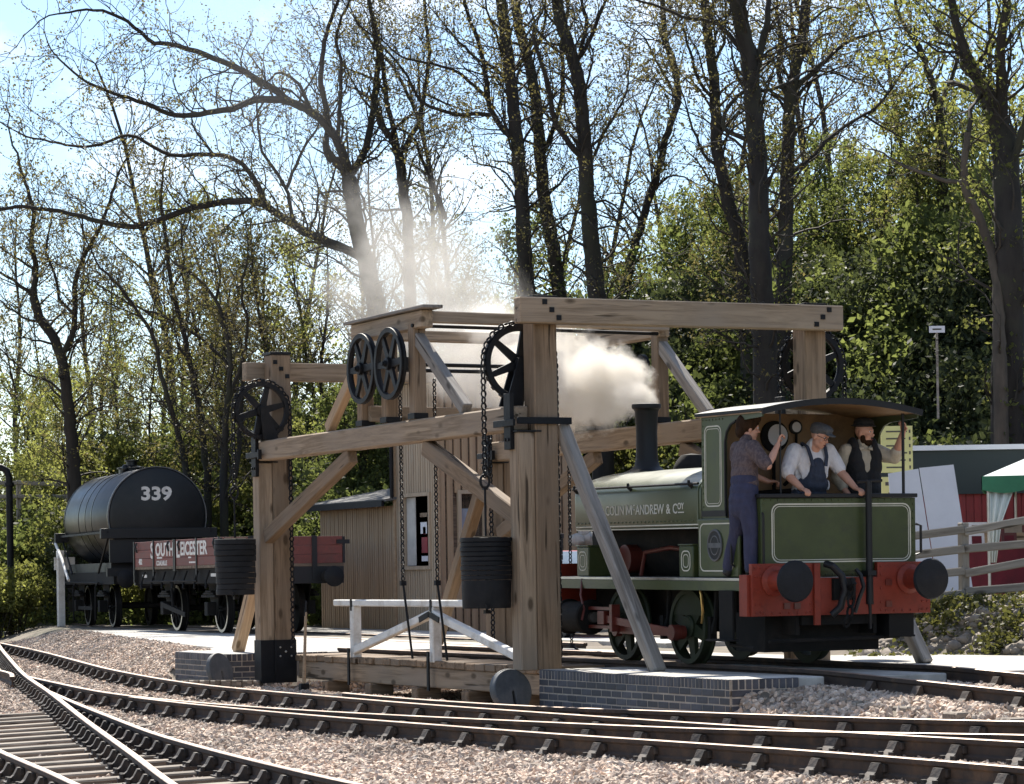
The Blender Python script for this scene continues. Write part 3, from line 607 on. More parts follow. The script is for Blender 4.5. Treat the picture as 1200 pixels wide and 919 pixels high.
for k, (c, r_) in WH.items():
    chain_wheel(c, r_, (0, 1, 0), br, phase=.26 if k[1] == 'l' else .15)
    X, Yc, Z = c; e = -1 if k[1] == 'l' else 1; sx_ = -.24 if X < 1 else 3.6
    for off in (-.085, .085):
        mb = MB(); mb.prism([(-.11, 2.90 - Z), (.11, 2.90 - Z), (.05 + (X - sx_), .05), (-.05 + (X - sx_), .05)], (sx_, Yc + off - .012, Z), (1, 0, 0), (0, 0, 1), (0, .024, 0)); mb.build('wheel_standard', 'iron', br, bevel=.003)
# gantry on the side beams with two pairs of hand wheels
def gantry(X, ys, yc0, yc1, ys0, ys1):
    for y in ys:
        timber('gantry_post', (X, y, 2.89), (X, y, 4.04), .16, .17, 'timber', br, up=(0, 1, 0))
        MB().box((X - .0, y, 2.935), (.185, .2, .07)).build('post_foot_iron', 'iron', br, bevel=.003)
    timber('gantry_beam', (X, yc0 + .12, 4.07), (X, yc1 - .1, 4.07), .15, .21, 'timber_pale', br)
    timber('gantry_cap', (X, yc0 - .05, 4.20), (X, yc1, 4.20), .26, .04, 'timber_grey', br, ch=.006)
    timber('gantry_strut', (X, ys[-1] + .06, 3.78), (X, ys1, 2.93), .11, .15, 'timber_new', br)
    timber('gantry_strut', (X, ys[0] - .05, 3.86), (X, ys0, 2.93), .12, .15, 'timber_grey', br)
gx0 = -.24; gx1 = PX - .24
gantry(gx0, (2.86, 3.72, 4.50), 2.42, 4.86, 1.45, 5.72)
gantry(gx1, (3.20, 4.98), 2.95, 5.3, 1.95, 6.2)
timber('gantry_tie', (gx0, 2.66, 4.10), (gx1, 2.98, 4.10), .1, .14, 'timber_pale', br); timber('gantry_tie', (gx0, 4.72, 4.06), (gx1, 5.06, 4.06), .1, .14, 'timber_pale', br)
timber('gantry_tie', (gx0, 4.4, 3.05), (gx1, 4.9, 3.05), .12, .2, 'timber_pale', br)
mb = MB(); mb.cyl((gx0 - .1, 2.78, 4.005), (gx1 + .1, 3.12, 4.005), .022, n=8); mb.build('drive_shaft', 'iron', br)
for y in (3.24, 4.12):
    chain_wheel((gx0 - .19, y, 3.585), .435, (1, 0, 0), br, phase=.5, lugs=0)
    mb = MB(); mb.cyl((gx0 - .3, y, 3.585), (gx1 + .05, y + .3, 3.585), .026, n=8); mb.build('wheel_shaft', 'iron', br)
    MB().box((gx0 - .02, y, 3.585), (.1, .13, .16)).build('bearing_block', 'iron', br, bevel=.01)
wn = MB(); wn.lathe([(0, -.2), (.16, -.2), (.16, -.14), (.09, -.13), (.09, .13), (.16, .14), (.16, .2), (0, .2)], (gx1 - .24, 3.55, 3.62), (1, 0, 0), 20); wn.box((gx1 - .2, 3.5, 3.44), (.2, .3, .1)); wn.build('winch_drum', 'iron', br)
timber('winch_bearer', (gx1, 3.15, 3.36), (gx1, 5.0, 3.36), .12, .14, 'timber', br)
# ------------------------------------------------------------------ counterweights and chains
def weight(x, y, z0, z1, r0, r1, label, blocks, grp=None):
    t = thing('counterweight', label, 'counterweight', (x, y, z0)); n = blocks; h = (z1 - z0); b0 = .30 if r0 == r1 else 0.
    zz = 0.
    if b0:
        MB().lathe([(0, 0), (r0 * .93, 0), (r0 * .95, .02), (r0 * .97, .31), (0, .31)], (0, 0, 0), (0, 0, 1), 40).build('base_block', 'ironmatt', t); zz = .312
    th = (h - zz) / n
    for k in range(n):
        f = (k + .5) / n; rr = r0 + (r1 - r0) * f + random.uniform(-.006, .006); ox = random.uniform(-.006, .006)
        mb = MB(); mb.lathe([(0, .0), (rr - .006, .001), (rr, .006), (rr, th - .007), (rr - .007, th - .001), (0, th - .001)], (ox, random.uniform(-.006, .006), zz), (0, 0, 1), 40)
        o = mb.build('weight_disc', 'ironmatt', t); zz += th
    MB().box((0, 0, zz + .004), (r1 * 1.0, .05, .02)).build('keeper_bar', 'timber_new', t)
    mb = MB(); mb.cyl((0, 0, -.06), (0, 0, zz + .55), .014, n=8); mb.box((0, 0, -.04), (.06, .06, .04)); mb.build('hanger_rod', 'iron', t)
    mb = MB(); ring = [(math.sin(q) * .055, 0, zz + .62 + math.cos(q) * .075) for q in [2 * math.pi * j / 12 for j in range(12)]]; mb.tube(ring, .015, 6, closed=True); mb.box((0, 0, zz + .545), (.05, .04, .04)); mb.build('shackle', 'iron', t)
    MB().box((-.12, -r0 + .006, .02), (.035, .03, .05)).build('lug', 'iron', t)
    return t, zz + .68
spec = {'nr': (.67, 1.45, .285, .285, 9, 'round black weight of thin discs on a thick base, hung beside the grey prop'),
        'nl': (.82, 1.57, .255, .285, 10, 'tapered black weight of stacked discs hanging in front of the red wagon'),
        'fr': (.9, 1.6, .28, .28, 9, 'black disc weight hanging behind the locomotive cab on the far post'),
        'fl': (.85, 1.6, .26, .285, 10, 'black disc weight hanging at the far post in front of the boarded hut')}
labs = {'nr': 'black chain over the wheel on the post with the grey raking prop', 'nl': 'black chain over the wheel on the post with the iron shoe', 'fr': 'black chain over the wheel behind the cab roof', 'fl': 'black chain over the far wheel in front of the hut'}
for k, (c, r_) in WH.items():
    X, Yc, Z = c; out = -1 if X < 1 else 1; xo = X + out * (r_ + .02); xi = X - out * (r_ + .02)
    z0, z1, r0, r1, nb_, lb = spec[k]; t, ztop = weight(xo, Yc, z0, z1, r0, r1, lb, nb_)
    pts = [(xo, Yc, z0 + ztop - .02), (xo, Yc, Z)]
    for j in range(1, 12):
        a = math.pi * j / 12; pts.append((X + out * math.cos(a) * (r_ + .025), Yc, Z + math.sin(a) * (r_ + .025)))
    pts += [(xi, Yc, Z), (xi, Yc, .05)]
    tag(chain(MB(), pts, .095, .0125, .030).build('chain', 'iron', fix=False, smooth=True), labs[k], 'chain')
for (x, y, zt, zb, dx, lb) in ((gx0 + .30, 4.1, 3.3, .95, 0, 'thin black chain with hook hanging by the hut window'), (gx0 + .30, 3.05, 3.4, .95, .0, 'thin black chain with hook hanging by the corner of the hut'), (gx1 - .4, 5.0, 3.0, .1, 0, 'thin black chain hanging behind the chimney from the far gantry')):
    if dx == 0 and x < 1:
        pass
    t = thing('hoist_chain', lb, 'chain', (x, y, 0))
    chain(MB(), [(0, 0, zt), (0, 0, zb)], .07, .009, .022).build('links', 'iron', t, fix=False)
    mb = MB(); mb.cyl((0, 0, zb), (.06, -.12, .02), .015, n=6); mb.box((0, 0, zb), (.07, .05, .06)); mb.build('tie_rod', 'iron', t)
# loose slotted discs leaning on the brickwork
def slotted(loc, r_, rx, rz, label):
    t = thing('slotted_weight', label, 'weight', loc, rz); n = 40; mb = MB(); o = []; th = .075
    pts = [(r_ * math.cos(a), r_ * math.sin(a)) for a in [R(-86) + R(352) * i / n for i in range(n + 1)]]
    poly = pts + [(-r_ * math.sin(R(4)), -.02), (0, 0.0), (r_ * math.sin(R(4)), -.02)]
    mb.prism(poly, (0, th / 2, 0), (1, 0, 0), (0, 0, 1), (0, -th, 0)); o = mb.build('disc', 'disc', t, bevel=.01); o.rotation_euler = (rx, 0, 0); o.location = (0, 0, r_ * math.cos(rx)); return t
slotted((-.42, -.02, -.47), .24, R(-14), R(8), 'grey slotted iron disc propped against the foot of the post by the white rail')
slotted((-.62, 8.98, -.47), .25, R(-14), R(32), 'grey slotted iron disc leaning on the brick corner below the red wagon')
slotted((-.40, .08, -.47), .24, R(-14), R(8), 'second grey slotted disc tucked behind the one at the post foot')
# ------------------------------------------------------------------ lifting deck and white railing
dk = thing('lift_deck', 'plank deck of the lift bridge with a deep edge timber', 'deck', (1.7, 4.2, -.3), absolute=True)
timber('edge_beam', (.24, .2, -.205), (.24, 8.02, -.205), .14, .24, 'timber_pale', dk); timber('edge_beam', (3.08, .2, -.205), (3.08, 8.02, -.205), .14, .24, 'timber_pale', dk)
for X in (.96, 2.4): timber('bearer', (X, .2, -.205), (X, 8.02, -.205), .2, .24, 'timber', dk)
y = .22; k = 0
while y < 7.95:
    for (xa, xb) in ((.13 + random.uniform(0, .03), .86), (1.06, 2.3), (2.5, 3.16)):
        timber('plank', (xa, y + .14, -.04 + random.uniform(-.008, .006)), (xb, y + .14, -.04 + random.uniform(-.008, .006)), .268, .085, 'plank_dark' if xa < .5 and False else 'timber', dk, ch=.01)
    y += .283; k += 1
for y in (.9, 2.4, 3.9, 5.4, 6.9):
    timber('bearing_block', (.10, y, -.41), (.42, y, -.41), .2, .16, 'timber', dk)
rl = thing('white_railing', 'white painted timber railing with diagonal struts on the deck edge', 'railing', (.2, 3.6, 0), absolute=True)
timber('top_rail', (.2, 2.35, .70), (.2, 6.66, .70), .11, .085, 'white', rl)
for y in (6.02, 3.45): timber('post', (.2, y, -.02), (.2, y, .66), .12, .12, 'white', rl, up=(0, 1, 0))
timber('strut', (.17, 5.96, .09), (.17, 3.5, .57), .09, .1, 'white', rl); timber('strut', (.17, 3.40, .57), (.17, .95, .08), .09, .1, 'white', rl)
mb = MB(); mb.beam((.115, 3.75, .50), (.115, 3.44, .575), .012, .07); mb.beam((.115, 3.46, .575), (.115, 3.15, .50), .012, .07); mb.build('angle_strap', 'iron', rl)
for y in (6.02, 3.45):
    MB().span((.085, y - .028, -.36), (.105, y + .028, .12)).build('post_strap', 'iron', rl); MB().span((.135, y - .028, .60), (.143, y + .028, .745)).build('rail_strap', 'iron', rl)
# lever standing by the deck
lv = thing('hand_lever', 'pale wooden lever standing upright beside the edge of the deck', 'lever', (-.42, 6.3, -.46))
MB().tube([(0, 0, .1), (.02, 0, .55), (.05, .02, 1.05)], [.026, .022, .018], 8).build('handle', 'timber_new', lv); MB().box((0, 0, .06), (.12, .1, .14)).build('socket', 'iron', lv, bevel=.01); MB().tube([(.045, .02, 1.0), (.06, .02, 1.2)], [.019, .012], 8).build('tip', 'iron', lv)
pk = timber('loose_plank', (-1.02, 4.3, -.41), (-.98, 1.3, -.41), .22, .05, 'timber_new', None); tag(pk, 'pale loose plank lying on the ballast below the deck', 'plank')
# ------------------------------------------------------------------ boarded hut
ht = thing('boarded_hut', 'tall vertically boarded timber hut with a low lean-to beside the siding', 'hut', (9.2, 23.5, -.05), absolute=True)
HX = 8.25; Y0, Y1, Y2 = 21.6, 23.65, 27.7; HT = 4.75; HL = 2.42; HXR = 11.2
core = MB(); core.span((HX + .03, Y0 + .03, -.1), (HXR, Y1, HT)); core.span((HX + .03, Y1, -.1), (HXR - .6, Y2, HL)); core.build('wall', 'plank_dark', ht, smooth=False)
def boards(o_, u, n, ln, z0, z1, w_, m, top=None, skip=None):
    mb = MB(); k = int(ln / w_)
    for i in range(k):
        a = (i + .13) * ln / k; b = (i + .87) * ln / k; zt = z1 if top is None else top((a + b) / 2)
        segs = [(z0, zt)]
        if skip and a < skip[1] and b > skip[0]: segs = [(z0, skip[2]), (skip[3], zt)]
        for s0, s1 in segs:
            c = Vector(o_) + Vector(u) * ((a + b) / 2) + Vector(n) * random.uniform(.004, .012); mb.prism([(a - (a + b) / 2, s0), (b - (a + b) / 2, s0), (b - (a + b) / 2, s1), (a - (a + b) / 2, s1)], c, u, (0, 0, 1), -Vector(n) * .04)
    o = mb.build('cladding', m, ht, smooth=False); o['kind'] = 'stuff'; return o
boards((HX, Y0, 0), (0, 1, 0), (-1, 0, 0), Y1 - Y0, -.06, HT, .11, 'hutboard_grey', skip=(.35, 1.6, 1.2, 2.58))
boards((HX, Y1, 0), (0, 1, 0), (-1, 0, 0), Y2 - Y1, -.06, HL, .11, 'hutboard')
boards((HX, Y0, 0), (1, 0, 0), (0, -1, 0), HXR - HX, -.06, HT, .16, 'hutboard', skip=(.45, .95, 1.45, 2.6))
for p in ((HX - .012, Y0 - .012), (HX - .012, Y1)):
    timber('corner_board', (p[0], p[1], -.06), (p[0], p[1], HT if p[1] < 23 else HT), .08, .08, 'hutboard', ht, up=(0, 1, 0))
rf = MB(); rf.beam((HX - .25, (Y1 + Y2) / 2 + .1, HL + .10), (HXR - .3, (Y1 + Y2) / 2 + .1, HL + .62), Y2 - Y1 + .35, .05); rf.build('leanto_roof', 'felt', ht, smooth=False)
mb = MB(); mb.span((HX - .30, Y1 + .02, HL - .02), (HX - .24, Y2 + .3, HL + .1)); mb.build('gutter', 'iron', ht)
mb = MB(); mb.cyl((HX - .1, Y1 - .04, 2.55), (HX - .1, Y1 - .04, 4.3), .04, n=8); mb.build('stove_pipe', 'iron', ht)
mb = MB(); mb.beam((HX - .3, (Y0 + Y1) / 2, HT + .06), (HXR + .2, (Y0 + Y1) / 2, HT + .35), Y1 - Y0 + .5, .07); mb.build('roof', 'felt', ht, smooth=False)
def window(o_, u, n, w_, z0, z1, nm='window'):
    o_ = Vector(o_); u = Vector(u); n = Vector(n); f = MB(); t_ = .07
    for (a, b, c, d) in ((0, w_, z0 - t_, z0), (0, w_, z1, z1 + t_), (-t_, 0, z0 - t_, z1 + t_), (w_, w_ + t_, z0 - t_, z1 + t_)): f.prism([(a, c), (b, c), (b, d), (a, d)], o_ + n * .05, u, (0, 0, 1), -n * .14)
    fo = f.build(nm, 'hutboard_grey', ht, smooth=False)
    g = MB(); g.prism([(0, z0), (w_, z0), (w_, z1), (0, z1)], o_ - n * .03, u, (0, 0, 1), -n * .01); go = g.build('pane', 'glass', fo, smooth=False)
    return fo
w1 = window((HX, Y0 + 1.58, 0), (0, -1, 0), (-1, 0, 0), 1.2, 1.22, 2.56)
pc = MB(); pc.span((HX + .018, Y0 + 1.12, 1.23), (HX + .026, Y0 + 1.56, 2.55)); pc.build('curtain', 'concrete', ht)
for (ya, za, w_, h_, m_) in ((.75, 2.2, .34, .08, 'timber'), (.75, 1.95, .3, .22, 'whiteboard'), (.72, 1.9, .14, .14, 'maroon'), (.72, 1.62, .28, .3, 'redboard'), (.72, 1.36, .3, .1, 'whiteboard')):
    MB().span((HX + .022, Y0 + ya - w_ / 2, za - h_ / 2), (HX + .028, Y0 + ya + w_ / 2, za + h_ / 2)).build('window_poster', m_, w1)
w2 = window((HX + .47, Y0, 0), (1, 0, 0), (0, -1, 0), .46, 1.47, 2.58)
MB().span((HX + .5, Y0 + .02, 1.5), (HX + .72, Y0 + .026, 2.3)).build('window_poster', 'glassblue', w2)
dr = MB(); dr.span((HX + 1.35, Y0 - .04, -.05), (HX + 2.15, Y0 - .006, 2.6)); dr.build('door', 'plank_dark', ht)

# notched rack timber lying at the foot of the far abutment, and a sheet of paper left on the coping
rk = thing('notched_timber', 'old timber with a row of notches lying at the foot of the brick corner', 'timber', (-.75, 8.55, -.44), R(-48))
timber('baulk', (-.6, 0, .04), (.6, 0, .04), .16, .12, 'sleeper', rk)
for i in range(7): MB().box((-.5 + i * .165, -.085, .06), (.07, .05, .09)).build('tooth', 'sleeper', rk)
pp = MB(); pp.add([(.18, -1.45, .003), (.30, -1.78, .003), (.44, -1.70, .012), (.33, -1.38, .004)], [(0, 1, 2, 3)]); o = pp.build('paper_sheet', 'whiteboard', None); md = o.modifiers.new('t', 'SOLIDIFY'); md.thickness = .003; tag(o, 'loose white sheet of paper lying on the coping by the foot of the prop', 'paper')
# ------------------------------------------------------------------ saddle tank locomotive
CX = 1.68
lo = thing('steam_locomotive', 'small green saddle tank steam locomotive with red buffer beam and open cab', 'locomotive', (CX, -1.1, .06), absolute=True)
def rrect(mb, o_, u, v, n, w_, h_, r_, t_=.012, seg=4):
    """thin raised line round a rounded rectangle lying on a panel"""
    o_ = Vector(o_); u = Vector(u); v = Vector(v); n = Vector(n); pts = []
    for cx, cy, a0 in ((w_ - r_, h_ - r_, 0), (r_, h_ - r_, 90), (r_, r_, 180), (w_ - r_, r_, 270)):
        for k in range(seg + 1):
            a = R(a0 + 90 * k / seg); pts.append((cx + r_ * math.cos(a), cy + r_ * math.sin(a), math.cos(a), math.sin(a)))
    k = len(pts); vv = []
    for px, py, nx, ny in pts:
        vv.append(o_ + u * px + v * py + n * .002); vv.append(o_ + u * (px - nx * t_) + v * (py - ny * t_) + n * .002)
        vv.append(o_ + u * px + v * py - n * .002); vv.append(o_ + u * (px - nx * t_) + v * (py - ny * t_) - n * .002)
    ff = []
    for i in range(k):
        j = (i + 1) % k; a, b = i * 4, j * 4; ff += [(a, b, b + 1, a + 1), (a + 2, a, b, b + 2)[::-1], (a + 1, b + 1, b + 3, a + 3)]
    mb.add(vv, ff); return mb
nX = (-1, 0, 0); nY = (0, -1, 0)
# frames and running plate
mb = MB()
for X in (1.22, 2.14): mb.span((X - .02, -3.38, .40), (X + .02, 1.1, .95))
mb.span((1.24, -3.3, .55), (2.12, -3.24, .95)); mb.span((1.24, -.9, .5), (2.12, -.86, .95)); mb.build('frame', 'soot', lo)
mb = MB(); mb.span((.66, -3.42, .955), (2.70, 1.14, .985)); fp = mb.build('running_plate', 'steel', lo, bevel=.003)
for X in (.66, 2.70):
    MB().span((X - .012, -3.40, .855), (X + .012, 1.12, .953)).build('valance', 'green', lo)
# rear buffer beam (centre cut down) and front beam
def beamplate(y0, y1, nm):
    mb = MB(); poly = [(.62, .60), (2.74, .60), (2.74, 1.13), (2.10, 1.13), (2.10, .98), (1.40, .98), (1.40, 1.13), (.62, 1.13)]
    mb.prism(poly, (0, y0, 0), (1, 0, 0), (0, 0, 1), (0, y1 - y0, 0)); return mb.build(nm, 'red', lo, smooth=False, bevel=.004)
rb = beamplate(-3.50, -3.44, 'buffer_beam'); fb = beamplate(1.14, 1.20, 'buffer_beam')
mb = MB(); mb.span((.585, -3.46, .60), (.62, -3.30, 1.02)); mb.span((1.33, -3.535, .50), (1.40, -3.502, 1.13)); mb.build('beam_stiffener', 'red', rb, bevel=.004)
mb = MB()
for x, z in ((1.14, .70), (2.23, .92), (2.23, .70), (1.02, .70)): MB().box((x, -3.505, z), (.07, .02, .06)).build('bolt_plate', 'redrod', rb)
def buffer(x, y, s, z=.955):
    b = MB(); b.lathe([(.0, 0), (.155, 0), (.155, .02), (.11, .05), (.085, .25), (.0, .25)], (x, y, z), (0, s, 0), 24); o = b.build('buffer', 'red', lo)
    h = MB(); h.lathe([(.055, .24), (.055, .37), (.10, .38), (.205, .395), (.21, .41), (.195, .432), (.10, .45), (0, .455)], (x, y, z), (0, s, 0), 32); h.build('buffer_head', 'ironmatt', o); return o
for x in (.88, 2.48): buffer(x, -3.50, -1); buffer(x, 1.20, 1)
# coupling hook, screw links, hose
mb = MB(); mb.box((1.68, -3.52, .86), (.26, .05, .22)); mb.tube([(1.68, -3.5, .86), (1.68, -3.66, .87), (1.68, -3.72, .92), (1.68, -3.68, .97)], [.035, .035, .03, .02], 8); mb.build('draw_hook', 'soot', rb)
mb = MB(); chain(mb, [(1.68, -3.69, .9), (1.64, -3.7, .62), (1.62, -3.62, .42)], .15, .016, .04); mb.build('coupling_link', 'soot', rb, fix=False)
mb = MB(); mb.tube([(1.47, -3.52, 1.12), (1.50, -3.6, 1.1), (1.60, -3.62, 1.0), (1.63, -3.63, .85), (1.58, -3.62, .68), (1.50, -3.58, .60)], .038, 10); mb.build('vacuum_hose', 'black', rb)
mb = MB(); mb.tube([(1.83, -3.52, 1.06), (1.86, -3.56, 1.0), (1.89, -3.57, .88), (1.84, -3.56, .76), (1.80, -3.54, .62)], .022, 8); mb.build('steam_hose', 'black', rb)
# boiler, smokebox, firebox
mb = MB(); mb.lathe([(0, 0), (.56, 0), (.575, .02), (.575, .42), (.55, .43), (.55, 3.3), (0, 3.3)], (CX, 1.02, 1.42), (0, -1, 0), 40); mb.build('boiler', 'soot', lo)
mb = MB(); mb.lathe([(0, .06), (.30, .05), (.50, .02), (.53, 0), (.53, -.02), (0, -.02)], (CX, 1.02, 1.42), (0, 1, 0), 36); mb.build('smokebox_door', 'black', lo)
mb = MB(); mb.span((CX - .5, -2.2, .6), (CX + .5, -1.3, 1.5)); mb.span((CX - .3, .35, .62), (CX + .3, 1.0, 1.0)); mb.build('firebox', 'soot', lo)
# saddle tank
prof = [(-.90, 1.50), (-.92, 1.55)] + [(-.92 * math.cos(R(a)), 1.89 + .29 * math.sin(R(a))) for a in (0, 6, 12, 18, 25, 33, 42, 52, 62, 76, 90)]
prof = prof + [(-a, b) for a, b in prof[-2::-1]]
ys = [(.80, .955), (.785, .975), (.755, .99), (.72, 1.0), (-2.22, 1.0)]
vv = []; ff = []; k = len(prof)
for y, s_ in ys:
    for a, b in prof: vv.append((CX + a * s_, y, 1.45 + (b - 1.45) * (s_ if s_ < 1 else 1)))
for i in range(len(ys) - 1):
    for j in range(k - 1): ff.append((i * k + j, i * k + j + 1, (i + 1) * k + j + 1, (i + 1) * k + j))
ff.append(tuple(range(k))); ff.append(tuple((len(ys) - 1) * k + j for j in range(k - 1, -1, -1)))
for i in range(len(ys) - 1): ff.append((i * k, (i + 1) * k, (i + 1) * k + k - 1, i * k + k - 1))
tk = MB(); tk.add(vv, ff); tank = tk.build('saddle_tank', 'tankgreen', lo)
mb = MB()
for y in (-2.15,):
    pts = [(CX + a * 1.004, y, 1.45 + (b - 1.45) * 1.004) for a, b in prof]; 
    for p, q in zip(pts, pts[1:]): mb.beam(p, q, .03, .006, up=(Vector((CX, y, 1.2)) - Vector(p)))
mb.build('tank_seam', 'tankgreen', tank)
mb = MB(); mb.span((CX - .926, -2.2, 1.535), (CX - .917, .70, 1.548)); mb.span((CX - .926, -2.2, 1.500), (CX - .915, .70, 1.512)); mb.build('lining', 'cream', tank)
mb = MB(); mb.tube([(CX - .945, .74, 1.97), (CX - .945, -2.2, 1.97)], .014, 6)
hr = mb.build('handrail', 'iron', tank)
mb = MB()
for y in (.7, -.62, -2.0): mb.tube([(CX - .89, y, 1.92), (CX - .945, y, 1.97), (CX - .95, y, 2.01)], [.02, .022, .012], 6)
mb.build('handrail_knob', 'iron', hr)
yy = -.02
for wd_, sz, dz, sp_ in (('COLIN', .150, 0, .055), ('M', .150, 0, .006), ('C', .085, .048, .012), ('ANDREW', .150, 0, .05), ('&', .150, 0, .05), ('C', .150, 0, .008), ('OY', .098, .042, 0)):
    if wd_ == 'M':                                  # cut from four strokes
        mb = MB(); hh = .106; w0 = .115; X_ = CX - .921
        for (ya, za, yb, zb, th) in ((0, 0, 0, hh, .024), (w0, 0, w0, hh, .024), (.006, hh, w0 / 2, .012, .02), (w0 - .006, hh, w0 / 2, .012, .02)): mb.beam((X_, yy - .012 - ya, 1.665 + za), (X_, yy - .012 - yb, 1.665 + zb), .006, th, up=(0, 1, 0) if ya == yb else (0, 0, 1))
        mb.build('lettering', 'lettergrey', tank, fix=False); yy = yy - .024 - w0 - .012; continue
    lt = text(wd_, 'lettering', 'lettergrey', tank, (CX - .921, yy, 1.665 + dz), (0, -1, 0), (0, 0, 1), sz, sx=1.0, bold=.0012)
    ymin = min(v.co.y for v in lt.data.vertices); yprev = yy; yy = ymin - sp_
MB().span((CX - .9235, yprev - .01, 1.668), (CX - .919, ymin, 1.680)).build('lettering', 'lettergrey', tank)
# chimney, dome, filler
mb = MB(); mb.lathe([(.30, -.06), (.27, .0), (.20, .03), (.15, .07), (.128, .16), (.122, .45), (.135, .70), (.148, .725), (.165, .735), (.17, .76), (.168, .785), (.13, .79), (.115, .76), (.11, .3), (0, .3)], (CX, .72, 2.165), (0, 0, 1), 36); mb.build('chimney', 'black', lo)
mb = MB(); mb.lathe([(.22, -.05), (.21, .02), (.17, .10), (.12, .16), (.0, .18)], (CX, -.35, 2.17), (0, 0, 1), 28); mb.build('tank_filler', 'soot', lo)
# sandboxes
def sandbox(y):
    o = MB().span((.70, y - .15, .987), (1.0, y + .15, 1.32)).build('sandbox', 'green', lo, bevel=.012)
    MB().span((.69, y - .16, 1.322), (1.01, y + .16, 1.338)).build('lid', 'green', o, bevel=.004)
    m_ = MB(); rrect(m_, (.699, y + .10, 1.05), (0, -1, 0), (0, 0, 1), nX, .20, .22, .07, .013); rrect(m_, (.699, y + .06, 1.09), (0, -1, 0), (0, 0, 1), nX, .12, .14, .045, .008); m_.build('lining', 'cream', o, fix=False)
sandbox(.44); sandbox(-1.98)
mb = MB(); mb.tube([(.66, .38, .96), (.62, .34, .78), (.64, .30, .62), (.60, .28, .5)], .014, 6); mb.build('sand_pipe', 'redrod', lo)
mb = MB(); mb.tube([(1.0, -.4, 1.0), (1.0, -.5, 1.25), (1.1, -.9, 1.3), (1.1, -1.8, 1.25)], .025, 8); mb.lathe([(0, 0), (.16, 0), (.16, .18), (0, .18)], (1.0, .0, 1.18), (1, 0, 0), 20); mb.build('injector_pipework', 'redrod', lo)
# wheels: four pressed wheels with D openings
def loco_wheel(x, y, s):
    r_ = .40; o_ = (x, y, .06 + r_); 
    t = MB(); t.lathe([(r_ * .86, -.05), (r_ - .002, -.05), (r_, -.03), (r_ + .004, .04), (r_ + .03, .055), (r_ + .03, .075), (r_ * .86, .075), (r_ * .86, -.05)], o_, (s, 0, 0), 48); w_ = t.build('wheel', 'wheelgreen', lo)
    sp = MB()
    for k in range(6):
        a = R(60 * k + 18); d = Vector((0, math.cos(a), math.sin(a))); tt = Vector((0, -math.sin(a), math.cos(a)))
        sp.prism([(.06, .075), (r_ * .88, .05), (r_ * .88, -.05), (.06, -.075)], Vector(o_) + Vector((s * -.02, 0, 0)), d, tt, Vector((s * .05, 0, 0)))
    sp.lathe([(0, -.06), (.10, -.06), (.12, -.04), (.12, .05), (0, .05)], o_, (s, 0, 0), 24)
    cwa = MB(); cwa.prism([(r_ * .88 * math.cos(R(a)), r_ * .88 * math.sin(R(a))) for a in range(20, 161, 10)], Vector(o_) + Vector((s * -.035, 0, 0)), (0, 1, 0), (0, 0, 1), Vector((s * .06, 0, 0)))
    sp.build('wheel_centre', 'wheelgreen', w_); cwa.build('balance_weight', 'wheelgreen', w_)
    return w_
for y in (-1.66, -.20):
    loco_wheel(.93, y, 1); loco_wheel(2.43, y, -1)
    MB().cyl((.93, y, .46), (2.43, y, .46), .06).build('axle', 'soot', lo)
# motion
zc = .40
for s_, X in ((-1, .80), (1, 2.56)):
    mb = MB(); mb.beam((X, -1.66, zc), (X, -.20, zc), .045, .09)
    for y in (-1.66, -.20): mb.cyl((X - .04, y, zc), (X + .04, y, zc), .075, n=16)
    mb.build('coupling_rod', 'redrod', lo, bevel=.004)
    X2 = X + s_ * .075
    mb = MB(); mb.beam((X2, -1.66, zc), (X2, -.05, zc + .12), .035, .085); mb.cyl((X2 - .045, -1.66, zc), (X2 + .045, -1.66, zc), .085, n=16); mb.box((X2, -.02, zc + .13), (.09, .16, .15)); mb.build('connecting_rod', 'redrod', lo, bevel=.004)
    mb = MB(); mb.span((X2 - .03, -.30, zc + .215), (X2 + .03, .32, zc + .25)); mb.span((X2 - .03, -.30, zc + .01), (X2 + .03, .32, zc + .045)); mb.box((X2 + .0, -.28, zc + .13), (.1, .06, .30)); mb.build('slide_bars', 'redrod', lo)
    mb = MB(); mb.lathe([(0, 0), (.19, 0), (.20, .03), (.175, .05), (.175, .55), (.2, .57), (.2, .6), (0, .6)], (X2 + s_ * -.02, .30, zc + .13), (0, 1, 0), 28); co = mb.build('cylinder', 'soot', lo)
    mb = MB(); mb.lathe([(0, .601), (.165, .601), (.15, .64), (0, .65)], (X2 + s_ * -.02, .30, zc + .13), (0, 1, 0), 24); mb.lathe([(0, -.06), (.06, -.06), (.06, 0), (0, 0)], (X2 + s_ * -.02, .30, zc + .13), (0, 1, 0), 14); mb.build('cylinder_cover', 'steel', co)
mb = MB()
for y in (-1.15, -2.2): 
    for X in (.95, 2.41): mb.tube([(X, y, .9), (X, y + .04, .55), (X, y + .1, .4)], [.03, .025, .04], 6); mb.box((X, y + .12, .44), (.08, .07, .26))
mb.build('brake_hanger', 'soot', lo)
mb = MB(); mb.tube([(.86, -1.98, .87), (.86, -2.02, .8), (.87, -2.03, .62), (.88, -1.99, .50)], .016, 6); mb.build('brass_pipe', 'brass', lo)
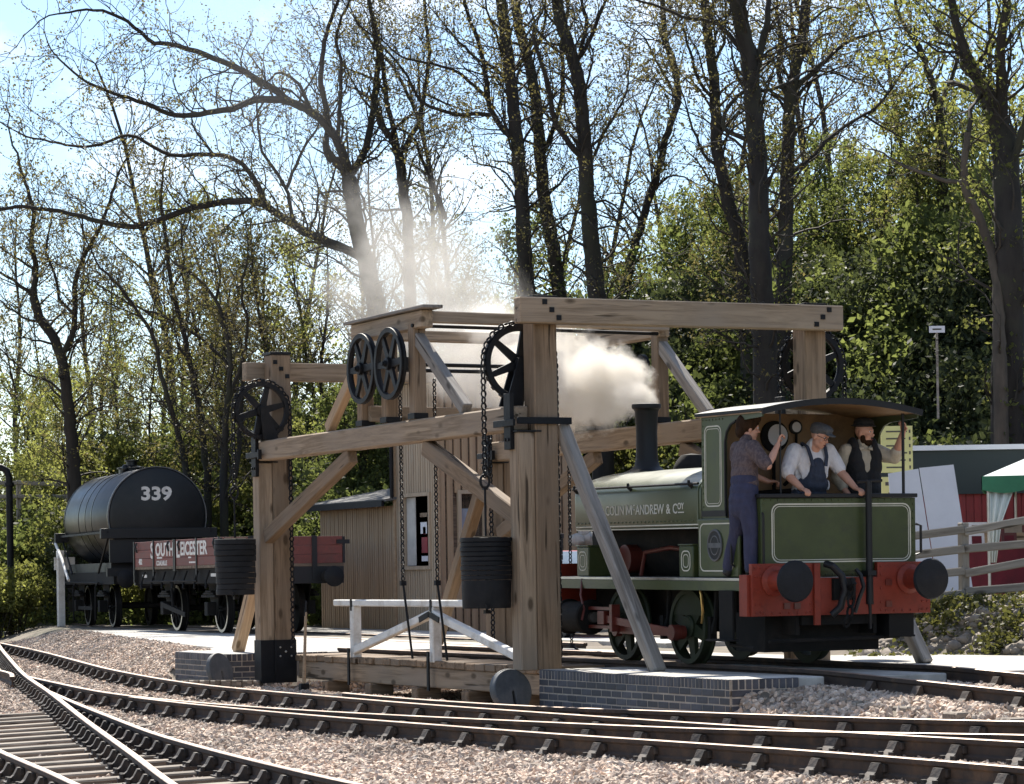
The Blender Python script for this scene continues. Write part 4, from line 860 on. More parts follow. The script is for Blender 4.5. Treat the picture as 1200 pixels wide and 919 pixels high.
# steps below the cab
for X, s_ in ((.62, -1), (2.74, 1)):
    mb = MB(); mb.span((X - .012, -3.12, .34), (X + .012, -2.84, .86)); mb.span((X - .14, -3.18, .345), (X + .02, -2.78, .365)); mb.build('step', 'green' if False else 'soot', lo, bevel=.003)
mb = MB(); mb.span((1.0, -3.1, .22), (2.36, -2.5, .62)); mb.span((1.25, -3.42, .5), (2.1, -3.2, .62)); mb.span((2.26, -3.46, .36), (2.56, -3.2, .6)); mb.build('ash_pan', 'soot', lo)
mb = MB(); mb.tube([(.9, -3.35, .34), (2.45, -3.35, .36)], .02, 6); mb.tube([(.7, -2.9, .3), (.7, -3.4, .28)], .018, 6); mb.build('brake_rigging', 'soot', lo)
# ---- cab
XL, XR, YF, YB = .76, 2.62, -2.24, -3.42
# side sheets with the cab opening cut by an arch
def sidesheet(X, s_):
    a0 = [(YF, 1.0), (YF, 2.665), (-3.48, 2.655), (-3.48, 2.60), (-3.36, 2.585), (-2.95, 2.575)]
    for k in range(0, 6): a = R(90 + 18 * k); a0.append((-2.90 + .155 + .0 * k + .155 * math.cos(a) * 1.0 - .155, 2.42 + .155 * math.sin(a)))
    a0 = [(YF, 1.0), (YF, 2.665), (-3.50, 2.650), (-3.50, 2.61), (-3.30, 2.60), (-2.98, 2.585), (-2.86, 2.55), (-2.78, 2.48), (-2.745, 2.38), (-2.74, 1.70), (-2.74, 1.64), (-2.74, 1.0)]
    mb = MB(); mb.prism(a0, (X, 0, 0), (0, 1, 0), (0, 0, 1), (s_ * .02, 0, 0)); o = mb.build('cab_side', 'green', lo, smooth=False)
    return o
cs = sidesheet(XL, 1); cs2 = sidesheet(XR, -1)
mb = MB(); rrect(mb, (XL - .001, -2.30, 1.72), (0, -1, 0), (0, 0, 1), nX, .36, .84, .08, .013); rrect(mb, (XL - .001, -2.33, 1.75), (0, -1, 0), (0, 0, 1), nX, .30, .78, .06, .006); mb.build('lining', 'cream', cs, fix=False)
mb = MB(); mb.tube([(XL - .005, -2.745, 1.65), (XL - .005, -2.745, 2.38), (XL - .005, -2.785, 2.485), (XL - .005, -2.865, 2.555), (XL - .005, -2.98, 2.59)], .014, 6); mb.build('opening_beading', 'black', cs)
# low side panel with the number plate
lp = MB().span((.70, -3.10, .987), (.745, YF, 1.60)).build('side_panel', 'green', lo, bevel=.02)
mb = MB(); rrect(mb, (.699, -2.29, 1.05), (0, -1, 0), (0, 0, 1), nX, .70, .50, .08, .013); mb.build('lining', 'cream', lp, fix=False)
mb = MB(); mb.prism([(.15 * math.cos(a), .165 * math.sin(a)) for a in [2 * math.pi * i / 28 for i in range(28)]], (.70, -2.62, 1.32), (0, -1, 0), (0, 0, 1), (-.012, 0, 0)); npl = mb.build('number_plate', 'black', lp, smooth=False)
mb = MB(); n_ = 28; ring = [(.692, -2.62 - .142 * math.cos(a), 1.32 + .157 * math.sin(a)) for a in [2 * math.pi * i / n_ for i in range(n_)]]; mb.tube(ring, .012, 6, closed=True)
ring = [(.692, -2.62 - .085 * math.cos(a), 1.32 + .097 * math.sin(a)) for a in [2 * math.pi * i / n_ for i in range(n_)]]; mb.tube(ring, .009, 6, closed=True); mb.span((.684, -2.48, 1.295), (.69, -2.76, 1.345)); mb.build('plate_rim', 'disc', npl)
mb = MB(); mb.tube([(.70, -3.02, 1.1), (.66, -3.02, 1.13), (.66, -3.02, 1.46), (.70, -3.02, 1.5)], .012, 6); mb.build('grab_rail', 'black', lp)
MB().span((XL - .012, -2.75, 1.62), (XL + .01, YF, 1.68)).build('waist_beading', 'black', cs)
# front sheet, floor, inside lining
mb = MB(); mb.span((XL + .02, YF - .03, 1.0), (XR - .02, YF, 2.68)); mb.build('cab_front', 'green', lo)
fi = MB().span((XL + .022, YF - .05, 1.0), (XR - .022, YF - .031, 2.70)).build('cab_lining', 'cabinside', lo)
MB().span((XL + .0, YB, .99), (XR, YF, 1.02)).build('cab_floor', 'plank_dark', lo)
mb = MB(); mb.lathe([(0, 0), (.50, 0), (.50, .12), (.47, .15), (0, .16)], (CX, YF - .05, 1.36), (0, -1, 0), 32); mb.build('backhead', 'soot', fi)
# spectacle openings (dark ring) and gauges on the lining
for x, z, r_, mm in ((1.60, 2.46, .165, 'soot'), (1.86, 2.56, .075, 'black')):
    mb = MB(); mb.lathe([(0, 0), (r_, 0), (r_, .03), (r_ * .85, .035), (0, .036)], (x, YF - .05, z), (0, -1, 0), 28); g = mb.build('gauge', mm, fi)
    mb = MB(); mb.lathe([(0, .037), (r_ * .72, .037), (0, .039)], (x + (.03 if r_ > .1 else 0), YF - .05, z + (.01 if r_ > .1 else 0)), (0, -1, 0), 24); mb.build('gauge_face', 'whiteboard', g)
mb = MB(); mb.tube([(1.58, YF - .08, 2.32), (1.58, YF - .08, 1.9)], .02, 6); mb.tube([(1.86, YF - .08, 2.5), (1.85, YF - .08, 2.0)], .014, 6); mb.tube([(1.2, YF - .1, 1.85), (2.1, YF - .1, 1.9)], .03, 8); mb.tube([(1.68, YF - .12, 1.95), (1.72, YF - .3, 2.05)], .02, 6)
for x in (1.3, 1.5, 1.95): mb.lathe([(0, 0), (.07, 0), (.07, .02), (0, .02)], (x, YF - .2, 1.78), (0, -1, 0), 14)
mb.build('cab_fittings', 'soot', fi)
# bunker
bk = MB(); bk.span((XL + .02, YB, .985), (XR - .0, YB + .035, 1.79)); bko = bk.build('bunker', 'green', lo, bevel=.006)
mb = MB(); mb.span((XL + .02, YB + .036, 1.0), (XL + .05, -3.12, 1.79)); mb.span((XR - .03, YB + .036, 1.0), (XR, -3.0, 1.79)); mb.build('bunker_side', 'green', bko)
mb = MB(); mb.span((XL, YB - .025, 1.792), (XR + .015, YB + .09, 1.835)); mb.build('coping', 'black', bko, bevel=.008)
mb = MB(); rrect(mb, (XL + .14, YB - .001, 1.135), (1, 0, 0), (0, 0, 1), nY, 1.66, .60, .09, .013); rrect(mb, (XL + .165, YB - .001, 1.16), (1, 0, 0), (0, 0, 1), nY, 1.61, .55, .075, .007); mb.build('lining', 'cream', bko, fix=False)
mb = MB(); mb.tube([(XR + .005, YB + .01, 1.2), (XR + .05, YB - .02, 1.22), (XR + .05, YB - .02, 1.50), (XR + .005, YB + .01, 1.52)], .014, 6); mb.tube([(XL + .03, YB - .01, 1.10), (XL + .03, YB - .03, 1.12), (XL + .03, YB - .03, 1.62), (XL + .03, YB - .01, 1.64)], .012, 6); mb.build('grab_rail', 'black', bko)
mb = MB(); mb.box((1.70, YB - .012, 1.07), (.5, .012, .05)); mb.build('lamp_iron', 'green', bko)
# handbrake column
mb = MB(); mb.tube([(2.0, YB - .085, .70), (2.0, YB - .085, 1.2), (2.0, YB - .085, 1.96)], [.042, .034, .032], 10); mb.tube([(1.86, YB - .085, 1.95), (2.16, YB - .085, 1.965)], .017, 6); mb.box((2.0, YB - .08, 1.02), (.1, .12, .05)); mb.tube([(2.0, YB - .085, .72), (2.02, YB - .06, .45)], .02, 6); mb.build('brake_column', 'green' if False else 'black', lo)
# roof pillars
mb = MB(); mb.cyl((XL + .27, YB + .03, 1.82), (XL + .27, YB + .03, 2.70), .010, n=6); mb.cyl((XR - .13, YB + .02, 1.82), (XR - .13, YB + .02, 2.66), .016, n=8); mb.build('roof_pillar', 'black', lo)
# roof: shallow arch, buff inside
def arch(y): return [(CX + a, 2.665 + .105 * (1 - (a / .93) ** 2)) for a in [-.95 + 1.9 * i / 20 for i in range(21)]]
def sheet(z0, z1, m, nm, par, y0=-2.14, y1=-3.56):
    p = arch(0); k = len(p); vv = []
    for y in (y0, y1):
        for x, z in p: vv.append((x, y, z + z0))
        for x, z in p: vv.append((x, y, z + z1))
    ff = []
    for j in range(k - 1):
        ff += [(j, j + 1, 2 * k + j + 1, 2 * k + j), (k + j, 3 * k + j, 3 * k + j + 1, k + j + 1), (j, k + j, k + j + 1, j + 1), (2 * k + j, 2 * k + j + 1, 3 * k + j + 1, 3 * k + j)]
    ff += [(0, 2 * k, 3 * k, k), (k - 1, 2 * k - 1, 4 * k - 1, 3 * k - 1)]
    m_ = MB(); m_.add(vv, ff); return m_.build(nm, m, par)
ro = sheet(.004, .034, 'black', 'roof', lo); sheet(-.012, .0, 'cabinside', 'roof_lining', ro, -2.16, -3.5)
mb = MB()
for y in (-3.55,):
    p = arch(0)
    for a, b in zip(p, p[1:]): mb.beam((a[0], y, a[1]), (b[0], y, b[1]), .03, .06)
mb.build('roof_edge', 'black', ro)
MB().span((.735, -3.5, 2.668), (.765, -2.15, 2.690)).build('rain_strip', 'green', ro)

lo.rotation_euler = (.010, 0, 0)

def rivets(pts, n, parent, m, r_=.011):
    mb = MB(); n = Vector(n)
    for p in pts: mb.lathe([(r_, 0), (r_ * .7, .006), (0, .008)], p, n, 6)
    return mb.build('rivets', m, parent, fix=False)
rivets([(XL + .06 + i * .0795, YB - .002, z) for i in range(23) for z in (1.01, 1.77)] + [(x, YB - .002, 1.05 + i * .075) for i in range(10) for x in (XL + .05, XR - .03)], (0, -1, 0), bko, 'green')
rivets([(XL - .001, -2.27, 1.72 + i * .07) for i in range(13)] + [(XL - .001, -2.27 - i * .07, 2.62) for i in range(7)], (-1, 0, 0), cs, 'green')
rivets([(CX - .921, .66 - i * .09, 1.58) for i in range(32)], (-1, 0, 0), tank, 'tankgreen')
rivets([(x, -3.502, z) for x in (.66, .72, 1.30, 2.14, 2.64, 2.70) for z in (.64, .72, .86, 1.0, 1.09)] + [(.75 + .1 * i, -3.502, .63) for i in range(6)] + [(2.2 + .1 * i, -3.502, .63) for i in range(5)], (0, -1, 0), rb, 'red', .014)
lo.rotation_euler = (.010, 0, 0)
# ------------------------------------------------------------------ wagons (built in their own frame: local Y along the track, -Y end toward the bridge)
def wagon_wheels(t, ys, r_=.465, hw=.7175):
    for y in ys:
        for s_ in (-1, 1):
            mb = MB(); mb.lathe([(0, -.06), (.09, -.06), (.1, -.02), (r_ * .84, -.01), (r_ * .86, -.055), (r_, -.055), (r_ + .003, .04), (r_ + .028, .05), (r_ + .028, .075), (r_ * .86, .075), (r_ * .84, .03), (0, .03)], (s_ * hw, y, r_), (-s_, 0, 0), 36); o = mb.build('wheel', 'soot', t)
            m2 = MB()
            for k in range(8):
                a = 2 * math.pi * k / 8; d = Vector((0, math.cos(a), math.sin(a))); m2.beam(Vector((s_ * (hw + .05), y, r_)) + d * .08, Vector((s_ * (hw + .035), y, r_)) + d * r_ * .86, .03, .06, up=(1, 0, 0))
            m2.build('spokes', 'soot', o)
            m3 = MB(); m3.lathe([(r_ * .87, 0), (r_ * .985, 0), (r_ * .985, .004), (r_ * .87, .004), (r_ * .87, 0)], (s_ * (hw + .056), y, r_), (s_, 0, 0), 36); m3.build('tyre_face', 'steel' if s_ < 0 else 'soot', o)
            ab = MB(); ab.box((s_ * .99, y, r_), (.18, .22, .26)); ab.box((s_ * .99, y, r_ + .24), (.1, .95, .05)); ab.box((s_ * .99, y, r_ + .29), (.1, .7, .04)); ab.box((s_ * .99, y, r_ + .33), (.1, .4, .04)); ab.build('axlebox', 'soot', t, bevel=.01)
            w_ = MB(); w_.prism([(-.42, 1.0), (.42, 1.0), (.16, .34), (-.16, .34)], (s_ * .90 - .012, y, 0), (0, 1, 0), (0, 0, 1), (.024, 0, 0)); w_.build('axle_guard', 'soot', t)
        MB().cyl((-.72, y, r_), (.72, y, r_), .055).build('axle', 'soot', t)
def wbuffers(t, y0, y1, z=1.05):
    for y, s_ in ((y0, -1), (y1, 1)):
        for x in (-.87, .87):
            mb = MB(); mb.lathe([(0, 0), (.13, 0), (.13, .03), (.085, .06), (.075, .28), (0, .28)], (x, y, z), (0, s_, 0), 20); o = mb.build('buffer', 'soot', t)
            mb = MB(); mb.lathe([(.045, .27), (.045, .38), (.19, .395), (.195, .415), (.16, .435), (0, .445)], (x, y, z), (0, s_, 0), 28); mb.build('buffer_head', 'iron', o)
ow = thing('open_wagon', 'red three plank open wagon lettered SOUTH LEICESTER standing on the siding', 'wagon', (sx(25.4), 25.4, 0), -.06)
HLn = 3.25; HW = 1.2
mb = MB(); mb.span((-HW + .06, -HLn + .12, .95), (-HW + .18, HLn - .12, 1.24)); mb.span((HW - .18, -HLn + .12, .95), (HW - .06, HLn - .12, 1.24)); mb.span((-.4, -HLn + .12, .95), (-.25, HLn - .12, 1.2)); mb.span((.25, -HLn + .12, .95), (.4, HLn - .12, 1.2)); mb.build('solebar', 'soot', ow)
for y in (-HLn + .06, HLn - .06): MB().span((-HW, y - .065, .92), (HW, y + .065, 1.24)).build('headstock', 'black', ow, bevel=.008)
MB().span((-HW, -HLn, 1.245), (HW, HLn, 1.30)).build('floor', 'plank_dark', ow)
ZB = 1.302; PH = .165
for k in range(3):
    z = ZB + k * (PH + .006)
    for (a, b) in ((-HLn, -.06), (.06, HLn)):
        MB().span((-HW, a + .06, z), (-HW + .06, b - .03, z + PH)).build('side_plank', 'wagonred', ow, bevel=.006)
    MB().span((HW - .06, -HLn + .06, z), (HW, HLn - .06, z + PH)).build('side_plank', 'wagonred', ow, bevel=.006)
    for y in (-HLn + .03, HLn - .03): MB().span((-HW + .0, y - .03, z), (HW, y + .03, z + PH)).build('end_plank', 'wagonred', ow, bevel=.006)
ZT = ZB + 3 * (PH + .006)
for y in (-HLn + .1, HLn - .1, -.045, .045, -1.6, 1.6):
    mb = MB(); mb.span((-HW - .022, y - .032, .98 if abs(y) > 1 else 1.2), (-HW - .002, y + .032, ZT + .01)); mb.build('strap_iron', 'black', ow)
for y in (-2.9, -.4, .4, 2.9): MB().tube([(-HW - .02, y, ZT - .02), (-HW - .05, y, ZT - .1), (-HW - .02, y, ZT - .22)], .02, 6).build('door_catch', 'black', ow)
for x in (-.62, .0, .62):
    MB().span((x - .05, -HLn - .022, 1.0), (x + .05, -HLn - .002, ZT + .01)).build('end_stanchion', 'black', ow)
for x in (-HW, HW):
    mb = MB(); mb.box((x, -HLn, ZB + .28), (.06, .28, .5)); MB().box((x * .99, -HLn - .004, ZB + .4), (.26, .03, .08)).build('corner_plate', 'black', ow); MB().box((x * 1.0, -HLn + .0, ZB + .25), (.05, .03, .5)).build('corner_plate', 'black', ow)
for y in np.arange(-2.4, 2.5, .8):
    mb = MB(); mb.tube([(-HW + .02, y, 1.2), (-HW - .05, y, 1.0), (-HW - .1, y - .15, .86)], [.018, .018, .024], 6); mb.build('door_spring', 'soot', ow)
mb = MB(); mb.tube([(-HW - .1, -1.9, 1.0), (-HW - .1, 1.9, 1.0)], .018, 6); mb.beam((-HW - .05, -.9, .35), (-HW - .05, .9, .55), .03, .09); mb.tube([(-HW - .03, .2, 1.0), (-HW - .04, .0, .35)], .025, 6); mb.build('brake_lever', 'soot', ow)
wagon_wheels(ow, (-1.75, 1.5)); wbuffers(ow, -HLn, HLn)
def wtext(s_, y, z, size, sxx, b=.004): text(s_, 'lettering', 'letterwhite', ow, (-HW - .002, y, z), (0, -1, 0), (0, 0, 1), size, ext=.004, sx=sxx, bold=b)
wtext('S', 1.85, ZB + .17, .44, 1.25, .010); wtext('OUTH', 1.46, ZB + .21, .36, 1.35, .010)
wtext('L', -.12, ZB + .17, .44, 1.2, .010); wtext('EICESTER', -.42, ZB + .21, .36, 1.28, .010)
wtext('402', 2.8, ZB + .05, .16, 1.1, .006); wtext('COALVILLE', 1.40, ZB + .02, .13, 1.25, .004)
for (ya, yb, za, zb) in ((1.35, .95, .155, .185), (-1.0, -1.2, .14, .17), (-1.05, -1.6, .045, .075)): MB().span((-HW - .004, ya, ZB + za), (-HW - .001, yb, ZB + zb)).build('print_line', 'letterwhite', ow)
for ya, yb in ((2.75, 2.4), (-2.35, -2.8)): MB().span((-HW + .056, ya, 1.08), (-HW + .059, yb, 1.14)).build('print_line', 'letterwhite', ow)
# --- tank wagon
TY = 34.6
tw = thing('tank_wagon', 'black cylindrical tank wagon numbered 339 on the siding', 'wagon', (sx(TY) - .02, TY, 0), -.12)
TL = 2.9; TR = 1.08; TZ = 2.42
mb = MB(); mb.lathe([(0, -TL - .02), (TR - .1, -TL - .02), (TR - .03, -TL), (TR, -TL + .05), (TR, TL - .05), (TR - .04, TL), (0, TL + .02)], (0, 0, TZ), (0, 1, 0), 56); tb = mb.build('tank_barrel', 'tankblack', tw)
for y in (-TL + .12, -.75, .05, .9, TL - .12):
    mb = MB(); mb.lathe([(TR, -.035), (TR + .010, -.035), (TR + .010, .035), (TR, .035)], (0, y, TZ), (0, 1, 0), 56); mb.build('barrel_seam', 'tankblack', tb)
mb = MB(); mb.lathe([(TR * .99, 0), (TR * 1.012, 0), (TR * 1.012, .04), (TR * .99, .04)], (0, -TL, TZ), (0, 1, 0), 56); mb.build('end_rim', 'disc', tb)
mb = MB(); mb.lathe([(.3, -.05), (.3, .05), (.34, .06), (.34, .09), (.22, .11), (.12, .14), (.12, .22), (.16, .23), (.16, .26), (0, .27)], (0, -.05, TZ + TR), (0, 0, 1), 24); mb.ell((-.2, -.3, TZ + TR + .06), (.08, .08, .1)); mb.build('dome', 'tankblack', tb)
text('339', 'lettering', 'letterwhite', tb, (-.37, -TL - .022, TZ + .36), (1, 0, 0), (0, 0, 1), .40, ext=.005, sx=1.15, bold=.014)
mb = MB(); mb.span((-1.2, -TL - .42, 1.12), (1.2, -TL - .30, 1.30)); mb.build('headstock', 'black', tw)
mb = MB(); mb.span((-1.2, TL + .25, 1.0), (1.2, TL + .37, 1.28)); mb.build('headstock', 'black', tw)
mb = MB()
for x in (-1.05, .95): mb.span((x, -TL - .35, .95), (x + .1, TL + .3, 1.22))
mb.build('solebar', 'soot', tw)
# timber cradle frame round the barrel at half height
for y in (-TL - .10, TL + .08): MB().span((-1.28, y - .09, TZ - .48), (1.28, y + .09, TZ - .26)).build('cradle_beam', 'black', tw, bevel=.01)
for x in (-1.14, 1.14): MB().span((x - .025, -TL - .2, TZ - .36), (x + .025, TL + .2, TZ - .31)).build('cradle_rail', 'iron', tw)
mb = MB()
for x in (-.42, .42): mb.span((x - .04, -TL - .12, 1.2), (x + .04, -TL - .06, TZ - .48))
mb.build('end_post', 'black', tw)
for x in (-1.1, 1.1):
    for (y0, y1) in ((-TL - .1, -TL + 1.2), (TL + .1, TL - 1.2)): MB().tube([(x, y0, TZ - .4), (x, y1, 1.2)], .025, 6).build('tie_rod', 'iron', tw)
MB().span((-1.0, -TL + .2, 1.22), (1.0, TL - .2, 1.42)).build('saddle', 'black', tw)
mb = MB(); mb.span((-1.08, -TL - .1, 1.42), (1.08, -TL - .02, TZ - .5)); mb.build('end_board', 'black', tw)
mb = MB(); mb.tube([(-1.27, TL + .05, TZ - .5), (-1.27, TL - .8, 1.55), (-1.27, TL - 1.7, 1.05)], .035, 8); mb.build('white_lever', 'white', tw)
mb = MB(); mb.tube([(-1.15, -1.9, .98), (-1.15, 2.3, 1.0)], .025, 6); mb.beam((-1.1, -.9, .42), (-1.1, .9, .42), .03, .08); mb.build('brake_lever', 'soot', tw)
mb = MB(); mb.tube([(-1.13, -1.85, 1.0), (-1.2, -1.85, .9), (-1.2, -1.8, .15)], .018, 6); mb.tube([(-1.13, 1.0, 1.0), (-1.2, 1.0, .9), (-1.2, 1.0, .15)], .018, 6); mb.build('step_iron', 'soot', tw)
wagon_wheels(tw, (-1.55, 1.55)); wbuffers(tw, -TL - .4, TL + .36, 1.06)
# ------------------------------------------------------------------ things round the siding
wp = thing('white_post', 'white painted square post standing beside the tank wagon', 'post', survey(72, 736, 68.5) * 1.0)
wp.location.z = -.05
MB().box((0, 0, .9), (.16, .16, 1.8)).build('shaft', 'white', wp, bevel=.01); MB().box((.1, 0, 1.5), (.5, .03, .3)).build('board', 'white', wp)
p = survey(12, 640, 71); wc = thing('water_pipe', 'tall black pipe with a bent top at the edge of the bushes', 'pipe', (p.x, p.y, gz(p.x, p.y)))
zt = survey(12, 548, 71).z - gz(p.x, p.y)
MB().tube([(0, 0, 0), (0, 0, zt - .25), (-.05, .02, zt - .08), (-.16, .07, zt), (-.6, .28, zt + .03)], [.085, .085, .085, .085, .08], 12).build('stand_pipe', 'iron', wc); MB().lathe([(.085, 0), (.12, 0), (.12, .08), (.085, .08)], (0, 0, zt - .45), (0, 0, 1), 16).build('flange', 'iron', wc); MB().lathe([(0, 0), (.2, 0), (.2, .06), (.09, .08), (0, .08)], (0, 0, -.02), (0, 0, 1), 16).build('foot', 'iron', wc)
# far rail fence on the bank
def railfence(label, pts, hts, n, hp, rail=.10, m='fence', sub=.03):
    o0 = Vector(pts[0]); f = thing('rail_fence', label, 'fence', o0, absolute=True); k = len(pts)
    for p in pts: timber('fence_post', (p[0], p[1], p[2] - .4), (p[0], p[1], p[2] + hp), .11, .11, m, f, up=(0, 1, 0))
    for a, b in zip(pts, pts[1:]):
        a = Vector(a); b = Vector(b); off = Vector((FW.x, FW.y, 0)) * -.08
        for h in hts: timber('fence_rail', a + off + Vector((0, 0, h + random.uniform(-sub, sub))), b + off + Vector((0, 0, h + random.uniform(-sub, sub))), .05, rail, m, f)
    return f
pts = []
for px in (-40, 22, 95): q = survey(px, 590, 75); pts.append((q.x, q.y, q.z - .35))
railfence('weathered rail fence high on the bank behind the tank wagon', pts, (.5, .85), 2, .95)
# ------------------------------------------------------------------ right side: fence, boards, stall, stage, signs
pts = []
for px, z in ((1040, .40), (1130, .48), (1222, .60), (1320, .7)):
    q = survey(px, 700, 36.6); pts.append((q.x, q.y, z))
railfence('four rail weathered wooden fence behind the locomotive buffers', pts, (.22, .50, .76, 1.03), 4, 1.12, .105)
def gpos(px, d): q = survey(px, 700, d); return (q.x, q.y, gz(q.x, q.y))
wb = thing('white_boards', 'pair of tall white boards leaning behind the wooden fence', 'board', gpos(1100, 39.5), -A_YAW)
for k, (x0, x1, t0, t1) in enumerate(((-.62, -.205, 1.86, 1.92), (-.19, .28, 1.93, 1.97))):
    sk = .22
    mb = MB(); mb.prism([(x0 + sk + (.0 if k else -.15), 0), (x1 + sk, 0), (x1, t1), (x0, t0)], (0, 0, 0), (1, 0, 0), (0, .16, .99), (0, .03, 0)); mb.build('board', 'whiteboard', wb, smooth=False)
sg = thing('notice_board', 'yellow notice board with rows of lettering above a smaller yellow poster', 'sign', gpos(1058, 40.5), -A_YAW)
MB().cyl((0, .05, -.2), (0, .05, 2.45), .035, n=8).build('pole', 'steel', sg)
b1 = MB().span((-.27, -.01, 1.80), (.17, .03, 2.45)).build('sign_panel', 'yellow', sg); b2 = MB().span((-.27, -.01, 1.05), (.0, .03, 1.74)).build('poster', 'yellow', sg)
for i in range(6): MB().span((-.20, -.016, 1.862 + i * .1), (.05 + .02 * (i % 3), -.011, 1.882 + i * .1)).build('print_line', 'ink', b1); MB().span((.118, -.016, 1.85 + i * .1), (.140, -.011, 1.895 + i * .1)).build('print_mark', 'ink', b1)
MB().span((-.22, -.016, 1.62), (-.04, -.011, 1.67)).build('print_line', 'ink', b2)
mb = MB(); mb.prism([(.075 * math.cos(a), .075 * math.sin(a)) for a in [math.pi * i / 12 for i in range(13)]], (-.13, -.011, 1.46), (1, 0, 0), (0, 0, 1), (0, -.005, 0)); mb.build('print_mark', 'maroon', b2); MB().span((-.19, -.016, 1.2), (-.08, -.011, 1.36)).build('print_mark', 'ink', b2)
st = thing('stage_building', 'red boarded stage building with a dark green fascia and pale top edge', 'building', gpos(1180, 44), -A_YAW)
SW0, SW1 = -2.4, 3.2
MB().span((SW0, 0, -.3), (SW1, 2.4, 2.2)).build('wall', 'redboard', st)
x = SW0
while x < SW1 - .05:
    MB().span((x + .004, -.02, -.1), (x + .116, .0, 1.63)).build('board', 'redboard', st, bevel=.004); x += .12
MB().span((SW0 - .05, -.10, 1.62), (SW1 + .05, .0, 2.28)).build('fascia', 'marquee', st); MB().span((SW0 - .1, -.16, 2.285), (SW1 + .1, 2.6, 2.36)).build('roof_edge', 'whiteboard', st)
gb = thing('gazebo', 'green and white pop-up gazebo with scalloped edge beside the fence', 'gazebo', gpos(1160, 40.3), -A_YAW - R(17))
for (x, y) in ((0, 0), (3, 0), (0, 3), (3, 3)): MB().cyl((x, y, -.1), (x, y, 1.72), .022, n=8).build('leg', 'steel', gb)
mb = MB(); mb.add([(-.06, -.06, 1.75), (3.06, -.06, 1.75), (3.06, 3.06, 1.75), (-.06, 3.06, 1.75), (1.5, 1.5, 2.5)], [(0, 1, 4), (1, 2, 4), (2, 3, 4), (3, 0, 4), (3, 2, 1, 0)]); mb.build('canopy', 'whitecloth', gb, smooth=False)
def valance(p0, p1, nm):
    p0 = Vector(p0); p1 = Vector(p1); u = p1 - p0; n_ = 40; vv = []; ff = []
    nrm = Vector((u.y, -u.x, 0)).normalized() * .012
    for i in range(n_ + 1):
        t = i / n_; q = p0 + u * t; dz = .19 + .05 * abs(math.sin(t * math.pi * 5)); vv += [q + Vector((0, 0, .0)), q - Vector((0, 0, dz)), q + nrm, q + nrm - Vector((0, 0, dz))]
    for i in range(n_): a = i * 4; b = a + 4; ff += [(a, b, b + 1, a + 1), (a + 2, a + 3, b + 3, b + 2), (a + 1, b + 1, b + 3, a + 3), (a, a + 2, b + 2, b)]
    m_ = MB(); m_.add(vv, ff); return m_.build(nm, 'gazebo', gb)
valance((-.07, -.07, 1.75), (3.07, -.07, 1.75), 'valance'); valance((-.07, 3.07, 1.75), (-.07, -.07, 1.75), 'valance')
mb = MB(); vv = []; ff = []
for i in range(13):
    t = i / 12; a = t * 5 * math.pi
    for z, w_, o_ in ((1.62, .34, 0), (1.1, .14, .05), (.55, .06, .03)): vv.append((.03 + w_ * t, .03 * math.sin(a) - .02 + o_ * .2, z))
for i in range(12):
    for j in range(2): a = i * 3 + j; ff.append((a, a + 3, a + 4, a + 1))
mb.add(vv, ff); c_ = mb.build('curtain', 'whitecloth', gb); md = c_.modifiers.new('thick', 'SOLIDIFY'); md.thickness = .012
tb_ = thing('cloth_table', 'table draped in maroon cloth behind the fence', 'table', gpos(1185, 41), -A_YAW)
mb = MB(); mb.span((-.6, 0, .72), (.9, .7, .76)); mb.build('table_top', 'maroon', tb_); MB().span((-.62, -.02, .18), (.92, .0, .74)).build('cloth_front', 'maroon', tb_); MB().span((-.62, .0, .18), (-.6, .7, .74)).build('cloth_side', 'maroon', tb_)
for x in (-.5, .8):
    for y in (.1, .6): MB().span((x - .02, y - .02, -.05), (x + .02, y + .02, .72)).build('leg', 'steel', tb_)
for x, m_, nm, lb in ((-.34, 'whiteboard', 'picture_panel', 'pale picture board propped on the maroon table'), (.12, 'redrod', 'picture_panel', 'orange picture board propped on the maroon table')):
    q = tb_.location + RT * x + FW * .25; pb = thing(nm, lb, 'picture', (q.x, q.y, q.z + .765), -A_YAW)
    f = MB(); f.prism([(-.2, 0), (.2, 0), (.2, .36), (-.2, .36)], (0, 0, 0), (1, 0, 0), (0, .2, .98), (0, .02, 0)); fo = f.build('backing', m_, pb)
    for (a, b, c, d, mm) in ((-.16, .02, -.02, .16, 'maroon'), (.02, .05, .17, .2, 'timber_new'), (-.15, .2, .1, .32, 'rock')):
        f = MB(); f.prism([(a, b), (c, b), (c, d), (a, d)], (0, -.004, 0), (1, 0, 0), (0, .2, .98), (0, .003, 0)); f.build('print_mark', mm, fo)
pl_ = thing('pot_plant', 'small green plant standing at the end of the maroon table', 'plant', tuple(tb_.location + RT * .55 + FW * .3 + UP * .765))
MB().lathe([(0, 0), (.07, 0), (.09, .12), (.08, .12), (0, .1)], (0, 0, 0), (0, 0, 1), 14).build('pot', 'brick', pl_)
mb = MB()
for i in range(60):
    a = random.uniform(0, 6.28); e = random.uniform(.2, 1.4); d = Vector((math.cos(a) * math.cos(e), math.sin(a) * math.cos(e), math.sin(e))); ln = random.uniform(.12, .26); s_ = d.cross(UP).normalized() * .018; b0 = Vector((0, 0, .1)); mb.add([b0, b0 + d * ln * .5 + s_, b0 + d * ln, b0 + d * ln * .5 - s_], [(0, 1, 2, 3)])
mb.build('leaves', 'leaf_bright', pl_, fix=False, smooth=False)
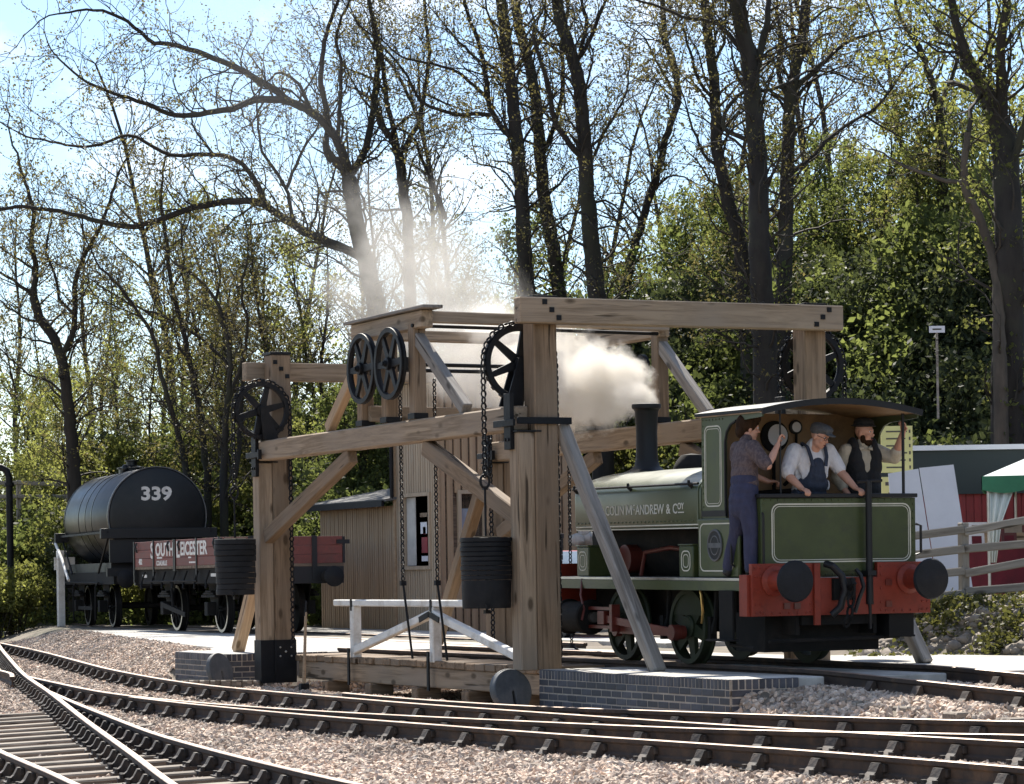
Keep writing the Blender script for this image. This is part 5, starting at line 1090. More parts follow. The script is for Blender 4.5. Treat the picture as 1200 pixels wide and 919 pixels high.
# car parked beyond the locomotive
def car(loc, rz):
    c = thing('parked_car', 'red hatchback car parked beyond the locomotive, seen past the prop', 'car', loc, rz)
    side = [(-1.9, .35), (-1.95, .75), (-1.75, .95), (-1.1, 1.0), (1.0, .98), (1.75, .82), (1.95, .6), (1.93, .32)]
    mb = MB(); mb.prism(side, (0, -.82, 0), (1, 0, 0), (0, 0, 1), (0, 1.64, 0)); mb.build('body', 'carred', c, bevel=.06)
    mb = MB(); vv = []
    for x, z, w_ in ((-1.72, .94, .78), (-1.35, 1.42, .62), (.25, 1.44, .62), (1.05, .97, .76)): vv += [(x, -w_, z), (x, w_, z)]
    mb.add(vv, [(0, 2, 3, 1), (2, 4, 5, 3), (4, 6, 7, 5), (0, 6, 4, 2), (1, 3, 5, 7), (0, 1, 7, 6)]); cb = mb.build('cabin', 'carred', c, bevel=.03)
    for s_ in (-1, 1):
        for poly in ([(-1.5, 1.0), (-1.26, 1.36), (-.55, 1.37), (-.55, 1.0)], [(-.48, 1.0), (-.48, 1.37), (.2, 1.38), (.78, 1.0)]):
            vv = [(x, s_ * (.775 - (z - .95) * .33 + .012), z) for x, z in poly]; m2 = MB(); m2.add(vv + [(x, y - s_ * .01, z) for x, y, z in vv], [(0, 1, 2, 3), (7, 6, 5, 4), (0, 4, 5, 1), (1, 5, 6, 2), (2, 6, 7, 3), (3, 7, 4, 0)]); m2.build('window', 'glassblue', cb, smooth=False)
        for x in (-1.2, 1.25):
            m3 = MB(); m3.lathe([(0, -.09), (.2, -.09), (.29, -.08), (.3, 0), (.29, .08), (.2, .09), (0, .09)], (x, s_ * .76, .3), (0, 1, 0), 24); w_ = m3.build('wheel', 'black', c); m4 = MB(); m4.lathe([(0, .095), (.18, .095), (.19, .09)], (x, s_ * .76, .3), (0, s_, 0), 20); m4.build('hub', 'steel', w_)
        MB().box((1.86, s_ * .55, .68), (.1, .3, .14)).build('headlight', 'glassblue', c, bevel=.03); MB().box((-1.9, s_ * .6, .75), (.08, .2, .22)).build('tail_light', 'redrod', c, bevel=.03)
    for x, z0, z1, w0, w1 in ((.67, 1.02, 1.38, .68, .58),):
        m5 = MB(); m5.add([(.98, -.66, 1.02), (.98, .66, 1.02), (.33, .56, 1.41), (.33, -.56, 1.41)], [(0, 1, 2, 3)]); g = m5.build('windscreen', 'glassblue', cb); g.location = (.02, 0, .015)
    return c
q = survey(674, 700, 49); car((q.x, q.y, gz(q.x, q.y) + .02), R(64.8 + 180 + 24))
wv = thing('limewashed_rock', 'pale rounded boulder on the bank above the red car', 'rock', survey(683, 628, 55)); wv.location.z -= .12; wv.scale = (.42, .42, .42)
mb = MB()
for (bx, bz, br_) in ((-.3, .1, .42), (.25, .16, .46), (.05, .42, .3)):
    k0 = len(mb.v); mb.ell((bx, 0, bz), (br_, br_ * .8, br_ * .7), 11, 7)
    for q in range(k0, len(mb.v)): v_ = mb.v[q]; f = 1 + .16 * math.sin(v_[0] * 17 + v_[2] * 11) * math.cos(v_[1] * 13 + v_[2] * 7); mb.v[q] = (bx + (v_[0] - bx) * f, v_[1] * f, bz + (v_[2] - bz) * f)
mb.build('boulder', 'concrete', wv)
sn = thing('bank_sign', 'small white sign on a thin post high in the bushes of the bank', 'sign', survey(1098, 386, 52)); MB().span((-.14, -.01, -.06), (.14, .01, .06)).build('sign_panel', 'whiteboard', sn); sn.rotation_euler = (0, 0, -A_YAW)
text('KEEP', 'lettering', 'ink', sn.children[0], (-.08, -.0115, -.025), (1, 0, 0), (0, 0, 1), .07, ext=.001) if False else None
MB().span((-.08, -.014, -.015), (.08, -.011, .015)).build('print_line', 'ink', sn.children[0]); MB().span((-.02, .012, -1.6), (.02, .04, .05)).build('sign_post', 'fence', sn)
# tumbled rocks at the foot of the bank
for i in range(26):
    px = random.choice([random.uniform(1005, 1065), random.uniform(1130, 1235)]); d = random.uniform(34.8, 36.2) if px < 1100 else random.uniform(35.2, 36.4); q = survey(px, 740, d); z = gz(q.x, q.y)
    mb = MB(); r_ = random.uniform(.07, .2); mb.ell((0, 0, r_ * .35), (r_, r_ * random.uniform(.6, 1), r_ * .6), 9, 6); ph = random.uniform(0, 9)
    for j, v_ in enumerate(mb.v): f = 1 + .22 * math.sin(v_[0] * 30 + ph) * math.cos(v_[1] * 25 + ph); mb.v[j] = (v_[0] * f, v_[1] * f, v_[2] * f)
    o = mb.build('rock', 'rock', None); o.location = (q.x, q.y, z - .02); o.rotation_euler = (0, 0, ph); tag(o, 'rough brown stone tumbled at the foot of the grassy bank', 'rock', 'stones below the fence')
# ------------------------------------------------------------------ people
def fuse(name, mb, m, parent, vox=.012, smooth_it=6, smooth=True):
    """weld overlapping swellings into one continuous surface"""
    me = mb.mesh('tmp'); o = bpy.data.objects.new('tmp', me); col.objects.link(o)
    r_ = o.modifiers.new('r', 'REMESH'); r_.mode = 'VOXEL'; r_.voxel_size = vox
    s_ = o.modifiers.new('s', 'SMOOTH'); s_.factor = .5; s_.iterations = smooth_it
    bpy.context.view_layer.update(); e = o.evaluated_get(bpy.context.evaluated_depsgraph_get()); nm = bpy.data.meshes.new_from_object(e); bpy.data.objects.remove(o)
    nm.materials.clear(); nm.materials.append(M[m]); nm.name = name
    nm.polygons.foreach_set('use_smooth', np.ones(len(nm.polygons), bool))
    ob = bpy.data.objects.new(name, nm); col.objects.link(ob)
    if parent is not None: adopt(ob, parent)
    return ob
def cap(mb, pts, rs, n=12):
    """limb: tapered run of rounded sections"""
    pts = [Vector(p) for p in pts]; mb.tube(pts, list(rs), n)
    for p, r_ in zip(pts, rs): mb.ell(p, (r_, r_, r_), n, 8)
def hand(mb, wrist, fwd, up, grip=1.0, side=1, L_=.19):
    """palm, four unequal curled fingers and a thumb leaving the side of the palm"""
    w_ = Vector(wrist); f = Vector(fwd).normalized(); u = Vector(up); u = (u - f * u.dot(f)).normalized(); s_ = f.cross(u) * side
    rot = Matrix((s_, f, u)).transposed()
    mb.ell(w_ + f * .048, (.040, .052, .018), 12, 8, rot)
    for k, (o_, ln) in enumerate(((-.030, .066), (-.010, .076), (.011, .071), (.030, .056))):
        b = w_ + f * .085 + s_ * o_; a = grip * 1.05; d1 = (f * math.cos(a * .5) - u * math.sin(a * .5)); d2 = (f * math.cos(a * 1.5) - u * math.sin(a * 1.5)); d3 = (f * math.cos(a * 2.3) - u * math.sin(a * 2.3))
        p1 = b + d1 * ln * .45; p2 = p1 + d2 * ln * .35; p3 = p2 + d3 * ln * .28
        cap(mb, [b - f * .02, b, p1, p2, p3], [.0105, .0105, .0095, .009, .0075], 8)
    b = w_ + f * .025 - s_ * .034; p1 = b + (f * .6 - s_ * .6 - u * .2).normalized() * .035; p2 = p1 + (f * .8 - u * .6 * grip).normalized() * .032
    cap(mb, [w_ + f * .02, b, p1, p2], [.014, .013, .011, .009], 8)
def head(mb, c, f, tilt=0., s=1.):
    """skull, jaw, nose, brow, ears; f = facing"""
    c = Vector(c); f = Vector(f).normalized(); sd_ = f.cross(UP).normalized(); up = sd_.cross(f)
    rot = Matrix((sd_, f, up)).transposed(); g = lambda a, b, d: c + sd_ * a * s + f * b * s + up * d * s
    mb.ell(g(0, -.008, .025), (.076 * s, .096 * s, .092 * s), 16, 12, rot); mb.ell(g(0, .022, -.05), (.058 * s, .066 * s, .066 * s), 14, 10, rot); mb.ell(g(0, .052, -.092), (.030 * s, .030 * s, .024 * s), 10, 8, rot)
    mb.ell(g(0, .098, -.022), (.013 * s, .024 * s, .016 * s), 8, 6, rot); mb.ell(g(0, .086, .006), (.010 * s, .016 * s, .026 * s), 8, 6, rot)
    mb.ell(g(0, .078, .030), (.046 * s, .018 * s, .012 * s), 10, 6, rot); mb.ell(g(0, .078, -.062), (.024 * s, .014 * s, .010 * s), 8, 6, rot)
    for q in (-1, 1): mb.ell(g(.078 * q, -.004, -.012), (.010 * s, .020 * s, .032 * s), 8, 8, rot); mb.ell(g(.040 * q, .062, -.030), (.022 * s, .022 * s, .022 * s), 8, 6, rot)
    return g, rot
def face_bits(g, rot, parent, s=1.):
    for q in (-1, 1):
        mb = MB(); mb.ell(g(.030 * q, .082, .012), (.012 * s, .008 * s, .008 * s), 8, 6, rot); e = mb.build('eye', 'whiteboard', parent); mb = MB(); mb.ell(g(.030 * q, .0885, .012), (.006, .004, .006), 8, 6, rot); mb.build('pupil', 'black', e)
    mb = MB(); mb.ell(g(0, .092, -.064), (.022 * s, .006 * s, .005 * s), 8, 6, rot); mb.build('mouth', 'maroon', parent)
# --- 1: standing on the running plate, back to the camera, holding the pillar
p1 = thing('person', 'person with short brown hair in plum shirt and navy trousers standing in the cab doorway', 'person', (.72, -3.15, .985), absolute=True)
sk = MB(); cap(sk, [(.80, -3.12, 2.30), (.82, -3.11, 2.42)], [.058, .054]); g1, r1 = head(sk, (.85, -3.10, 2.485), (.95, -.30, -.08), s=1.03)
eR = Vector((.84, -3.49, 2.09)); hR = Vector((1.005, -3.41, 2.31))
cap(sk, [(.79, -3.33, 2.26), (.80, -3.42, 2.16), eR, eR.lerp(hR, .4), eR.lerp(hR, .85), hR], [.05, .048, .042, .042, .030, .027])
hand(sk, hR, (.35, .1, .9), (-.8, .5, .3), 1.2, 1)
eL = Vector((.92, -2.90, 2.05)); hL = Vector((1.12, -3.0, 1.95)); cap(sk, [(.79, -2.94, 2.26), eL, hL], [.05, .042, .028]); hand(sk, hL, (.9, -.1, 0), (0, 0, 1), .8, 1)
cap(sk, [(.775, -3.13, 2.24), (.755, -3.16, 1.95)], [.07, .07])
b1_ = fuse('body', sk, 'skin', p1, .0075, 4); face_bits(g1, r1, p1, 1.03)
sh = MB()
for (x, y, z, rx, ry) in ((.775, -3.13, 2.24, .085, .165), (.77, -3.14, 2.18, .115, .185), (.765, -3.15, 2.12, .13, .178), (.755, -3.16, 2.02, .135, .170), (.75, -3.17, 1.93, .138, .172)): sh.ell((x, y, z), (rx, ry, .14), 16, 10)
cap(sh, [(.785, -3.29, 2.285), (.79, -3.36, 2.22), (.815, -3.44, 2.135), (.826, -3.465, 2.115)], [.082, .080, .074, .072]); cap(sh, [(.785, -2.98, 2.285), (.80, -2.93, 2.2), (.86, -2.91, 2.11)], [.082, .078, .07]); cap(sh, [(.80, -3.12, 2.36), (.81, -3.12, 2.385)], [.066, .060])
fuse('shirt', sh, 'shirtplum', p1, .011, 7)
tr = MB()
for (x, y, z, rx, ry) in ((.745, -3.17, 1.95, .135, .172), (.735, -3.18, 1.85, .14, .18), (.73, -3.18, 1.76, .148, .188), (.725, -3.18, 1.68, .14, .18)): tr.ell((x, y, z), (rx, ry, .13), 16, 10)
cap(tr, [(.72, -3.27, 1.70), (.735, -3.30, 1.5), (.73, -3.31, 1.40), (.72, -3.32, 1.22), (.715, -3.33, 1.06)], [.105, .092, .078, .074, .068]); cap(tr, [(.72, -3.09, 1.70), (.715, -3.08, 1.5), (.72, -3.03, 1.40), (.70, -2.96, 1.22), (.69, -2.92, 1.08)], [.105, .09, .076, .072, .066])
fuse('trousers', tr, 'navy', p1, .011, 6)
for (x, y) in ((.715, -3.33), (.685, -2.91)):
    bt = MB(); cap(bt, [(x, y, 1.10), (x, y, 1.03)], [.056, .055]); bt.ell((x + .05, y - .01, 1.022), (.125, .048, .037), 12, 8); fuse('boot', bt, 'boot', p1, .009, 3)
hr_ = MB(); hr_.ell(g1(0, -.028, .045), (.104, .116, .106), 16, 12, r1); hr_.ell(g1(0, .05, .10), (.088, .07, .05), 12, 8, r1); hr_.ell(g1(0, -.085, -.02), (.088, .052, .085), 12, 8, r1)
for i in range(40):
    a = random.uniform(0, 6.28); e = random.uniform(.1, 1.4); hr_.ell(g1(math.cos(a) * .082 * math.cos(e), -.02 + math.sin(a) * .098 * math.cos(e), .05 + math.sin(e) * .085), (.027, .027, .022), 6, 5, r1)
cut = MB(); fuse('hair', hr_, 'hair', p1, .008, 2)
# --- 2: leaning on the bunker in cap and overalls
p2 = thing('person', 'man in grey flat cap, white shirt and blue bib overalls leaning on the bunker', 'person', (1.58, -3.02, 1.02), absolute=True)
sk = MB(); cap(sk, [(1.585, -3.13, 2.24), (1.59, -3.19, 2.335)], [.062, .058]); g2, r2 = head(sk, (1.595, -3.255, 2.405), (.38, -.85, -.42), s=1.03)
for (sx_, ex, ey, ez, hx, hy, hz) in ((1.37, 1.235, -3.18, 2.02, 1.30, -3.37, 1.865), (1.80, 1.885, -3.16, 2.05, 1.935, -3.38, 1.868)):
    s0 = Vector((sx_, -3.09, 2.25)); e0 = Vector((ex, ey, ez)); h0 = Vector((hx, hy, hz)); cap(sk, [s0, e0, e0.lerp(h0, .35), e0.lerp(h0, .9), h0], [.055, .046, .047, .033, .030]); hand(sk, h0, (.12, -.85, -.25), (0, -.2, 1), 1.0, 1)
cap(sk, [(1.585, -3.1, 2.22), (1.58, -3.03, 1.9)], [.07, .08]); fuse('body', sk, 'skin', p2, .0075, 4); face_bits(g2, r2, p2, 1.03)
sh = MB()
for (x, y, z, rx, ry) in ((1.585, -3.11, 2.20, .17, .09), (1.585, -3.10, 2.16, .20, .125), (1.583, -3.08, 2.09, .195, .135), (1.58, -3.05, 1.98, .185, .14), (1.58, -3.03, 1.86, .185, .145)): sh.ell((x, y, z), (rx, ry, .14), 16, 10)
cap(sh, [(1.39, -3.09, 2.255), (1.32, -3.13, 2.16), (1.25, -3.17, 2.055), (1.245, -3.19, 2.03)], [.09, .085, .075, .070]); cap(sh, [(1.785, -3.09, 2.255), (1.84, -3.12, 2.16), (1.88, -3.155, 2.08)], [.09, .084, .072]); cap(sh, [(1.585, -3.13, 2.30), (1.588, -3.16, 2.33)], [.078, .07])
for i in range(26): z = random.uniform(1.9, 2.22); a = random.uniform(3.3, 6.1); sh.ell((1.585 + math.cos(a) * .19, -3.07 + math.sin(a) * .13, z), (.03, .02, .06), 6, 5)
fuse('shirt', sh, 'shirtwhite', p2, .011, 5)
ov = MB()
for (x, y, z, rx, ry) in ((1.59, -3.125, 2.10, .105, .145), (1.588, -3.12, 2.06, .115, .150), (1.587, -3.11, 1.99, .14, .158), (1.583, -3.085, 1.92, .19, .165), (1.58, -3.04, 1.82, .20, .16), (1.58, -3.02, 1.70, .20, .16), (1.58, -3.0, 1.58, .195, .155)): ov.ell((x, y, z), (rx, ry, .12), 16, 10)
cap(ov, [(1.48, -2.98, 1.6), (1.48, -2.98, 1.3), (1.48, -2.96, 1.06)], [.105, .085, .075]); cap(ov, [(1.68, -2.98, 1.6), (1.68, -2.98, 1.3), (1.68, -2.96, 1.06)], [.105, .085, .075]); oo = fuse('overalls', ov, 'denim', p2, .012, 4)
for s_ in (-1, 1):
    st_ = MB(); pts = [(1.59 + s_ * .075, -3.245, 2.10), (1.59 + s_ * .095, -3.235, 2.20), (1.588 + s_ * .105, -3.19, 2.30), (1.585 + s_ * .10, -3.08, 2.345), (1.585 + s_ * .05, -2.97, 2.2)]
    for a, b in zip(pts, pts[1:]): st_.beam(a, b, .036, .012, up=(0, -1, .4))
    st_.build('brace_strap', 'denim', oo)
for x in (1.48, 1.68):
    bt = MB(); bt.ell((x, -3.0, 1.055), (.05, .13, .037), 12, 8); cap(bt, [(x, -2.96, 1.14), (x, -2.96, 1.06)], [.056, .055]); fuse('boot', bt, 'boot', p2, .01, 3)
cp = MB(); cp.ell(g2(0, -.015, .075), (.100, .118, .058), 18, 10, r2); cp.ell(g2(0, .03, .09), (.092, .09, .045), 14, 8, r2); cp.ell(g2(0, .118, .055), (.070, .055, .012), 14, 6, r2); cp.ell(g2(0, -.03, .045), (.092, .105, .06), 14, 8, r2); fuse('flat_cap', cp, 'tweed', p2, .008, 3)
gl = MB()
for q in (-1, 1): gl.tube([tuple(g2(.032 * q + .024 * math.cos(a), .098, .008 + .018 * math.sin(a))) for a in [2 * math.pi * i / 12 for i in range(12)]], .0028, 5, closed=True); gl.tube([g2(.055 * q, .096, .012), g2(.078 * q, .02, .012)], .0028, 5)
gl.build('spectacles', 'black', p2, fix=False)
# --- 3: waistcoat and black hat, arm up on the roof pillar
p3 = thing('person', 'bearded man in black hat, waistcoat and cream shirt, arm raised to the roof pillar', 'person', (2.27, -2.98, 1.02), absolute=True)
sk = MB(); cap(sk, [(2.27, -2.97, 2.26), (2.275, -2.99, 2.37)], [.06, .056]); g3, r3 = head(sk, (2.285, -3.01, 2.455), (.45, -.88, -.05), s=1.03)
s0 = Vector((2.47, -2.98, 2.26)); e0 = Vector((2.56, -3.16, 2.20)); h0 = Vector((2.535, -3.36, 2.45)); cap(sk, [s0, e0, e0.lerp(h0, .35), e0.lerp(h0, .9), h0], [.055, .047, .046, .032, .028]); hand(sk, h0, (-.15, -.25, .9), (.9, .3, .1), 1.3, 1)
s0 = Vector((2.07, -2.97, 2.26)); e0 = Vector((2.02, -2.88, 1.98)); h0 = Vector((2.06, -3.05, 1.80)); cap(sk, [s0, e0, h0], [.055, .045, .03]); hand(sk, h0, (.1, -.8, -.4), (0, 0, 1), .9, 1)
cap(sk, [(2.27, -2.97, 2.22), (2.27, -2.95, 1.9)], [.07, .08]); fuse('body', sk, 'skin', p3, .0075, 4); face_bits(g3, r3, p3, 1.03)
sh = MB()
for (x, y, z, rx, ry) in ((2.27, -2.975, 2.21, .165, .085), (2.27, -2.97, 2.16, .195, .115), (2.27, -2.965, 2.1, .185, .125), (2.27, -2.96, 1.95, .175, .125), (2.27, -2.96, 1.84, .175, .125)): sh.ell((x, y, z), (rx, ry, .14), 16, 10)
cap(sh, [(2.45, -2.98, 2.26), (2.51, -3.06, 2.22), (2.56, -3.15, 2.195), (2.555, -3.20, 2.25)], [.088, .08, .072, .066]); cap(sh, [(2.09, -2.97, 2.26), (2.05, -2.92, 2.12), (2.02, -2.88, 1.99), (2.04, -2.96, 1.9)], [.088, .08, .07, .06]); cap(sh, [(2.27, -2.98, 2.31), (2.273, -2.985, 2.35)], [.075, .066]); fuse('shirt', sh, 'shirtcream', p3, .011, 5)
wv_ = MB()
for s_ in (-1, 1):
    for (dx, y, z, rx, ry) in ((.115, -2.975, 2.285, .055, .09), (.12, -2.98, 2.2, .085, .125), (.105, -2.985, 2.1, .10, .132), (.085, -2.98, 1.99, .11, .140), (.08, -2.975, 1.86, .115, .142), (.08, -2.97, 1.74, .12, .142)): wv_.ell((2.27 + s_ * dx, y - .012, z), (rx, ry + .01, .13), 14, 10)
fuse('waistcoat', wv_, 'waistcoat', p3, .011, 4)
tr = MB(); tr.ell((2.27, -2.95, 1.66), (.185, .145, .16), 16, 10); cap(tr, [(2.18, -2.95, 1.6), (2.18, -2.95, 1.3), (2.18, -2.94, 1.06)], [.1, .085, .075]); cap(tr, [(2.36, -2.95, 1.6), (2.36, -2.95, 1.3), (2.36, -2.94, 1.06)], [.1, .085, .075]); fuse('trousers', tr, 'waistcoat', p3, .014, 4)
for x in (2.18, 2.36): bt = MB(); bt.ell((x, -2.98, 1.055), (.05, .13, .037), 12, 8); cap(bt, [(x, -2.94, 1.14), (x, -2.94, 1.06)], [.056, .055]); fuse('boot', bt, 'boot', p3, .01, 3)
ha = MB(); ha.ell(g3(0, -.01, .10), (.098, .115, .062), 18, 10, r3); ha.ell(g3(0, -.01, .072), (.128, .145, .013), 22, 6, r3); fuse('hat', ha, 'waistcoat', p3, .008, 2)
bd = MB(); bd.ell(g3(0, .045, -.092), (.052, .048, .042), 12, 8, r3); bd.ell(g3(.05, .015, -.06), (.02, .035, .05), 8, 8, r3); bd.ell(g3(-.05, .015, -.06), (.02, .035, .05), 8, 8, r3); bd.ell(g3(0, .092, -.05), (.03, .012, .007), 8, 6, r3); fuse('beard', bd, 'hair', p3, .007, 2)
for s_ in (-1, 1):
    cl = MB(); cl.add([(2.272 + s_ * .012, -3.075, 2.285), (2.272 + s_ * .075, -3.04, 2.335), (2.272 + s_ * .10, -3.075, 2.265)], [(0, 1, 2)]); c_ = cl.build('collar', 'shirtcream', p3); md = c_.modifiers.new('t', 'SOLIDIFY'); md.thickness = .008
# ------------------------------------------------------------------ woodland
def rnd3():
    while True:
        v = (random.uniform(-1, 1), random.uniform(-1, 1), random.uniform(-1, 1)); l2 = v[0] * v[0] + v[1] * v[1] + v[2] * v[2]
        if .02 < l2 < 1: s = l2 ** -.5; return (v[0] * s, v[1] * s, v[2] * s)
def nrm(x, y, z):
    s = (x * x + y * y + z * z) ** -.5; return x * s, y * s, z * s
class Tree:
    def __init__(s, maxlev=3, gnarl=.46, prob=(.0, .58, .62, .5), minr=.009): s.seg = []; s.tips = []; s.maxlev = maxlev; s.gnarl = gnarl; s.prob = prob; s.minr = minr
    def grow(s, p, d, L_, r_, lev):
        n = max(3, int(L_ / (.24 if lev < 3 else .17))); st = L_ / n; px, py, pz = p; dx, dy, dz = d; ra = r_
        for i in range(n):
            a, b, c = rnd3(); g = s.gnarl; dx, dy, dz = nrm(dx + a * g, dy + b * g, dz + c * g + .045)
            qx, qy, qz = px + dx * st, py + dy * st, pz + dz * st; rb = max(s.minr * .7, r_ * (1 - .8 * (i + 1) / n))
            s.seg.append((px, py, pz, qx, qy, qz, ra, rb)); px, py, pz, ra = qx, qy, qz, rb
            if lev < s.maxlev and i > 0 and random.random() < s.prob[lev]:
                a, b, c = rnd3(); k = dx * a + dy * b + dz * c; a -= dx * k; b -= dy * k; c -= dz * k
                w_ = random.uniform(.7, 1.5); s.grow((px, py, pz), nrm(dx + a * w_, dy + b * w_, dz + c * w_ + .1), L_ * (1 - .55 * i / n) * random.uniform(.32, .62), max(s.minr, ra * .62), lev + 1)
        s.tips.append((px, py, pz))
        if lev >= 2: s.tips.append(((px + p[0]) / 2, (py + p[1]) / 2, (pz + p[2]) / 2))
    def mesh(s, sides=3):
        A = np.array(s.seg, np.float64); P = A[:, :3]; Q = A[:, 3:6]; D = Q - P; D /= np.linalg.norm(D, axis=1)[:, None]
        ref = np.where(np.abs(D[:, 2:3]) < .9, np.array([[0, 0, 1.]]), np.array([[1., 0, 0]])); U = np.cross(D, ref); U /= np.linalg.norm(U, axis=1)[:, None]; Vv = np.cross(D, U); n = len(A); V = np.zeros((n, 2 * sides, 3))
        for j in range(sides):
            a = 2 * math.pi * j / sides; o = U * math.cos(a) + Vv * math.sin(a); V[:, j] = P + o * A[:, 6:7]; V[:, sides + j] = Q + o * A[:, 7:8]
        b = (np.arange(n) * 2 * sides)[:, None]; F = []
        for j in range(sides): F.append(np.hstack([b + j, b + (j + 1) % sides, b + sides + (j + 1) % sides, b + sides + j]))
        return V.reshape(-1, 3), np.vstack(F)
def leaves(pts, per, spread, size, up=.25, vary=.75):
    """leaf blades (rhombs) scattered about the given points"""
    pts = np.asarray(pts); n = len(pts) * per; c = np.repeat(pts, per, 0) + rng.normal(0, spread, (n, 3)); a = rng.normal(0, 1, (n, 3)); a /= np.linalg.norm(a, axis=1)[:, None]
    b = rng.normal(0, 1, (n, 3)); b[:, 2] *= .6; b -= a * (a * b).sum(1)[:, None]; b /= np.linalg.norm(b, axis=1)[:, None]; s = (size * (1 + vary * rng.uniform(-1, 1, n)))[:, None]
    V = np.stack([c - a * s * .5, c + b * s * .32, c + a * s * .5, c - b * s * .32], 1).reshape(-1, 3); F = np.arange(n * 4).reshape(-1, 4); return V, F
def thick(pts, rs, name, parent, m='bark', n=9):
    mb = MB(); mb.tube(pts, rs, n); return mb
def dense(tr):
    """round off the surveyed line and give it the small crooks of a real bough"""
    P = [Vector((a, b, 0)) for a, b in tr]; P = [P[0] * 2 - P[1]] + P + [P[-1] * 2 - P[-2]]; out = []
    for i in range(1, len(P) - 2):
        n = max(2, int((P[i + 1] - P[i]).length / 9))
        for k in range(n):
            t = k / n; a, b, c, e = P[i - 1:i + 3]; q = .5 * ((2 * b) + (c - a) * t + (2 * a - 5 * b + 4 * c - e) * t * t + (3 * b - 3 * c + e - a) * t ** 3); j = 0 if (i == 1 and k == 0) else 1.1
            out.append((q.x + random.uniform(-j, j), q.y + random.uniform(-j, j)))
    out.append((P[-2].x, P[-2].y)); return out
def place_trace(tr, d, dstart, wob):
    out = []; L_ = 0; ph = random.uniform(0, 6)
    for i, q in enumerate(tr):
        if i: L_ += math.hypot(q[0] - tr[i - 1][0], q[1] - tr[i - 1][1]) / F_PX * d
        out.append((q[0], q[1], dstart + wob * L_ + .25 * math.sin(L_ * .9 + ph) * min(1, L_ / 2)))
    return out
def traced_tree(label, d, trunk, r0, r1, limbs, name='oak_tree', leaf=('leaf_bud', 4, .10, .075), lev=3, bark='bark', ivy=None, twig_every=.21, dens=1.0, tw=(.7, 2.3), lscale=.72):
    """trunk and limbs follow surveyed lines; twigs are grown"""
    T = Tree(maxlev=lev); mb = MB(); lines_ = []
    base = trunk[0]; bp = survey(base[0], base[1], d); zg = gz(bp.x, bp.y)
    trunk = dense(trunk); tpts = place_trace(trunk, d, d, random.uniform(-.05, .05)); w_ = [survey(*q) for q in tpts]
    if w_[0].z > zg: w_ = [Vector((w_[0].x, w_[0].y, zg - .3))] + w_; tpts = [tpts[0]] + tpts
    n = len(w_); rs = [r0 + (r1 - r0) * (i / (n - 1)) ** .8 for i in range(n)]; rs[0] *= 1.25; mb.tube(w_, rs, 10); lines_.append((tpts, w_, rs))
    for (tr, ra, rb) in limbs:
        tr = dense(tr); best = None
        for tp, ww, rr in lines_:
            for q in tp:
                e = math.hypot(q[0] - tr[0][0], q[1] - tr[0][1])
                if best is None or e < best[0]: best = (e, q[2])
        lp = place_trace(tr, d, best[1], random.uniform(-.35, .35)); ww = [survey(*q) for q in lp]; k = len(ww); rr = [(ra + (rb - ra) * i / (k - 1)) * lscale for i in range(k)]
        # refine with gentle waviness
        mb.tube(ww, rr, 7); lines_.append((lp, ww, rr))
    for li, (tp, ww, rr) in enumerate(lines_):
        for i in range(1, len(ww)):
            sg = ww[i] - ww[i - 1]; ln = sg.length; k = int(ln / twig_every * dens + random.random())
            for j in range(k):
                t = random.random(); p = ww[i - 1].lerp(ww[i], t); r_ = rr[i - 1] + (rr[i] - rr[i - 1]) * t
                if p.z < zg + 2.6 and li == 0: continue
                a, b, c = rnd3(); dv = sg.normalized(); kx = dv.x * a + dv.y * b + dv.z * c; q = nrm(a - dv.x * kx + dv.x * .55, b - dv.y * kx + dv.y * .55, c - dv.z * kx + dv.z * .55 + .25)
                T.grow(tuple(p), q, random.uniform(*tw), max(.012, min(.04, r_ * .35)), 1)
        e = ww[-1]; dv = (ww[-1] - ww[-2]).normalized(); T.grow(tuple(e), tuple(dv), random.uniform(1.5, 2.6), max(.015, rr[-1]), 1)
    root = thing(name, label, 'tree', (w_[0].x, w_[0].y, zg), absolute=True)
    mb.build('trunk', bark, root)
    V, F = T.mesh(); kind(from_arrays('twigs', V, F, 'twig', root), 'stuff')
    if leaf: V, F = leaves(T.tips, leaf[1] + 2, leaf[2] * .9, leaf[3] * .85); from_arrays('crown', V, F, leaf[0], root)
    if ivy:
        P = []
        for i in range(1, len(w_)):
            for j in range(ivy[1]):
                t = random.random(); p = w_[i - 1].lerp(w_[i], t)
                if p.z < zg + ivy[2]: a = rnd3(); k = random.uniform(.15, ivy[3]); P.append((p.x + a[0] * k, p.y + a[1] * k, p.z + a[2] * .3))
        if P: V, F = leaves(P, 7, .12, .10); from_arrays('ivy', V, F, ivy[0], root)
    return root
traced_tree('spreading oak in the gap behind the tank wagon, forking low with upright boughs', 71, [(87, 560), (84, 520), (79, 466), (72, 419), (60, 392), (47, 371), (39, 348)], .18, .11,
    [([(39, 348), (42, 317), (37, 284), (39, 250), (30, 215), (22, 190)], .11, .05), ([(72, 419), (84, 395), (88, 370), (89, 328), (101, 294), (116, 270), (128, 235), (140, 200)], .11, .04), ([(39, 348), (17, 329), (0, 319), (-25, 300)], .07, .03), ([(88, 370), (70, 350), (64, 320), (55, 295), (60, 262)], .06, .03), ([(79, 466), (60, 448), (35, 440), (12, 420), (-10, 400)], .05, .02), ([(84, 500), (110, 480), (135, 476)], .04, .02), ([(42, 317), (15, 300), (-5, 285)], .05, .02)], leaf=('leaf_bud', 4, .12, .07))
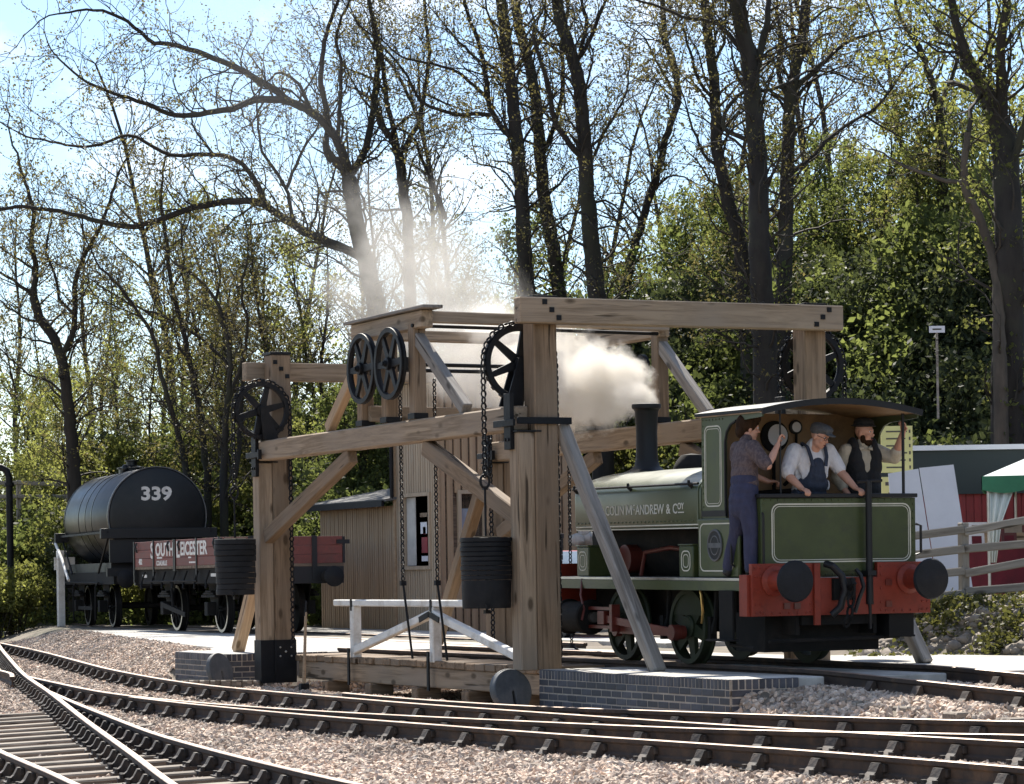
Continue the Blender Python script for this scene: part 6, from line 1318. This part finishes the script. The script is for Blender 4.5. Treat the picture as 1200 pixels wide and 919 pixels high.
traced_tree('pair of slender leaning saplings rising behind the tank wagon', 68, [(219, 560), (212, 520), (202, 486), (189, 439), (182, 402), (165, 371), (142, 338), (118, 315)], .085, .03,
    [([(182, 402), (178, 380), (182, 350)], .04, .02), ([(202, 486), (185, 470), (165, 468), (140, 455)], .035, .015), ([(165, 371), (140, 362), (110, 345)], .03, .015)], name='slender_tree', leaf=('leaf_bud', 3, .12, .06))
traced_tree('slim upright tree with a diagonal crossing bough above the tank wagon', 69, [(243, 560), (241, 540), (233, 469), (224, 430), (216, 392), (202, 338), (197, 300), (192, 262), (188, 225)], .09, .04,
    [([(270, 430), (245, 405), (216, 385), (190, 370), (162, 361), (130, 342), (101, 324)], .06, .02), ([(202, 338), (215, 312), (212, 280), (220, 245)], .05, .02), ([(233, 469), (250, 440), (252, 415)], .04, .02)], name='slender_tree', leaf=('leaf_bud', 3, .12, .06))
traced_tree('slim twin stemmed tree close behind the post with the iron shoe', 66, [(262, 560), (263, 520), (268, 460), (270, 419), (262, 380), (253, 351), (235, 330), (216, 314)], .095, .03,
    [([(268, 470), (285, 420), (290, 380), (283, 340), (290, 300)], .07, .03), ([(253, 351), (258, 320), (248, 290)], .05, .02), ([(275, 560), (282, 500), (285, 430)], .09, .06)], name='slender_tree', leaf=('leaf_bud', 4, .12, .07))
traced_tree('big oak with long low limbs sweeping out over the tank wagon, smoke drifting through it', 66, [(446, 420), (442, 370), (436, 335), (428, 305), (420, 275), (414, 240), (409, 208)], .25, .17,
    [([(409, 208), (402, 182), (387, 152), (366, 132), (340, 120), (318, 117), (300, 118), (280, 124), (262, 130), (225, 135), (205, 134), (190, 129), (160, 118), (130, 108), (95, 92), (70, 70)], .16, .03), ([(345, 122), (325, 108), (305, 95), (275, 78), (240, 64), (200, 52), (180, 50), (165, 38), (140, 20), (110, 12), (70, 16)], .12, .03),
     ([(428, 305), (405, 292), (378, 281), (352, 268), (328, 253), (312, 240), (296, 236), (268, 236), (240, 240), (215, 247), (190, 256), (160, 265), (135, 264), (105, 256), (70, 247), (20, 243), (-20, 250)], .15, .05), ([(312, 240), (306, 226), (297, 208), (284, 192), (268, 184), (250, 181), (215, 182), (190, 178), (170, 167), (150, 158), (130, 164), (105, 172), (60, 166), (30, 160)], .09, .03),
     ([(250, 181), (238, 165), (225, 145)], .05, .03), ([(409, 208), (420, 192), (432, 162), (437, 130), (440, 100), (443, 60), (436, 20), (430, -20)], .13, .06), ([(387, 152), (380, 120), (376, 90), (380, 50), (392, 15), (400, -15)], .10, .05), ([(396, 172), (398, 130), (400, 80), (395, 40), (410, 0)], .07, .04), ([(345, 265), (337, 228), (326, 205), (308, 178), (303, 150), (302, 120), (310, 95)], .07, .025), ([(335, 222), (350, 185), (365, 160), (374, 145), (372, 128)], .06, .03), ([(362, 272), (372, 245), (372, 215), (362, 188)], .045, .02), ([(366, 132), (350, 100), (330, 85), (318, 92)], .07, .03), ([(437, 130), (415, 100), (400, 70)], .04, .02)], leaf=('leaf_bud', 3, .11, .06), twig_every=.24)
traced_tree('forked grey oak standing behind the drifting smoke cloud', 70, [(482, 420), (480, 330), (478, 262), (472, 220), (468, 182)], .17, .12,
    [([(468, 182), (460, 150), (453, 115), (450, 80), (442, 40), (432, 0), (425, -20)], .10, .05), ([(468, 182), (482, 160), (492, 140), (497, 110), (503, 70), (500, 30), (496, -15)], .09, .05), ([(522, 256), (510, 225), (498, 195), (487, 165)], .09, .05), ([(453, 115), (440, 95), (420, 85), (405, 80)], .06, .02), ([(492, 140), (478, 110), (462, 80), (440, 55), (415, 20)], .07, .03), ([(497, 110), (520, 120), (545, 130)], .05, .02)], leaf=('leaf_bud', 3, .11, .06))
traced_tree('tall straight oak rising directly behind the timber cross beam, with one long side limb', 65, [(622, 420), (618, 345), (614, 290), (611, 230), (607, 180), (603, 140), (599, 100), (593, 50), (588, 0), (586, -25)], .2, .12,
    [([(605, 165), (585, 145), (573, 125), (570, 95), (562, 55), (548, 15), (540, -15)], .10, .05), ([(575, 135), (555, 134), (535, 135), (515, 128), (492, 118), (478, 90), (462, 70), (440, 45), (420, 30)], .07, .025), ([(573, 118), (550, 95), (530, 82), (505, 75), (470, 66), (445, 45)], .06, .025), ([(611, 230), (595, 205), (575, 195), (555, 190)], .04, .02), ([(599, 100), (580, 80), (560, 70), (530, 40)], .06, .03), ([(607, 180), (622, 150), (635, 130)], .05, .03)], leaf=('leaf_bud', 3, .11, .06), ivy=('leaf_green', 4, 4.5, .5))
traced_tree('ivy footed oak next to the straight one, leaning slightly over the cross beam', 67, [(664, 420), (656, 345), (648, 290), (638, 235), (634, 190), (630, 150), (627, 110), (618, 70), (608, 30), (602, -20)], .19, .11,
    [([(634, 190), (645, 160), (655, 130), (660, 90), (658, 50), (665, 10), (668, -20)], .09, .05), ([(638, 235), (655, 215), (668, 200)], .05, .03), ([(627, 110), (610, 98), (590, 95), (560, 85), (535, 80)], .05, .02), ([(618, 70), (635, 40), (640, 0)], .06, .03)], leaf=('leaf_bud', 3, .11, .06), ivy=('leaf_green', 5, 5, .5))
traced_tree('thick ivy clad oak with a bare whip of branch reaching up at its side', 62, [(705, 420), (699, 340), (692, 270), (687, 215), (685, 170), (682, 130), (676, 85), (664, 45), (655, 15), (650, -20)], .22, .12,
    [([(687, 190), (668, 168), (650, 140), (642, 100), (634, 75), (625, 40)], .10, .05), ([(697, 182), (708, 155), (722, 132), (734, 108), (737, 80), (740, 43)], .05, .012), ([(676, 70), (690, 50), (700, 25), (712, -5)], .08, .04), ([(680, 60), (688, 30), (682, 0), (688, -20)], .07, .04), ([(690, 240), (710, 235), (728, 250)], .05, .02), ([(682, 130), (668, 95), (650, 85)], .05, .02)], leaf=('leaf_bud', 4, .11, .065), ivy=('leaf_green', 9, 5, .8))
traced_tree('slim sinuous tree with leaning upper stem between the ivied oaks', 68, [(728, 420), (735, 330), (752, 260), (765, 222), (776, 182), (782, 155), (794, 122), (792, 88), (780, 45), (776, 0), (772, -20)], .13, .06,
    [([(794, 122), (782, 95), (768, 70), (756, 45)], .06, .03), ([(752, 260), (735, 240), (722, 215)], .05, .02), ([(780, 45), (795, 20), (800, -10)], .05, .02), ([(765, 222), (790, 205), (815, 215)], .05, .02)], name='slender_tree', leaf=('leaf_bud', 4, .12, .07), ivy=('leaf_green', 8, 4.5, .8))
traced_tree('tall oak with twisted elbow limb, behind the gap in the cross beam and cab', 57, [(897, 420), (893, 350), (890, 290), (889, 220), (886, 160), (881, 100), (876, 60), (868, 25), (860, -20)], .25, .15,
    [([(886, 172), (876, 164), (860, 158), (850, 152), (848, 140), (855, 124), (864, 112), (880, 108), (905, 104), (925, 97)], .07, .05), ([(881, 95), (892, 60), (898, 30), (903, -15)], .13, .07), ([(876, 70), (850, 35), (830, 25), (800, 20), (775, 8), (745, 0)], .07, .03), ([(889, 230), (905, 205), (915, 180)], .06, .03), ([(868, 25), (855, 0), (850, -20)], .08, .05), ([(881, 110), (865, 90), (858, 60)], .05, .02)], leaf=('leaf_bud', 3, .11, .06), ivy=('leaf_green', 5, 3.5, .6))
traced_tree('leaning oak stem crossing behind the tall oak above the cross beam', 61, [(878, 420), (868, 290), (856, 245), (845, 200), (840, 165), (838, 120), (835, 80), (829, 40), (826, -20)], .19, .09,
    [([(845, 200), (825, 180), (812, 150), (800, 110)], .06, .02), ([(838, 120), (820, 95), (808, 60), (800, 30)], .06, .03), ([(835, 80), (848, 50), (850, 10)], .06, .03)], leaf=('leaf_bud', 4, .12, .07), ivy=('leaf_green', 7, 4, .7))
traced_tree('oak with long boughs arching away above the cab roof', 60, [(915, 420), (919, 320), (921, 260), (923, 190), (925, 130), (928, 100), (936, 65), (943, 25), (946, -20)], .2, .1,
    [([(928, 108), (948, 88), (968, 70), (985, 55), (1005, 45), (1025, 38), (1045, 33)], .09, .03), ([(921, 205), (945, 190), (968, 165), (990, 148), (1012, 135), (1035, 118), (1050, 95), (1065, 75)], .08, .025), ([(925, 130), (935, 110), (950, 95)], .06, .04), ([(1012, 135), (1035, 150), (1058, 162)], .04, .02), ([(923, 170), (940, 140), (945, 110), (960, 80), (970, 50)], .05, .02), ([(925, 120), (912, 85), (915, 45), (910, 10)], .08, .05)], leaf=('leaf_bud', 4, .12, .07), ivy=('leaf_green', 12, 5, 1.))
traced_tree('leafy forked tree between the two great trunks above the notice board', 63, [(1108, 420), (1106, 300), (1105, 250), (1103, 190), (1101, 125)], .17, .11,
    [([(1101, 125), (1090, 95), (1082, 70), (1070, 45), (1055, 20), (1045, -10)], .08, .04), ([(1101, 125), (1112, 100), (1120, 75), (1125, 45), (1120, 10)], .08, .04), ([(1082, 70), (1065, 55), (1040, 45)], .04, .02), ([(1103, 190), (1118, 165), (1135, 150)], .05, .02)], leaf=('leaf_bright', 5, .14, .10), ivy=('leaf_green', 10, 5, .9))
traced_tree('massive dark trunk with heavy ascending limbs above the gazebo', 53, [(1180, 430), (1181, 385), (1183, 320), (1182, 260), (1179, 200), (1173, 150)], .30, .24,
    [([(1173, 150), (1165, 118), (1150, 95), (1137, 72), (1126, 45), (1118, 15), (1110, -20)], .17, .09), ([(1173, 150), (1174, 105), (1172, 60), (1178, 20), (1180, -20)], .17, .10), ([(1181, 205), (1195, 165), (1205, 130), (1215, 80)], .12, .07), ([(1137, 72), (1120, 62), (1100, 60), (1085, 50)], .05, .02), ([(1172, 60), (1190, 35), (1205, 20)], .07, .04)], leaf=('leaf_bright', 4, .13, .09), ivy=('leaf_green', 10, 3, .5))
traced_tree('dead pale broken stem with one bare arm beside the massive trunk', 52.5, [(1172, 420), (1168, 330), (1158, 282), (1147, 255), (1136, 232), (1130, 212), (1131, 185), (1134, 155)], .13, .06,
    [([(1130, 215), (1110, 212), (1090, 205), (1062, 196), (1048, 188), (1035, 179)], .06, .025)], name='dead_tree', leaf=None, bark='bark_pale', dens=.25, lev=2)
# ---- background young trees and shrubs: a few kinds, copied with their parts
def young_tree(h, leafm, per, size, label, lev=3):
    T = Tree(maxlev=lev, gnarl=.22); mb = MB(); p = Vector((0, 0, 0)); d = Vector((random.uniform(-.08, .08), random.uniform(-.08, .08), 1)); pts = [p - Vector((0, 0, .4))]; n = 10; r0 = h * .012
    for i in range(n): d = (d + Vector(rnd3()) * .13).normalized(); p = p + d * (h / n); pts.append(p.copy())
    rs = [r0 * (1 - .8 * i / n) for i in range(n + 1)]; mb.tube(pts, rs, 6)
    for i in range(3, n + 1):
        for j in range(5):
            a = rnd3(); T.grow(tuple(pts[i]), nrm(a[0], a[1], abs(a[2]) * .6 + .35), h * random.uniform(.12, .26) * (1.25 - i / n * .6), rs[i] * .5, 1)
    root = thing('young_tree', label, 'tree'); mb.build('trunk', 'bark', root); V, F = T.mesh(); kind(from_arrays('twigs', V, F, 'twig', root), 'stuff')
    V, F = leaves(T.tips, per, .16, size); from_arrays('crown', V, F, leafm, root); return root
def shrub(r_, h, n, leafm, size, label, name='shrub'):
    """lumpy heap of leaves on a few stems"""
    root = thing(name, label, 'shrub'); lumps = [(random.uniform(-.6, .6) * r_, random.uniform(-.6, .6) * r_, random.uniform(.2, .85) * h, random.uniform(.22, .5) * r_) for _ in range(16)]; P = []
    for k in range(n):
        lx, ly, lz_, lr = random.choice(lumps); a = rnd3(); q = lr * random.uniform(.55, 1.05); P.append((lx + a[0] * q, ly + a[1] * q, max(.02, lz_ + a[2] * q * .9)))
    V, F = leaves(P, 3, .07, size); from_arrays('foliage', V, F, leafm, root); mb = MB()
    for lx, ly, lz_, lr in lumps: mb.tube([(lx * .15, ly * .15, -.25), (lx * .5, ly * .5, lz_ * .5), (lx, ly, lz_)], [.03, .02, .008], 4)
    mb.build('stems', 'twig', root); return root
protoT = [young_tree(8.5, 'leaf_bud', 4, .08, 'thin young budding tree on the bank among many'), young_tree(7.5, 'leaf_olive', 5, .09, 'thin young olive tinged tree on the bank among many'), young_tree(8, 'leaf_bright', 9, .11, 'young tree in fresh bright leaf on the bank among many'), young_tree(6.5, 'leaf_green', 11, .11, 'young tree in mid green leaf on the bank among many'), young_tree(10, 'leaf_bud', 2, .06, 'tall bare budding young tree far up the bank among many')]
protoS = [shrub(1.5, 2.2, 2300, 'leaf_dark', .10, 'dark leaved evergreen shrub on the bank'), shrub(1.6, 2.4, 2200, 'leaf_green', .10, 'mid green shrub on the bank'), shrub(1.4, 2.2, 1700, 'leaf_bright', .10, 'fresh bright green shrub on the bank'), shrub(1.5, 2.0, 1500, 'leaf_olive', .09, 'brownish olive budding shrub on the bank')]
usedT = [0] * 5; usedS = [0] * 4
def put(protos, used, i, px, d, sc_, dz=0.):
    q = survey(px, 600, d); o = protos[i] if not used[i] else copy_tree(protos[i]); used[i] += 1
    o.location = (q.x, q.y, gz(q.x, q.y) + dz - .05); o.rotation_euler = (0, 0, random.uniform(0, 6.28)); k = sc_ * random.uniform(.85, 1.15); o.scale = (k, k, k * random.uniform(.9, 1.15)); relabel(o, px, d, protos is protoT, i)
ZONES = [(70, 'behind the black bent pipe'), (150, 'behind the tank wagon barrel'), (240, 'behind the number on the tank wagon'), (330, 'behind the post with the iron shoe'), (420, 'above the lean-to roof'), (500, 'behind the paired chain wheels'), (610, 'behind the drifting smoke'), (720, 'behind the post with the grey prop'), (820, 'behind the locomotive chimney'), (900, 'above the front of the cab roof'), (985, 'behind the wheel over the cab'), (1060, 'above the raised hand at the cab'), (1130, 'above the leaning white boards'), (1185, 'above the gazebo roof'), (9999, 'beyond the end of the wooden fence')]
KT = ['thin budding young tree', 'thin olive tinged young tree', 'bright leaved young tree', 'mid green young tree', 'tall bare budding young tree']
KS = ['dark evergreen shrub', 'mid green shrub', 'bright fresh green shrub', 'brownish olive shrub']
def relabel(o, px, d, tree, i):
    up = d - dfoot(px); z = [n for e, n in ZONES if px < e][0]; row = 'at bank foot' if up < 2.2 else 'low on bank' if up < 4.8 else 'midway up bank' if up < 8 else 'near bank top' if up < 14 else 'far up bank'
    k = (KT if tree else KS)[i]; o['label'] = k + ' ' + row + ' ' + z; o['group'] = k + 's on the bank'
def dfoot(px): # range at which the bank starts for a given bearing
    k = (px - 600) / F_PX; return 62 / (1 + .9 * k)
random.seed(5)
for px in range(-60, 1290, 26):          # skirts of the bank
    d0 = dfoot(px)
    for row in range(4):
        if px < 380: wt = [(0, .05), (1, .25), (2, .55), (3, .15)]
        elif px < 800: wt = [(0, .2), (1, .3), (2, .3), (3, .2)]
        else: wt = [(0, .66), (1, .28), (2, .06), (3, .0)]
        u = random.random(); i = 0
        for ii, ww in wt:
            u -= ww
            if u <= 0: i = ii; break
        put(protoS, usedS, i, px + random.uniform(-18, 18), d0 + .6 + row * 2.6 + random.uniform(-.8, .8), random.uniform(.75, 1.15) * (1.15 if px > 780 else .95))
for px in range(-60, 1290, 44):          # taller growth on top
    d0 = dfoot(px)
    if px > 760:
        for k in range(3): put(protoT, usedT, random.choice([3, 3, 2]), px + random.uniform(-25, 25), d0 + 8 + random.uniform(0, 7), random.uniform(.45, .78))
        put(protoS, usedS, random.choice([0, 1, 1]), px + random.uniform(-20, 20), d0 + 10 + random.uniform(0, 3), 1.35)
    elif px > 440:
        put(protoT, usedT, random.choice([0, 1, 3]), px + random.uniform(-25, 25), d0 + 9 + random.uniform(0, 10), random.uniform(.5, .85)); put(protoS, usedS, random.choice([1, 2, 3]), px, d0 + 11, 1.2)
        put(protoT, usedT, random.choice([0, 1, 3]), px + random.uniform(-25, 25), d0 + 12 + random.uniform(0, 10), random.uniform(.4, .7))
    else:
        for k in range(2): put(protoT, usedT, random.choice([0, 1, 2, 4, 2]), px + random.uniform(-25, 25), d0 + 6 + random.uniform(0, 16), random.uniform(.55, .95))
for px in range(-40, 1260, 75): put(protoT, usedT, 4, px + random.uniform(-30, 30), dfoot(px) + 22 + random.uniform(0, 14), random.uniform(.9, 1.25))
for px in (395, 412, 430, 446, 455, 420): put(protoT, usedT, 3, px, 63.6 + random.uniform(-.4, .6), random.uniform(.6, .8)); put(protoS, usedS, 1, px, 63.2, 1.2)
for px in range(0, 470, 30): put(protoT, usedT, random.choice([2, 3, 2, 1]), px + random.uniform(-15, 15), dfoot(px) + 1 + random.uniform(0, 7), random.uniform(.42, .62))
for px in (250, 300, 345, 385, 330, 280): put(protoT, usedT, random.choice([1, 1, 0]), px + random.uniform(-12, 12), dfoot(px) + 2 + random.uniform(0, 6), random.uniform(.75, .95))
for px, d in ((-26, 70), (-6, 69.5), (17, 70)): put(protoS, usedS, 2, px, d, random.uniform(.7, .85))
# ground cover and weeds on the little bank below the fence, ivy and brambles on the big bank
P = []
while len(P) < 2600:
    px = random.uniform(1000, 1260); d = random.uniform(34.6, 38.5); q = survey(px, 740, d)
    if math.sin(q.x * 3.1) + math.sin(q.y * 4.3 + 1) + random.uniform(-1, 1) > .2: P.append((q.x, q.y, gz(q.x, q.y) + random.uniform(.0, .10)))
V, F = leaves(P, 5, .04, .055); kind(from_arrays('weeds', V, F, 'leaf_olive'), 'stuff')
P = []
for k in range(15000):
    px = random.uniform(-80, 1290); d = dfoot(px) + random.uniform(-2.2, 12); q = survey(px, 600, d); P.append((q.x, q.y, gz(q.x, q.y) + random.uniform(0, .3)))
V, F = leaves(P, 5, .12, .10); kind(from_arrays('bank_undergrowth', V, F, 'leaf_green'), 'stuff')

# loose rubble and clods over the little bank
P = []; F = []; ico = bmesh.new(); bmesh.ops.create_icosphere(ico, subdivisions=1, radius=1); iv = np.array([v.co[:] for v in ico.verts]); fi_ = np.array([[v.index for v in f.verts] for f in ico.faces]); ico.free()
VV = []; FF = []; nb = 0
while nb < 1500:
    px = random.uniform(985, 1260); d = random.uniform(34.2, 37.5); q = survey(px, 740, d); r_ = random.choice([.02, .03, .03, .04, .06, .09]) * random.uniform(.7, 1.3)
    if gz(q.x, q.y) < .0: continue
    VV.append(iv * (1 + rng.uniform(-.3, .3, iv.shape)) * np.array([r_, r_ * random.uniform(.6, 1.2), r_ * .7]) + np.array([q.x, q.y, gz(q.x, q.y)])); FF.append(fi_ + nb * len(iv)); nb += 1
kind(from_arrays('rubble', np.vstack(VV), np.vstack(FF), 'rock'), 'stuff')
# ------------------------------------------------------------------ smoke: real volumes drifting along the bridge
def smoke_mat(name, dens, colr, edge, ragged, scale, aniso):
    """puff of unit radius in its own space: dense inside, its boundary pushed in and out by turbulence"""
    m = bpy.data.materials.new(name); m.use_nodes = True; t = m.node_tree; t.nodes.clear(); l = t.links.new
    o = N(t, 'ShaderNodeOutputMaterial'); v = N(t, 'ShaderNodeVolumePrincipled'); l(v.outputs[0], o.inputs['Volume']); v.inputs['Color'].default_value = c4(colr); v.inputs['Anisotropy'].default_value = aniso
    tcn = N(t, 'ShaderNodeTexCoord'); geo = N(t, 'ShaderNodeNewGeometry'); n1 = N(t, 'ShaderNodeTexNoise'); n1.inputs['Scale'].default_value = scale; n1.inputs['Detail'].default_value = 7; n1.inputs['Roughness'].default_value = .68; n1.inputs['Distortion'].default_value = .3; l(geo.outputs['Position'], n1.inputs['Vector'])
    ln = N(t, 'ShaderNodeVectorMath', operation='LENGTH'); l(tcn.outputs['Object'], ln.inputs[0])
    a = N(t, 'ShaderNodeMath', operation='MULTIPLY_ADD'); l(ln.outputs['Value'], a.inputs[0]); a.inputs[1].default_value = -edge; a.inputs[2].default_value = edge * .82
    b = N(t, 'ShaderNodeMath', operation='MULTIPLY_ADD'); l(n1.outputs['Fac'], b.inputs[0]); b.inputs[1].default_value = ragged; b.inputs[2].default_value = -.5 * ragged
    c = N(t, 'ShaderNodeMath', operation='ADD', use_clamp=True); l(a.outputs[0], c.inputs[0]); l(b.outputs[0], c.inputs[1])
    mu = N(t, 'ShaderNodeMath', operation='MULTIPLY'); mu.inputs[1].default_value = dens; l(c.outputs[0], mu.inputs[0]); l(mu.outputs[0], v.inputs['Density'])
    return m
sm_d = smoke_mat('smoke_dense', 7.0, (.995, .95, .875), 2.2, 3.8, 3.4, .0)
sm_m = smoke_mat('smoke_medium', 2.4, (.97, .94, .89), 1.6, 3.2, 2.2, .1)
sm_t = smoke_mat('smoke_thin', .62, (.90, .87, .81), 1.2, 3.4, 1.3, -.1)
sm_v = smoke_mat('smoke_trail', .05, (.92, .92, .91), .8, 2.0, .5, .0)
plume = thing('smoke_plume', 'cream smoke billowing from the chimney and drifting off as thin white haze', 'smoke', (1.68, .72, 2.95), absolute=True)
unit = MB(); unit.ell((0, 0, 0), (1, 1, 1), 20, 12)
def puff(c, r_, m, rot=(0, 0, 0)):
    me = unit.mesh('puff'); me.materials.append(m); o = bpy.data.objects.new('puff', me); col.objects.link(o); o.location = c; o.scale = r_; o.rotation_euler = rot; adopt(o, plume); return o
puff((1.70, 1.02, 3.06), (.30, .42, .26), sm_d, (R(16), 0, 0))
puff((1.70, 1.85, 3.26), (.62, .95, .62), sm_d, (R(8), 0, 0))
puff((1.72, 3.2, 3.40), (.82, 1.35, .78), sm_d, (R(8), 0, 0))
puff((1.78, 5.0, 3.8), (.95, 1.7, .95), sm_m, (R(18), 0, 0))
puff((1.9, 6.6, 4.55), (1.3, 1.9, 1.2), sm_t, (R(26), 0, 0))
puff((2.1, 8.4, 5.2), (1.6, 2.3, 1.5), sm_t, (R(30), 0, 0))
puff((2.0, 15.5, 10.4), (1.9, 8.5, 2.0), sm_v, (R(50), 0, 0))
for o in list(sc.objects):
    if '_abs' in o: del o['_abs']
